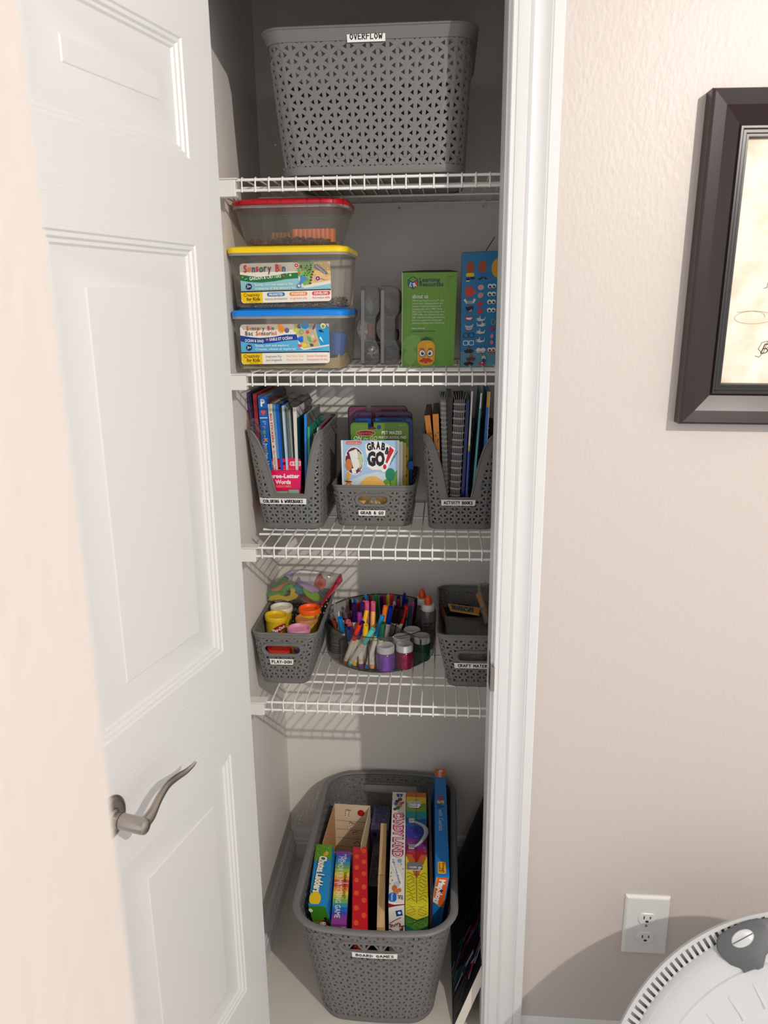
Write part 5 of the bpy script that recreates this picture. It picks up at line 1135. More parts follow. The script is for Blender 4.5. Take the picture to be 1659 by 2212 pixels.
flat_toy('dough_cutter', 'green zigzag dough cutter at the top left of the zip bag', [(596, 1264), (600, 1255), (613, 1247), (617, 1247), (624, 1252), (621, 1256), (612, 1255), (602, 1264), (586, 1272), (588, 1267)], 0, .22, (62, 150, 66))
flat_toy('dough_cutter', 'green dough cutter in the middle of the zip bag', [(606, 1276), (616, 1266), (632, 1261), (634, 1268), (624, 1275), (612, 1279)], -.3, .22, (76, 166, 80))
def ell_px(cx, cy, rx, ry, a, n=20): return [(cx+rx*cos(2*pi*i/n)*cos(a)-ry*sin(2*pi*i/n)*sin(a), cy+rx*cos(2*pi*i/n)*sin(a)+ry*sin(2*pi*i/n)*cos(a)) for i in range(n)]
flat_toy('tub_lid', 'teal round lid in the middle of the zip bag', ell_px(645, 1273, 13, 9.5, .8), -.2, .3, (20, 140, 160))
flat_toy('tub_lid', 'lime green round lid in the zip bag', ell_px(672, 1283, 22, 10, .7), -.45, .3, (130, 196, 40))
flat_toy('dough_cutter', 'coral red mould at the right of the zip bag', [(678, 1262), (686, 1246), (692, 1243), (697, 1252), (704, 1258), (703, 1268), (694, 1274), (684, 1270)], -.3, .4, (214, 80, 66))
flat_toy('paper_tag', 'lilac paper tag lying across the zip bag', [(616, 1239), (632, 1233), (654, 1252), (690, 1274), (688, 1279), (674, 1281), (656, 1270), (636, 1254)], -.75, .03, (176, 142, 196), .6)
flat_toy('paper_tag', 'white printed paper tag folded over the lilac one', [(634, 1242), (648, 1232), (688, 1236), (676, 1264), (650, 1254), (646, 1246), (636, 1256), (631, 1254)], -.85, .03, (214, 206, 212), .6)

# ------------------------------------------------------------------ clear turntable
TC = Vector((-6.1, 10.2, S4+.24)); TR = 5.4; TZ = 32.45
CL_T = clear('clear_acrylic', (228, 228, 228), .975, .8, .04, .02); CL_E = clear('clear_acrylic_edge', (96, 98, 100), .62, .8, .08, .35)
tt = thing('turntable', 'round clear acrylic turntable tray full of markers and paint jars', 'turntable', tuple(TC))
m = MB(); m.lathe([(4.6, 0), (4.6, .3), (0, .3)], TC, 64); m.build('foot_ring', CL_E, tt, smooth=40)
m = MB(); hgt = TZ-TC.z; m.lathe([(0, .36), (TR-.35, .36), (TR-.08, .5), (TR, .85), (TR+.1, hgt)], TC, 72); m.build('tray', CL_T, tt, smooth=50)
m = MB(); m.tube([TC+Vector(((TR+.1)*cos(2*pi*k/72), (TR+.1)*sin(2*pi*k/72), hgt)) for k in range(72)], .05, 6, True); m.build('rim', CL_E, tt, smooth=60)
m = MB(); m.tube([TC+Vector(((TR-.2)*cos(2*pi*k/72), (TR-.2)*sin(2*pi*k/72), .42)) for k in range(72)], .05, 6, True); m.build('base_edge', CL_E, tt, smooth=60)
angs = [math.atan2(q.y-TC.y, q.x-TC.x) for q in (Zp(723, 1437, TC.z+.4), Zp(792, 1458, TC.z+.4))]
angs += [angs[1]+1.05, angs[1]+2.1, angs[1]+3.14, angs[0]-1.05]
for a in angs:
    u = Vector((cos(a), sin(a), 0)); w_ = Vector((-sin(a), cos(a), 0))*.03; z0 = Vector((0, 0, .4)); ho, hi = Vector((0, 0, 2.75)), Vector((0, 0, 3.35))
    i0, o0 = TC+u*1.1, TC+u*(TR-.3)
    m = MB(); m.hexa([i0-w_+z0, o0-w_+z0, o0+w_+z0, i0+w_+z0, i0-w_+hi, o0-w_+ho, o0+w_+ho, i0+w_+hi]); dv = m.build('divider', CL_T, tt)
    m = MB(); m.tube([o0+z0, o0+ho], .055, 6); m.tube([o0+ho, i0+hi], .03, 6); m.tube([o0+z0, i0+z0], .03, 6); m.build('divider_edge', mat('acrylic_edge_refraction', (30, 30, 34), .2), dv, smooth=60)  # dark colour stands in for refraction along the clear divider edges

# ------------------------------------------------------------------ markers
TFL = TC.z+.42
def mk_mesh(fn):
    m = MB(); fn(m); return m
M_BAR = mat('white_marker_barrel', (232, 226, 214), .4)
_mk = {}
def marker_proto(kind):
    if kind in _mk: return _mk[kind]
    if kind == 'broad':
        b = MB(); b.lathe([(.235, .35), (.235, 3.35), (.2, 3.42)], (0, 0, 0), 16)
        c = MB(); c.lathe([(.245, 3.2), (.25, 3.25), (.232, 5.1), (.225, 5.25), (.19, 5.25), (.17, 4.9), (0, 4.88)], (0, 0, 0), 16)
        p = MB(); p.lathe([(0, 0), (.2, 0), (.225, .06), (.238, .38)], (0, 0, 0), 16)
    else:
        b = MB(); b.lathe([(.165, .3), (.165, 3.2), (.14, 3.25)], (0, 0, 0), 12)
        c = MB(); c.lathe([(.175, 3.1), (.18, 3.15), (.17, 4.9), (.15, 5.25), (.05, 5.4), (0, 5.4)], (0, 0, 0), 12)
        p = MB(); p.lathe([(0, 0), (.14, 0), (.165, .3)], (0, 0, 0), 12)
    out = []
    for mb in (b, c, p):
        me = bpy.data.meshes.new('marker_part'); me.from_pydata([tuple(x*IN for x in v) for v in mb.v], [], mb.f)
        bm = bmesh.new(); bm.from_mesh(me); bmesh.ops.recalc_face_normals(bm, faces=bm.faces[:]); bm.to_mesh(me); bm.free()
        me.polygons.foreach_set('use_smooth', [True]*len(me.polygons)); me.set_sharp_from_angle(angle=.7); me.materials.append(M_BAR); out.append(me)
    _mk[kind] = out; return out
M_BAND = {}
def marker(label, tip, base, rgb, kind='broad', barrel=(232, 226, 214), stripes=(226, 186, 60), up=False):
    Q = Zp(base[0], base[1], TFL)
    v = Q-TC; v.z = 0
    if v.length > TR-.75: Q = TC+v.normalized()*(TR-.75); Q.z = TFL
    Ln = 5.25 if kind == 'broad' else 5.4
    d = ray(*tip).normalized(); oc = CAM-Q; bq = oc.dot(d); cq = oc.dot(oc)-Ln*Ln; disc = bq*bq-cq
    if disc <= 0: T = CAM+d*(-bq)
    else:
        c1, c2 = CAM+d*(-bq-sqrt(disc)), CAM+d*(-bq+sqrt(disc)); T = c2 if not up else c1
        lean1 = math.hypot(c1.x-Q.x, c1.y-Q.y); lean2 = math.hypot(c2.x-Q.x, c2.y-Q.y); T = c1 if lean1 < lean2 else c2
        for cc in (T,):
            if (cc-TC).to_2d().length > TR+.0 and kind == 'thin': T = c1 if T == c2 else c2
    ax = (T-Q).normalized()
    t = thing('marker', label, 'marker', tuple(Q), 'markers standing in the clear turntable')
    rot = ax.to_track_quat('Z', 'Y').to_euler()
    cm = mat('ink_%d_%d_%d' % rgb, rgb, .3); bmat = M_BAR if barrel == (232, 226, 214) else mat('barrel_%d_%d_%d' % barrel, barrel, .35)
    for me, nm, mt in zip(marker_proto(kind), ('barrel', 'cap', 'end_plug'), (bmat, cm, cm)):
        o = bpy.data.objects.new(nm, me); COL.objects.link(o); o.parent = t; o.rotation_euler = rot; o.material_slots[0].link = 'OBJECT'; o.material_slots[0].material = mt
        if nm == 'barrel' and stripes:
            if 'band' not in M_BAND:
                mb = MB()
                for z in (.62, .74, 2.75, 2.9): mb.lathe([(.2385, z), (.2385, z+.06)], (0, 0, 0), 16)
                mb.lathe([(.2387, 1.3), (.2387, 1.31)], (0, 0, 0), 16)
                e = bpy.data.meshes.new('marker_bands'); e.from_pydata([tuple(x*IN for x in v) for v in mb.v], [], mb.f); e.materials.append(mat('marker_band_ink', (226, 190, 80), .4)); M_BAND['band'] = e
            if kind == 'broad': s2 = bpy.data.objects.new('printed_band', M_BAND['band']); COL.objects.link(s2); s2.parent = o
    return t
RED, SKY, AQUA, PNK = (232, 52, 44), (0, 138, 206), (92, 210, 206), (236, 104, 150)
for a in [
 ('brick red marker at the far left of turntable', (720.5, 1338), (744, 1402), (140, 60, 44)), ('bright blue marker leaning beside the brick red one', (734, 1334.5), (748, 1412), (0, 132, 204)),
 ('salmon pink marker leaning behind the bright blue one', (752, 1342), (778, 1402), (226, 110, 124)), ('dark blue capped marker low behind the red one', (753, 1358), (762, 1418), (24, 44, 130)),
 ('red marker leaning left at the front of turntable', (777, 1347.5), (731, 1436), RED), ('dark purple marker right behind the leaning red one', (783, 1343.5), (757, 1430), (64, 24, 112)),
 ('violet marker with purple end plug at the front', (776.5, 1323), (771, 1450), (150, 36, 156)), ('tall yellow marker behind the violet one', (793, 1317.5), (762, 1440), (246, 190, 20)),
 ('lower yellow marker in front of the tall yellow one', (790.5, 1350), (784, 1432), (248, 196, 20)), ('peach orange marker in the middle of turntable', (806, 1316.5), (803, 1446), (248, 170, 84)),
 ('left of two hot pink markers', (792.5, 1300), (791, 1400), PNK), ('right of two hot pink markers', (806, 1300.5), (805, 1402), PNK),
 ('deep purple marker left of the hot pink pair', (765, 1304), (766, 1398), (54, 22, 92)), ('second deep purple marker next to the hot pink pair', (781.5, 1302), (781, 1402), (62, 28, 98)),
 ('aqua marker leaning left at the front of turntable', (806, 1359.5), (743, 1441), AQUA), ('sky blue marker leaning over the purple paint jar', (826.5, 1329.5), (787, 1452), (0, 132, 204)),
 ('orange marker behind the sky blue one', (833, 1309), (815, 1418), (244, 118, 24)), ('royal blue marker right of the orange one', (844.5, 1311), (831, 1398), (8, 54, 196)),
 ('left of two dark brown markers', (856.5, 1311), (842, 1392), (48, 22, 16)), ('right of two dark brown markers', (869, 1314), (853, 1394), (50, 22, 16)),
 ('scarlet marker leaning right beside the brown ones', (878.5, 1308), (848, 1400), (206, 28, 24)), ('dark green marker behind the purple paint jar', (827, 1345), (816, 1432), (20, 104, 74))]: marker(*a)
for a in [('light blue pen at the back of turntable', (789, 1281.5), (797, 1372), (30, 130, 200)), ('maroon pen right of the light blue one at back', (799, 1285), (806, 1374), (92, 20, 40)), ('green pen at the back of turntable', (812, 1284), (820, 1374), (20, 120, 30)),
          ('navy pen right of the green one at back', (823, 1287), (829, 1375), (22, 24, 104)), ('crimson pen in the back row of turntable', (828.5, 1283), (835, 1374), (170, 24, 70)), ('yellow pen in the back row of turntable', (838.5, 1283), (842, 1374), (216, 196, 30)),
          ('magenta pink pen in the back row of turntable', (846.5, 1281), (846, 1374), (226, 30, 100)), ('navy pen right of the magenta one at back', (861, 1285), (856, 1374), (20, 22, 100)), ('dark crimson pen leaning in the back row', (861.5, 1294), (860, 1378), (150, 24, 60)),
          ('cobalt pen tall in the back row', (874, 1280), (866, 1374), (16, 44, 150)), ('second navy pen below the cobalt one', (879, 1291), (868, 1380), (18, 22, 100)), ('pale pink pen short in the back row', (852, 1299), (850, 1382), (206, 180, 190)),
          ('orchid pen right of the brown markers', (893, 1299), (880, 1384), (176, 60, 140)), ('dark teal pen beside the glue bottles', (887, 1308), (879, 1390), (14, 60, 72)), ('black pointed pen at the back left', (756, 1294), (764, 1380), (14, 14, 18)),
          ('blue pointed pen beside the black one', (766, 1292), (772, 1378), (10, 90, 180)), ('red pen behind the purple markers', (773.5, 1300), (779, 1382), (200, 40, 36)), ('orange pen behind the hot pink markers', (786, 1297), (792, 1380), (226, 110, 30)),
          ('black pen behind the glue bottles', (899, 1291), (890, 1376), (18, 18, 24)), ('small purple pen at the back left of turntable', (785, 1289), (794, 1376), (60, 26, 70))]:
    marker(a[0], a[1], a[2], a[3], 'thin', a[3], None)

# ------------------------------------------------------------------ paint jars, glue and squeeze bottles
M_JL = mat('white_jar_lid', (222, 222, 222), .4)
def jar(label, cen, rgb, h=1.75, r=.88, lidr=.8):
    c = Vector(cen); t = thing('paint_jar', label, 'jar', tuple(c), 'small paint jars in the turntable')
    m = MB(); m.lathe([(0, 0), (r*.86, 0), (r*.97, .08), (r, .2), (r, h*.8), (r*.93, h*.93), (r*.8, h)], c, 32); m.build('jar', mat('paint_%d_%d_%d' % rgb, rgb, .12, 0, 0, 30, .18), t, smooth=50)
    m = MB(); m.lathe([(lidr, h-.02), (lidr+.02, h), (lidr+.02, h+.55), (lidr-.05, h+.62), (lidr-.12, h+.62), (lidr-.16, h+.59), (0, h+.59)], c, 32)
    for k in range(40): pass
    m.build('lid', M_JL, t, smooth=40); return t
def jp(px, py, r): q = Zp(px, py, TFL); d = Vector((q.x-CAM.x, q.y-CAM.y, 0)).normalized(); return q+d*r
jar('purple paint jar with white lid at the front of turntable', jp(833.5, 1453, .88), (112, 66, 158))
jar('maroon paint jar with white lid next to the purple one', jp(874, 1449, .86), (128, 22, 58), 1.72, .84, .78)
jar('dark green paint jar with white lid right of the maroon one', jp(911, 1431, .8), (6, 62, 44), 1.8, .82, .78)
jar('pinkish paint jar half hidden behind the maroon one', jp(868, 1432, .8), (150, 50, 80), 1.75, .82, .8)
jar('dark paint jar behind the green one', jp(890, 1416, .8), (20, 20, 30), 1.8, .82, .8)
M_ORT = mat('orange_nozzle', (232, 72, 20), .4); CL_GL = clear('clear_bottle', (206, 204, 204), .9, 1.3, .06, .12)
def glue(label, cen, h):
    c = Vector(cen); t = thing('glue_bottle', label, 'bottle', tuple(c), 'clear glue bottles in the turntable')
    m = MB(); m.lathe([(0, 0), (.72, 0), (.8, .1), (.8, h*.62), (.74, h*.7), (.6, h*.74)], c, 28); m.build('body', CL_GL, t, smooth=50)
    m = MB(); m.lathe([(0, .06), (.7, .06), (.74, .2), (.74, h*.3), (0, h*.3)], c, 24); m.build('glue_fill', clear('clear_glue', (224, 222, 214), .93, .5, .05, .1), t, smooth=50)
    m = MB(); m.lathe([(.62, h*.72), (.66, h*.73), (.66, h*.82), (.6, h*.84), (0, h*.84)], c, 28); m.build('collar', M_JL, t, smooth=40)
    m = MB(); m.lathe([(.36, h*.83), (.36, h*.87), (.28, h*.95), (.14, h), (.05, h*1.02), (0, h*1.02)], c, 20); m.build('nozzle', M_ORT, t, smooth=50)
    return t, c, h
g1 = Yp(912, 1273, 12.3); glue('clear glue bottle with orange nozzle, rear of the two', (g1.x, 12.3, TFL), g1.z-TFL)
g2 = Yp(927.5, 1286, 10.6); t, c, h = glue('clear glue bottle with orange nozzle, front of the two', (g2.x-.1, 10.6, TFL), g2.z-TFL)
m = MB()
for z in (.50, .44, .38):
    m.loft([[c+Vector((.806*cos(a), .806*sin(a), h*z+k)) for a in [-2.1+.1*i for i in range(11)]] for k in (0, .12)], False)
m.build('print', mat('black_print', (24, 22, 24), .5), t)
def squeeze(label, tip, yy, rgb, capmat, r=.85, ring=None, lab=None, hb=.62, glit=.3):
    T = Yp(tip[0], tip[1], yy); h = T.z-TFL; c = Vector((T.x, yy, TFL)); v = c-TC; v.z = 0
    if v.length > TR-.95: c = TC+v.normalized()*(TR-.95); c.z = TFL
    t = thing('squeeze_bottle', label, 'bottle', tuple(c), 'squeeze bottles of glitter glue in the turntable')
    m = MB(); m.lathe([(0, 0), (r*.9, 0), (r, .12), (r, h*hb*.85), (r*.9, h*hb*.95), (r*.55, h*hb*1.02), (r*.5, h*hb*1.05)], c, 28); m.build('body', mat('glitter_%d_%d_%d' % rgb, rgb, .3, 0, .2, 900, glit), t, smooth=50)
    m = MB(); m.lathe([(r*.56, h*hb), (r*.62, h*hb+.04), (r*.62, h*hb+.55), (r*.5, h*hb+.62), (r*.18, h*hb+.7), (r*.12, h*.9), (r*.06, h), (0, h)], c, 20); m.build('cap', capmat, t, smooth=50)
    if ring:
        q = c+Vector((0, -.05, h*hb+.45)); m = MB(); m.tube([q+Vector((.55*r, 0, 0)), q+Vector((1.15*r, -.1, -.02)), q+Vector((1.3*r, -.1, -.35)), q+Vector((1.05*r, -.05, -.75)), q+Vector((.6*r, 0, -.5))], .06, 6); m.build('cap_strap', capmat, t, smooth=60)
    if lab:
        m = MB(); K_ = 16
        m.loft([[c+Vector(((r+.008)*cos(a), (r+.008)*sin(a), z)) for a in [-2.7+2.3*i/K_ for i in range(K_+1)]] for z in (h*hb*.18, h*hb*.66)], False); m.build('label', lab, t, smooth=60)
        m = MB()
        for z, wd in ((.56, .9), (.44, 1.3), (.36, 1.2), (.29, 1.0), (.23, 1.2)):
            m.loft([[c+Vector(((r+.014)*cos(a), (r+.014)*sin(a), h*hb*z+k)) for a in [-1.75+wd*(i/8-.5) for i in range(9)]] for k in (0, .09)], False)
        m.build('print', mat('label_grey_ink', (56, 70, 84), .5), t)
CL_CAP = clear('clear_cap', (206, 206, 216), .85, 1.2, .08, .4)
squeeze('squeeze bottle with clear pointed cap at the back left of turntable', (716, 1295), 9.4, (22, 26, 44), CL_CAP)
squeeze('grey green glitter squeeze bottle with label at the front left', (722, 1322), 7.6, (104, 108, 82), mat('pale_cap', (204, 206, 190), .4), .86, True, mat('glitter_label', (138, 118, 104), .4, 0, 0, 14, .25), .66, .25)
squeeze('dark red glitter squeeze bottle with cloudy cap', (749, 1293), 10.6, (86, 16, 30), clear('mauve_cap', (176, 140, 152), .8, 1.2, .1, .5), .85, True)

# ------------------------------------------------------------------ contents of the craft basket
cb = thing('craft_kit_box', 'clear lidded craft box with pink and teal contents in the craft basket', 'box', (2.6, 6.3, 31.2))
a, b = Zp(962, 1330, 33.1), Zp(1062, 1335, 33.1); c, d = Zp(1062, 1375, 32.6), Zp(962, 1371, 32.6)
a, b, c, d = [Vector((max(.15, q.x), min(12.5, max(4.0, q.y)), q.z)) for q in (a, b, c, d)]; dn = Vector((.1, 0, -1.5))
m = MB(); m.hexa([d+dn, c+dn, b+dn, a+dn, d, c, b, a]); m.build('box', clear('grey_clear_box', (170, 172, 170), .9, .9, .12, .2), cb, bevel=.08)
for nm, u0, u1, v0, v1, rgb in (('pink_packet', .05, .45, .1, .5, (150, 90, 110)), ('teal_packet', .06, .4, .55, .95, (20, 110, 150)), ('dark_packet', .42, .66, .5, .95, (26, 20, 36)), ('white_packet', .68, .95, .5, .95, (150, 154, 156)), ('grey_packet', .5, .95, .08, .46, (96, 100, 96))):
    def bl_(u, v): return a*(1-u)*(1-v)+b*u*(1-v)+c*u*v+d*(1-u)*v
    q = [bl_(u0, v1), bl_(u1, v1), bl_(u1, v0), bl_(u0, v0)]; dz = Vector((.02, 0, -.2)); dz2 = Vector((.05, 0, -.95))
    m = MB(); m.hexa([p_+dz2 for p_ in q]+[p_+dz for p_ in q]); m.build(nm, mat('packet_%d_%d_%d' % rgb, rgb, .5, 0, .2, 60, .3), cb, bevel=.1)
q = [Zp(967, 1303.5, 33.6), Zp(1038, 1313, 33.6), Zp(1034, 1328, 33.5), Zp(973, 1318.5, 33.5)]
m = MB(); m.prism(q, (0, 0, -.08)); o = m.build('craft_card', mat('mustard_card', (206, 150, 52), .5), None, origin=q[3]); tag(o, 'mustard bordered card of beads lying in the craft basket', 'card')
p = Print(q, 70, 16, .01); p.rect(6, 2.4, 56, 13, (60, 70, 84)); rd = random.Random(8)
for i in range(60): p.ell(rd.uniform(8, 54), rd.uniform(3.2, 12), 1.3, .7, rd.choice([(190, 200, 206), (110, 120, 160), (150, 160, 150), (40, 46, 60)]), 0, 6)
p.build('print', o)
rows = []
for i in range(8):
    rows.append([Zp(1031+j*4.5+i*2.0, 1256+i*12.5+rd.uniform(-2, 2)+abs(j-3)*1.5, 35.6-i*.28+.25*sin(j)) for j in range(8)])
film('zip_bag', 'clear crumpled bag with orange contents at the right of craft basket', 'bag', rows, clear('craft_bag_film', (206, 200, 190), .9, 1.2, .1, .2), .1, 9)
m = MB(); a_, b_ = Zp(1034, 1285, 34.6), Zp(1058, 1340, 33.4); n_ = Vector((.5, -.3, 0)); m.tube([a_, (a_+b_)/2+Vector((0, 0, .2)), b_], [.3, .4, .3], 8); tag(m.build('craft_strip', mat('orange_felt', (196, 124, 52), .8, 0, .4, 200, .2), None, smooth=60), 'orange felt strip inside the crumpled bag of craft basket', 'felt strip')
lump('dark_felt', 'dark navy felt scraps at the back of the craft basket', 'felt', (1.6, 11.6, 32.0), 1.3, mat('dark_felt', (22, 26, 40), .9, 0, .6, 200, .3), 15, (1.2, 1.0, .7), .2, 3)
lump('paper_bundle', 'grey tissue bundle seen through the craft basket hand hole', 'paper', (2.7, 5.2, 30.6), 1.0, mat('grey_tissue', (140, 138, 134), .8, 0, .5, 80, .15), 16, (1.6, .8, .8), .12, 3)
m = MB(); a_, b_ = Zp(952, 1310, 33.2), Zp(970, 1362, 32.4); m.tube([a_, a_*.5+b_*.5+Vector((.05, 0, .1)), b_], .22, 8); tag(m.build('felt_roll', mat('rust_felt', (120, 62, 30), .9, 0, .4, 200, .3), None, smooth=60), 'rust brown felt roll at the left side of craft basket', 'felt roll')

# ------------------------------------------------------------------ board games in the floor basket
BF = .45
GGM = 'board games standing in the floor basket'
def game(name, label, x0, x1, y0, y1, z1, rgb, X0=None, X1=None, z0=BF, rough=.35, cat='board game', lid=None):
    """box on edge: front end x0..x1 at y0, back end X0..X1 at y1"""
    X0 = x0 if X0 is None else X0; X1 = x1 if X1 is None else X1
    t = thing(name, label, cat, ((x0+x1)/2, (y0+y1)/2, z0), GGM if cat == 'board game' else None)
    sx = max(0, -9.75-x0) if x0 < -9 else (min(0, -.95-x1) if x1 > -1.1 else 0); yb = max(y0, -4.3)      # foot of the box inside the tapering basket
    if sx > 0: sx = max(sx, -9.75-X0)
    ye = min(y1, 12.2)
    m = MB(); m.hexa([(x0+sx,yb,z0),(x1+sx,yb,z0),(X1+sx,ye,z0),(X0+sx,ye,z0),(x0,y0,z1),(x1,y0,z1),(X1,y1,z1),(X0,y1,z1)])
    m.build('carton', mat('game_%d_%d_%d' % rgb, rgb, rough), t, bevel=.03)
    V3 = Vector
    top = [V3((X0,y1,z1)), V3((X1,y1,z1)), V3((x1,y0,z1)), V3((x0,y0,z1))]          # far-left, far-right, near-right, near-left
    front = [V3((x0,y0,z1)), V3((x1,y0,z1)), V3((x1+sx,yb,z0)), V3((x0+sx,yb,z0))]
    return t, top, front
def turn(q): return [q[1], q[2], q[3], q[0]]     # reading direction from the far edge to the near edge, letters' tops to the right
CHB = (24, 140, 206)
t, top, fr = game('board_game', 'blue and green chutes board game box at the front left of floor basket', -11.5, -9.88, -4.2, 3.75, 11.0, CHB, -12.1, -10.5)
p = Print(turn(top), 133, 40)
p.poly([(0, 0), (38, 0), (30, 8), (34, 20), (40, 34), (36, 40), (0, 40)], (92, 150, 30)); p.poly([(0, 0), (14, 0), (24, 3), (18, 1.6)], (70, 120, 30))
for x, y in ((8, 8), (6, 20), (10, 33), (22, 34), (26, 30), (16, 12), (30, 12)): p.ell(x, y, 1, 1, (190, 214, 150))
pass
p.ell(21, 12, 4.6, 4.4, (226, 180, 40)); p.ell(24, 16, 3.4, 3.6, (226, 160, 30))
for dx, dy, c, b_ in ((.7, .8, (20, 44, 40), .09), (0, 0, (246, 244, 232), .05)):
    p.text('Chutes', 27+dx, 27+dy, 17, c, 36, 'l', .09, b_); p.text('and', 61+dx, 25+dy, 4.4, c, 7, 'l', 1.4, .02); p.text('Ladders', 67+dx, 30+dy, 17, c, 40, 'l', .09, b_)
p.ell(119, 27, 14, 13, (236, 198, 30)); p.rect(130, 14, 133, 40, CHB); p.build('top_print', t)
p = Print(fr, 40, 250); p.rect(0, 0, 40, 250, (60, 132, 30)); p.rect(37.5, 0, 40, 250, CHB)
for k in range(6): p.ell(2.4+2.6*cos(k*1.05), 11+2.8*sin(k*1.05), 1.9, 1.9, WHT)
p.rect(4, 34, 36, 37.5, (130, 60, 30)); p.rect(4, 58, 36, 61.5, (130, 60, 30)); p.rect(6, 44, 15, 55, (30, 80, 160)); p.ell(24, 47, 11, 10, (226, 160, 140)); p.poly([(20, 36), (28, 33), (36, 40), (37, 56), (32, 58), (30, 46), (24, 40)], (60, 24, 20)); p.ell(30, 30, 4, 4, (40, 20, 20))
for x, y in ((24, 42), (29.5, 53)): p.ell(x, y, 4.2, 4, WHT); p.ell(x, y, 1.4, 1.4, K)
p.build('front_print', t)
t, top, fr = game('board_game', 'rainbow striped memory game box second from left in floor basket', -9.36, -8.04, -5.3, 3.9, 10.2, (128, 60, 150), -10.15, -8.75)
p = Print(turn(top), 162, 33)
RB = [(128, 60, 150), (66, 84, 176), (10, 122, 200), (60, 150, 170), (110, 170, 90), (170, 190, 70), (236, 206, 70), (240, 170, 70), (226, 90, 60), (230, 80, 56), (240, 150, 60), (240, 206, 80), (190, 196, 70), (116, 176, 96), (50, 150, 180), (12, 110, 200), (70, 70, 170), (130, 60, 150), (140, 56, 150)]
for i, c in enumerate(RB): p.rect(162*i/19, 0, 162*(i+1)/19+.3, 33, c)
p.text('eeBoo', 7, 13, 6, WHT, 20, 'l', .1, .0, .2); p.text('MEMORY & MATCHING GAME', 14, 27, 12, (246, 240, 236), 136, 'l', 0, .0); p.text('RAINBOW PLANET', 52, 12, 6, K, 58, 'l', 0, .02); p.line([(76, 0), (76, 33)], 1.2, (250, 230, 200)); p.build('top_print', t)
p = Print(fr, 33, 240); p.rect(0, 0, 33, 240, (136, 52, 148)); p.text('GAME', 22, 9, 4, WHT, 10); p.build('front_print', t)
t, top, fr = game('board_game', 'red polka dot game box in the middle of floor basket', -7.5, -6.15, -5.75, 4.6, 10.25, (206, 20, 36), -8.6, -7.2)
p = Print(top, 34, 176)
for i, (x, y) in enumerate(((26, 10), (9, 24), (26, 36), (9, 50), (26, 63), (9, 78), (26, 92), (9, 106), (26, 120), (9, 136), (26, 150), (9, 165))): p.ell(x, y, 5.4, 5.4, (232, 88, 46))
p.build('top_print', t)
p = Print(fr, 34, 240)
for i in range(10): p.ell(9 if i % 2 else 26, 8+i*14, 5.4, 5.4, (232, 88, 46))
p.build('front_print', t)
# open box with dice print
ob = thing('open_box', 'open card box lined in cream with dice pictures in the floor basket', 'box', (-9.4, 7.2, 3.6))
P0 = [Vector((-11.55, 4.15, 3.6)), Vector((-7.75, 4.0, 3.6)), Vector((-7.42, 10.2, 3.6)), Vector((-11.25, 10.35, 3.6))]; up = Vector((0, 0, 7.3))
M_CARD = mat('cream_card_lining', (216, 196, 168), .7); M_CARDD = mat('brown_card', (120, 84, 56), .8)
cc = sum(P0, Vector())/4
for i in range(4):
    a, b = P0[i], P0[(i+1) % 4]; ai, bi = a+(cc-a)*.03, b+(cc-b)*.03
    u_ = up*(.86 if i == 0 else 1.0)
    m = MB(); m.hexa([a, b, bi, ai, a+u_, b+u_, bi+u_, ai+u_]); m.build('box_wall', M_CARD if i != 3 else mat('tan_card_wall', (196, 150, 110), .7), ob)
m = MB(); m.prism([q+Vector((0, 0, .02)) for q in P0], (0, 0, .08)); m.build('box_floor', M_CARD, ob)
bi0, bi1 = P0[3]+(cc-P0[3])*.032, P0[2]+(cc-P0[2])*.032
p = Print([bi0+up, bi1+up, bi1+Vector((0, 0, .1)), bi0+Vector((0, 0, .1))], 80, 150, .01)
for y in (40, 62, 84, 106): p.line([(2, y), (78, y+2)], .8, (110, 50, 40))
def die(x, y, s_, pips, a=0.0):
    c, d = cos(a), sin(a); R_ = lambda u, v: (x+(u*c-v*d)*s_, y+(u*d+v*c)*s_)
    p.poly([R_(-7, -7), R_(-3, -11), R_(9, -11), R_(7, -7)], (160, 130, 100)); p.poly([R_(-7, -7), R_(7, -7), R_(7, 8), R_(-7, 8)], (226, 208, 184))
    for u, v in pips: q = R_(u, v); p.ell(q[0], q[1], 1.25*s_, 1.25*s_, K)
die(28, 22, 1.0, [(-4, -4), (4, -4), (-4, .5), (4, .5), (-4, 5), (4, 5)], .1); die(34, 52, .95, [(-4, -4), (4, -4), (0, 0), (-4, 5), (4, 5)], .4); die(46, 76, .9, [(-4, -4), (4, 4), (4, -3), (-3, 4)], -.3)
p.ell(60, 18, 8, 8, (176, 24, 30)); p.line([(42, 98), (50, 90), (58, 98), (52, 106), (44, 103)], 1.2, (40, 30, 30))
p.build('lining_print', ob)
# purple and dark boxes behind the plank
t, top, fr = game('board_game', 'muted purple starry game box behind the wooden plank in floor basket', -7.25, -5.45, 8.6, 12.6, 9.2, (72, 66, 104))
p = Print(top, 45, 60); rd = random.Random(3)
for i in range(24): p.ell(rd.uniform(2, 43), rd.uniform(2, 40), .9, .9, (150, 160, 180))
p.rect(0, 44, 45, 60, (92, 84, 128)); p.build('top_print', t)
p = Print(fr, 45, 200); p.ell(10, 12, 7, 7, (30, 24, 48), n=6); p.text('2-4', 22, 14, 5, (150, 150, 180), 12); p.build('front_print', t)
t, top, fr = game('board_game', 'dark police themed game box between open box and plank', -6.9, -5.95, 1.5, 8.3, 8.4, (44, 42, 48)); p = Print(turn(top), 80, 12); p.text('POLICE', 30, 9.4, 7, (16, 14, 18), 44, 'l', 0, .04); p.build('top_print', t)
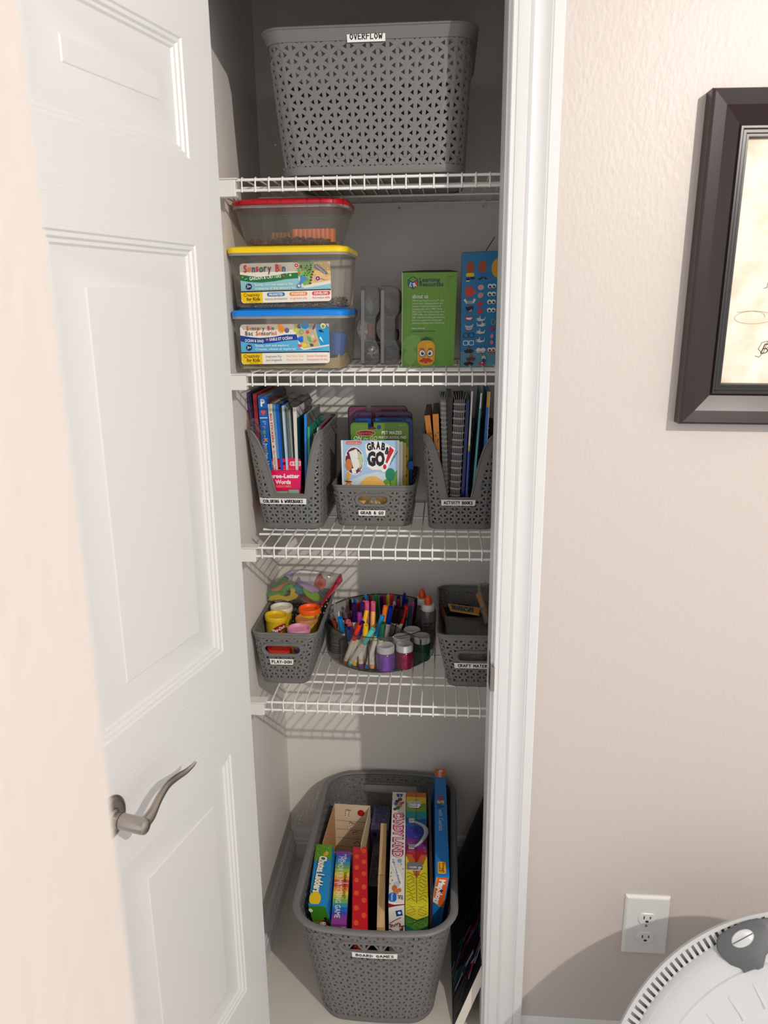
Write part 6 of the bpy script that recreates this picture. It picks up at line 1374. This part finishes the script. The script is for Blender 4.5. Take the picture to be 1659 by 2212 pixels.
# wooden plank
t = thing('wooden_board', 'pale pine board standing on edge in the middle of floor basket', 'board', (-5.4, .6, BF))
m = mat('pine_wood', (214, 176, 124), .5); nt = m.node_tree
wv = nt.nodes.new('ShaderNodeTexNoise'); mp = nt.nodes.new('ShaderNodeMapping'); mp.inputs['Scale'].default_value = (60, 3, 30); wv.inputs['Scale'].default_value = 3; rp = nt.nodes.new('ShaderNodeValToRGB')
rp.color_ramp.elements[0].color = lin((186, 142, 92)); rp.color_ramp.elements[1].color = lin((228, 194, 146)); nt.links.new(nt.nodes['Texture Coordinate'].outputs['Object'], mp.inputs[0]); nt.links.new(mp.outputs[0], wv.inputs['Vector']); nt.links.new(wv.outputs['Fac'], rp.inputs[0]); nt.links.new(rp.outputs[0], nt.nodes['Principled BSDF'].inputs['Base Color'])
bd = MB(); bd.hexa([(-5.35,-4.3,BF),(-4.68,-4.3,BF),(-5.1,.2,BF),(-5.76,.2,BF),(-5.35,-6.0,10.8),(-4.68,-6.0,10.8),(-5.1,.2,10.8),(-5.76,.2,10.8)]); bd.build('lower_panel', m, t, bevel=.03)
bd = MB(); bd.hexa([(-5.74,.24,BF),(-5.1,.24,BF),(-5.5,7.4,BF),(-6.1,7.4,BF),(-5.74,.24,10.95),(-5.1,.24,10.95),(-5.5,7.4,10.95),(-6.1,7.4,10.95)]); bd.build('upper_panel', m, t, bevel=.03)
# candy game
t, top, fr = game('board_game', 'long white candy board game box right of the pine board', -4.42, -3.05, -5.0, 10.6, 12.4, (226, 222, 214), -5.1, -3.7)
p = Print(turn(top), 270, 28)
p.poly([(6, 6), (14, 9), (15, 18), (6, 20)], (20, 60, 150)); p.line([(8, 14), (11, 11), (13, 14)], 1, WHT)
for x, y, r_, c in ((22, 12, 5, (96, 60, 70)), (28, 18, 4.6, (110, 30, 60)), (34, 10, 4, (206, 70, 60)), (35, 20, 4.6, (30, 120, 190)), (40, 12, 5, (210, 130, 60)), (46, 16, 4.6, (30, 130, 90)), (50, 22, 4, (90, 60, 50)), (31, 6, 3, (200, 60, 80))): p.ell(x, y, r_, r_*.9, c)
p.text('CANDY LAND', 58, 22.5, 17, (150, 20, 70), 114, 'l', .0, .09); p.text('CANDY LAND', 58.5, 22, 16, (236, 190, 206), 113, 'l', .0, .02)
p.line([(172, 22), (184, 24), (196, 18), (212, 10), (226, 6), (238, 8)], 9, (196, 202, 206)); p.line([(172, 22), (184, 24), (196, 18), (212, 10), (226, 6), (238, 8)], 7.6, (236, 236, 236))
p.text('Kingdom of Sweet Adventures', 177, 24.5, 3.6, (40, 50, 110), 56, 'l', -.28, .02)
for x, y, a in ((186, 6, .4), (196, 4, -.5), (206, 24, .3), (214, 24, .9), (222, 22, .2), (230, 25, .7)): p.line([(x, y), (x+4*cos(a), y+4*sin(a))], 1, (90, 60, 50))
p.ell(180, 10, 5, 4, (130, 160, 210)); p.ell(232, 14, 6, 5, (180, 196, 216)); p.ell(240, 18, 6, 4.6, (190, 106, 46)); p.ell(247, 15, 6, 5, (206, 120, 56)); p.ell(244, 9, 4, 3.4, (200, 110, 50))
p.rr(250, 14, 268, 28, 6, (16, 96, 190)); p.text('Preschool', 252, 23.6, 4, WHT, 14); p.text('AGES', 254, 6, 3.4, K, 9, bold=.02); p.text('3+', 254, 11.5, 4.6, K, 8, bold=.03); p.build('top_print', t)
p = Print(fr, 28, 240); p.poly([(0, 0), (10, 3), (28, 0), (28, 2), (12, 6), (0, 10)], (140, 16, 36)); p.poly([(12, 16), (23, 13), (25, 25), (14, 28)], (20, 60, 150)); p.ell(19, 20, 3, 3, (220, 230, 244)); p.line([(2, 44), (12, 36), (22, 30)], 1.4, (70, 40, 30))
for i in range(34): p.ell(rs.uniform(2, 27), rs.uniform(42, 66), rs.uniform(1, 2.6), rs.uniform(1, 2), rs.choice([(120, 40, 36), (150, 90, 80), (206, 180, 176), (90, 30, 34)]))
p.build('front_print', t)
# colourful carry case
t, top, fr = game('carry_case', 'rainbow patterned carry case with chrome clasps and handle in floor basket', -2.98, -1.02, -4.95, 10.6, 12.4, (206, 196, 40), -3.66, -1.62, cat='case')
p = Print(top, 42, 240)
bands = [(0, 12, (206, 104, 46)), (12, 27, (214, 200, 60)), (27, 46, (130, 160, 50)), (46, 64, (20, 150, 160)), (64, 84, (16, 90, 170)), (84, 110, (50, 50, 150)), (110, 132, (120, 40, 120)), (132, 150, (150, 24, 60))]
for a, b, c in bands: p.poly([(0, a), (21, a+(4 if a > 20 else 0)), (42, a), (42, b+.3), (21, b+(6 if b > 20 else 0)+.3), (0, b+.3)], c)
p.poly([(0, 150), (21, 156), (42, 150), (42, 240), (0, 240)], (206, 196, 40)); p.poly([(0, 146), (42, 146), (25, 188), (21, 194), (17, 188)], (180, 96, 40)); p.poly([(10, 142), (32, 142), (21, 166)], (166, 24, 40))
rd = random.Random(12)
for i in range(44):
    x, y = rd.uniform(3, 39), rd.uniform(46, 140); p.line([(x+2*cos(a*.8), y+2*sin(a*.8)) for a in range(5)], .5, rd.choice([(90, 150, 210), (140, 90, 170), (60, 190, 190), (190, 100, 160)]))
for s_ in (-1, 1):
    for i in range(9):
        yy = 186+i*6; p.line([(21+s_*(3+3*sin(j*.9+i)), yy+j*1.6) if False else (21+s_*(3+j*2.2), yy+2.4*sin(j*.9+i)) for j in range(8)], .7, (104, 104, 20))
p.line([(21, 0), (21, 240)], .8, (60, 50, 30)); p.build('top_print', t)
p = Print(fr, 42, 240); p.rect(0, 0, 42, 240, (12, 96, 90)); p.poly([(0, 0), (42, 0), (42, 24), (21, 34), (0, 24)], (212, 200, 50)); p.poly([(0, 24), (21, 34), (42, 24), (42, 46), (21, 60), (0, 46)], (74, 128, 44))
for s_ in (-1, 1):
    for i in range(5):
        p.line([(21+s_*(2+j*2.4), 4+i*4.6+2.2*sin(j*.8+i*1.3)) for j in range(8)], .7, (80, 80, 16))
for i in range(26): p.ell(rd.uniform(3, 39), rd.uniform(32, 50), 1.4, 1.2, (110, 160, 80))
p.line([(0, 25), (21, 35), (42, 25)], 1, (30, 60, 30)); p.line([(8, 44), (34, 30)], 1, (30, 60, 30)); p.build('front_print', t)
M_CHR = mat('chrome', (210, 210, 214), .12, 1.0)
def along(v, u=.5): return Vector((-2.98+(-3.66+2.98)*v, 0, 0))*(1-u)+Vector((-1.02+(-1.62+1.02)*v, 0, 0))*u+Vector((0, -4.95+15.55*v, 12.4))
for v in (.40-.115, .865):
    c = along(v, .42); m = MB(); w_, d_ = .72, .52
    pts = [(c.x+a*w_, c.y+b*d_, 12.4) for a, b in ((-1, -.7), (-.75, -1), (.7, -1), (1, -.6), (1, .6), (.7, 1), (-.75, 1), (-1, .7))]
    m.prism(pts, (0, 0, .16)); cl = m.build('clasp', M_CHR, t, bevel=.05)
    m = MB(); m.box(c.x-.5, c.x+.2, c.y-.22, c.y+.26, 12.56, 12.66); m.box(c.x+.3, c.x+.62, c.y-.3, c.y+.3, 12.56, 12.72); m.build('clasp_latch', M_CHR, cl, bevel=.03)
h0, h1 = along(.685, .3), along(.44, .3); m = MB(); pts = []
for i in range(13):
    a = i/12; q = h0+(h1-h0)*a; pts.append(q+Vector((1.35*sin(pi*a)**.7, 0, .18+.35*sin(pi*a))))
m.tube(pts, [.12+.12*sin(pi*i/12)**2 for i in range(13)], 8); m.build('handle', mat('grey_handle', (150, 154, 158), .3), t, smooth=60)
for q in (h0, h1): m = MB(); m.box(q.x-.35, q.x+.25, q.y-.3, q.y+.3, 12.4, 12.75); m.build('handle_mount', M_CHR, t, bevel=.06)
# thin dark board
t, top, fr = game('game_board', 'thin dark folded game board between the carry case and blue puzzle box', -.86, -.62, -4.6, 12.0, 12.9, (60, 40, 40), -1.45, -1.2, cat='board')
# map puzzle
t, top, fr = game('puzzle_box', 'tall blue map puzzle box at the right of floor basket', -.45, .78, -2.6, 13.6, 13.3, (22, 124, 206), -.72, .4, cat='puzzle')
p = Print(turn(top), 320, 24)
p.poly([(0, 0), (22, 0), (30, 6), (30, 22), (26, 24), (0, 24)], (226, 104, 40)); p.text('Map', 3, 15, 9, WHT, 11, 'l', .1, .03); p.text('ology', 15, 16, 9, WHT, 14, 'l', .1, .03)
p.text('U', 92, 19, 13, (200, 30, 60), 13, bold=.05); p.text('S', 107, 19, 13, (236, 200, 60), 11, bold=.05); p.text('A', 120, 19, 13, (36, 70, 150), 13, bold=.05); p.text('with Capitals', 136, 17, 8, (196, 214, 230), 64)
p.rr(284, 6, 314, 20, 2.6, (246, 180, 30)); p.text('Imagi', 287, 12.6, 5.4, (60, 40, 20), 24, bold=.02); p.text('make!', 287, 18.6, 5.0, (60, 40, 20), 24, bold=.01); p.build('top_print', t)
p = Print(turn([fr[0]+Vector((0, 0, 0)), fr[1], fr[2], fr[3]]), 260, 24)
p.poly([(2, 2), (64, 2), (64, 8), (56, 18), (44, 22), (2, 22)], (240, 170, 60)); p.poly([(2, 2), (63, 2), (63, 8), (55, 17), (44, 20.5), (2, 20.5)], (226, 100, 34)); p.text('Mapology', 6, 16, 10, WHT, 52, 'l', .06, .05); p.ell(30, 10, 2.6, 3.2, (60, 50, 120)); p.build('front_print', t)

# ------------------------------------------------------------------ painted canvas leaning at the right closet wall
ct = thing('canvas', 'dark abstract painted canvas with white edges leaning at the right of closet floor', 'canvas', (2.6, 4, 0))
cA, cB = Vector((1.2, -5.6, .02)), Vector((1.0, 13.2, .02)); upv = Vector((6.1, 0, 18.2)); hgt = 1.0; nrm = Vector((-upv.z, 0, upv.x)).normalized()
th = .7
q = [cA, cB, cB+upv, cA+upv]
m = MB(); m.hexa([q[0], q[1], q[1]-nrm*th, q[0]-nrm*th, q[3], q[2], q[2]-nrm*th, q[3]-nrm*th]); m.build('stretcher', mat('canvas_white', (222, 216, 206), .7, 0, .3, 900), ct)
p = Print([cB+upv, cA+upv, cA, cB], 188, 192, .01); p.n = nrm
p.rect(0, 0, 188, 192, (14, 18, 30)); rd = random.Random(77)
PAL = [(16, 22, 44), (20, 70, 110), (12, 40, 70), (60, 14, 30), (30, 12, 20), (12, 60, 50), (90, 90, 60), (14, 14, 20), (40, 90, 130)]
for i in range(150):
    x, y, l, a = rd.uniform(6, 182), rd.uniform(6, 186), rd.uniform(10, 34), rd.uniform(-.5, .5)+1.4
    dx, dy = cos(a)*l/2, sin(a)*l/2; x = min(186-abs(dx), max(2+abs(dx), x)); y = min(190-abs(dy), max(2+abs(dy), y)); p.line([(x-dx, y-dy), (x, y+rd.uniform(-2, 2)), (x+dx, y+dy)], rd.uniform(1.4, 4.5), rd.choice(PAL))
for i in range(60):
    x, y = rd.uniform(120, 180), rd.uniform(30, 186); l, a = rd.uniform(8, 22), rd.uniform(.9, 2.1); dx, dy = cos(a)*l/2, sin(a)*l/2; x = min(186-abs(dx), x); y = min(190-abs(dy), max(2+abs(dy), y))
    p.line([(x-dx, y-dy), (x+dx, y+dy)], rd.uniform(1.5, 4), rd.choice([(170, 20, 60), (20, 110, 180), (200, 150, 160), (10, 120, 90), (120, 20, 50), (150, 170, 200), (16, 130, 100), (190, 60, 90)]))
p.build('painting', ct)

# ------------------------------------------------------------------ picture frame on the right wall
fx0, fz0, fz1 = Yp(1503, 560, -8.2).x, None, None
ftl, fbl = Yp(1541, 195, -8.3), Yp(1467, 922, -8.3)
fx0 = fbl.x; fz1, fz0 = ftl.z, fbl.z; fx1 = fx0+26
pf = thing('framed_picture', 'dark mahogany picture frame with parchment print on the right wall', 'picture', ((fx0+fx1)/2, YF, fz0))
def fmat():
    m = mat('mahogany', (34, 20, 20), .28); nt = m.node_tree; b = nt.nodes['Principled BSDF']; tc = nt.nodes['Texture Coordinate']
    mp = nt.nodes.new('ShaderNodeMapping'); mp.inputs['Scale'].default_value = (30, 30, 2); n = nt.nodes.new('ShaderNodeTexNoise'); n.inputs['Scale'].default_value = 4; r_ = nt.nodes.new('ShaderNodeValToRGB'); r_.color_ramp.elements[0].color = lin((22, 14, 14)); r_.color_ramp.elements[1].color = lin((46, 24, 24))
    nt.links.new(tc.outputs['Object'], mp.inputs[0]); nt.links.new(mp.outputs[0], n.inputs['Vector']); nt.links.new(n.outputs['Fac'], r_.inputs[0]); nt.links.new(r_.outputs[0], b.inputs['Base Color']); return m
FR = [(0, 0), (0, 1.15), (.06, 1.3), (.16, 1.32), (.9, 1.2), (1.85, .82), (1.95, .74)]
FI = [(1.95, .0), (1.95, .74), (2.0, .86), (2.12, .86), (2.2, .74), (2.36, .74), (2.42, .66), (2.55, .66), (2.6, .4), (2.62, .25)]
def frame_ring(prof): return [[(fx0+a, YF-b, fz0+a), (fx1-a, YF-b, fz0+a), (fx1-a, YF-b, fz1-a), (fx0+a, YF-b, fz1-a)] for a, b in prof]
for prof, mt_, nm in ((FR, fmat(), 'frame_rail'), (FI, mat('black_frame_lip', (36, 34, 34), .3), 'frame_lip')):
    R = frame_ring(prof)
    for i in range(4):
        j = (i+1) % 4; m = MB(); m.loft([[r[i], r[j]] for r in R], False); m.build(nm, mt_, pf)
m = MB(); a = 2.5; m.box(fx0+a, fx1-a, YF-.26, YF-.02, fz0+a, fz1-a)
pm = mat('parchment', (236, 216, 188), .6); nt = pm.node_tree; n = nt.nodes['Noise Texture']; n.inputs['Scale'].default_value = 26; n.inputs['Detail'].default_value = 8; r_ = nt.nodes.new('ShaderNodeValToRGB'); r_.color_ramp.elements[0].color = lin((226, 206, 182)); r_.color_ramp.elements[0].position = .3; r_.color_ramp.elements[1].color = lin((246, 236, 222)); r_.color_ramp.elements[1].position = .62
nt.links.new(n.outputs['Fac'], r_.inputs[0]); nt.links.new(r_.outputs[0], nt.nodes['Principled BSDF'].inputs['Base Color'])
sh_ = m.build('print_sheet', pm, pf)
pq = [Vector((fx0+a, YF-.265, fz1-a)), Vector((fx1-a, YF-.265, fz1-a)), Vector((fx1-a, YF-.265, fz0+a)), Vector((fx0+a, YF-.265, fz0+a))]
p = Print(pq, (fx1-fx0-2*a)*10, (fz1-fz0-2*a)*10, .004)
def at2(px, py): w = Yp(px, py, YF-.26); return ((w.x-fx0-a)*10, (fz1-a-w.z)*10)
bx, by = at2(1632, 768); p.text('Be', bx+2, by, 6.6, (40, 34, 34), None, 'l', 0, -.012, .35)
for pts_ in ([(bx-1, by+1.2), (bx+1.6, by+2.2), (bx+4, by-1), (bx+6, by-8), (bx+2.4, by-7.2), (bx+.6, by-3), (bx+2.6, by-1.2)],): p.line(pts_, .35, (40, 34, 34))
lx, ly = at2(1650, 628); p.text('Live', lx+1, ly, 6, (50, 42, 40), None, 'l', 0, -.012, .35); p.line([(lx-1.5, ly-.4), (lx+.5, ly-.8), (lx+1, ly-5), (lx+3, ly-7)], .35, (50, 42, 40))
fx_, fy_ = at2(1600, 690); p.line([(fx_+16*cos(w*.5)*(.5+w*.03)+6, fy_-4*sin(w*.5)) for w in range(18)], .4, (190, 166, 140))
p.build('lettering', sh_)
pf.rotation_euler.y = (ftl.x-fbl.x)/(fz1-fz0)          # hangs slightly askew

# ------------------------------------------------------------------ wall outlet
oc = [Yp(x, y, YF) for x, y in ((1352, 1931), (1446.5, 1934), (1437, 2057), (1340, 2054))]
ox0 = (oc[0].x+oc[3].x)/2; ox1 = (oc[1].x+oc[2].x)/2; oz1 = (oc[0].z+oc[1].z)/2; oz0 = (oc[2].z+oc[3].z)/2
ot = thing('wall_outlet', 'white duplex wall outlet low on the right wall', 'outlet', ((ox0+ox1)/2, YF, oz0))
M_OUT = mat('white_outlet_plastic', (220, 221, 222), .28)
R = [[(ox0+i, YF-d, oz0+i), (ox1-i, YF-d, oz0+i), (ox1-i, YF-d, oz1-i), (ox0+i, YF-d, oz1-i)] for i, d in ((0, 0), (0, .12), (.12, .26), (.2, .3))]
m = MB(); m.loft(R, True, (False, True)); m.build('cover_plate', M_OUT, ot)
ocx = (ox0+ox1)/2; och = oz1-oz0
for zc_ in (oz1-och*.36, oz0+och*.31):
    pts = []
    for k in range(32):
        w = 2*pi*k/32; x, z = .66*cos(w), max(-.5, min(.5, .66*sin(w))); pts.append((ocx+x*1.02, YF-.3, zc_+z))
    m = MB(); m.loft([pts, [(x, y-.07, z) for x, y, z in pts], [(ocx+(x-ocx)*.94, y-.1, zc_+(z-zc_)*.94) for x, y, z in pts]], True, (False, True)); rc = m.build('receptacle', M_OUT, ot, smooth=30)
    m = MB(); m.box(ocx-.29, ocx-.2, YF-.405, YF-.39, zc_-.02, zc_+.27); m.box(ocx+.2, ocx+.29, YF-.405, YF-.39, zc_+.02, zc_+.25)
    m.prism([(ocx+.13*cos(w*pi/8), YF-.39, zc_-.25+.13*max(-.6, sin(w*pi/8))) for w in range(16)], (0, -.015, 0)); m.build('slots', mat('outlet_slot', (50, 46, 44), .6), rc)
m = MB(); m.lathe([(0, .06), (.1, .04), (.12, 0)], (ocx, YF-.3, (oz0+oz1)/2+.05), 14, Matrix(((1, 0, 0), (0, 0, -1), (0, 1, 0)))); m.build('screw', M_SCREW, ot)

# ------------------------------------------------------------------ round white fan at the lower right
az, el = math.radians(-20), math.radians(40)
FN = Vector((sin(az)*cos(el), -cos(az)*cos(el), sin(el))); E1 = FN.cross(Vector((0, 0, 1))).normalized(); E2 = E1.cross(FN)
base = Yp(1659, 1967, -10.5); cen0 = Vector((27.13, -22.09, 6.57)); kk = (60.204-16.5)/(60.204-10.5)
FC = CAM+(cen0-CAM)*kk; FRd = 16.81*kk
MF = Matrix((E1, E2, FN)).transposed()
fan = thing('fan', 'round white floor fan with slotted rim and grey carry handle', 'fan', (FC.x, FC.y, 0))
M_FW = mat('white_fan_plastic', (198, 201, 203), .35); M_FG = mat('grey_fan_plastic', (84, 88, 92), .4); M_FD = mat('fan_slot_shade', (24, 24, 26), .7)
m = MB(); m.lathe([(FRd*.9, -5.5), (FRd*.97, -4), (FRd, -.5), (FRd*.992, -.05), (FRd*.978, 0), (FRd*.972, -.35), (FRd*.94, -.6)], FC, 120, MF); m.build('rear_ring', M_FW, fan, smooth=40)
m = MB(); m.lathe([(FRd*.975, -.62), (FRd*.9, -.62)], FC, 120, MF); m.build('painted_slot_shade', M_FD, fan)  # near-black ring behind the slats, shade of the slots put in as colour
m = MB(); m.lathe([(FRd*.935, -.6), (FRd*.938, -.1), (FRd*.93, .12), (FRd*.905, .3), (FRd*.903, .27), (FRd*.90, .3), (FRd*.87, .42), (FRd*.815, .46), (FRd*.805, .1), (FRd*.77, -.15), (FRd*.60, -.6), (FRd*.4, -.9), (0, -1.0)], FC, 120, MF); m.build('housing', M_FW, fan, smooth=40)
tooth = None
for i in range(80):
    a = math.radians(-8+i*1.78)
    u = E1*cos(a)+E2*sin(a); w_ = (E2*cos(a)-E1*sin(a))*.12
    i0, o0 = FC+u*FRd*.93, FC+u*FRd*.978; z0, z1, z2 = FN*-.62, FN*-.02, FN*.06
    m = MB(); m.hexa([i0-w_+z0, o0-w_+z0, o0+w_+z0, i0+w_+z0, i0-w_+z2, o0-w_+z1, o0+w_+z1, i0+w_+z2]); m.build('rim_slat', M_FW, fan)
rib = 0
for i in range(16):
    a = math.radians(0+i*9); u = E1*cos(a)+E2*sin(a); w_ = (E2*cos(a)-E1*sin(a))
    p0, p1 = FC+u*FRd*.755+FN*-.2, FC+u*FRd*.66+FN*-.44
    m = MB(); m.hexa([p0-w_*.05+FN*-.1, p1-w_*.3+FN*-.1, p1+w_*.3+FN*-.1, p0+w_*.05+FN*-.1, p0-w_*.05+FN*.04, p1-w_*.04+FN*.1, p1+w_*.04+FN*.1, p0+w_*.05+FN*.04]); m.build('grille_rib', M_FW, fan)
def FPx(x, y, d): return Pp(x, y, FC+FN*d, FN)
hpx = [(1300+x/4.62, 1880+y/4.62) for x, y in ((1145, 700), (1180, 640), (1290, 570), (1400, 520), (1520, 485), (1700, 470), (1760, 560), (1720, 760), (1640, 850), (1612, 970), (1560, 995), (1530, 985), (1420, 1028), (1395, 985), (1290, 945), (1200, 870), (1150, 790))]
m = MB(); P1 = [FPx(x, y, .5) for x, y in hpx]; cxm = sum(P1, Vector())/len(P1)
m.loft([[q-FN*.6 for q in P1], P1, [q+(cxm-q)*.04+FN*.14 for q in P1], [q+(cxm-q)*.3+FN*.22 for q in P1]], True, (False, True)); hdl = m.build('carry_handle', M_FG, fan, smooth=50)
bpx = [(1300+(1405+118*cos(w)*cos(-.45)-88*sin(w)*sin(-.45))/4.62, 1880+(680+118*cos(w)*sin(-.45)+88*sin(w)*cos(-.45))/4.62) for w in [2*pi*k/28 for k in range(28)]]
P2 = [FPx(x, y, .68) for x, y in bpx]; c2 = sum(P2, Vector())/len(P2)
m = MB(); m.loft([[q-FN*.1 for q in P2], [q+FN*.06 for q in P2], [q+(c2-q)*.1+FN*.12 for q in P2]], True, (False, True)); bt = m.build('button', M_FW, hdl, smooth=40)
la, lb = FPx(1300+1310/4.62, 1880+735/4.62, .83), FPx(1300+1508/4.62, 1880+628/4.62, .83); m = MB(); m.tube([la, lb], .03, 5); m.build('button_groove', M_FG, bt)
m = MB(); q0 = FC-E2*FRd*.7-FN*3; m.box(FC.x-6, FC.x+6, FC.y-3, FC.y+8, 0, .8); m.tube([Vector((FC.x, FC.y+4, .6)), FC-FN*4.5-E2*3], .8, 12); m.build('stand', M_FW, fan, bevel=.1)
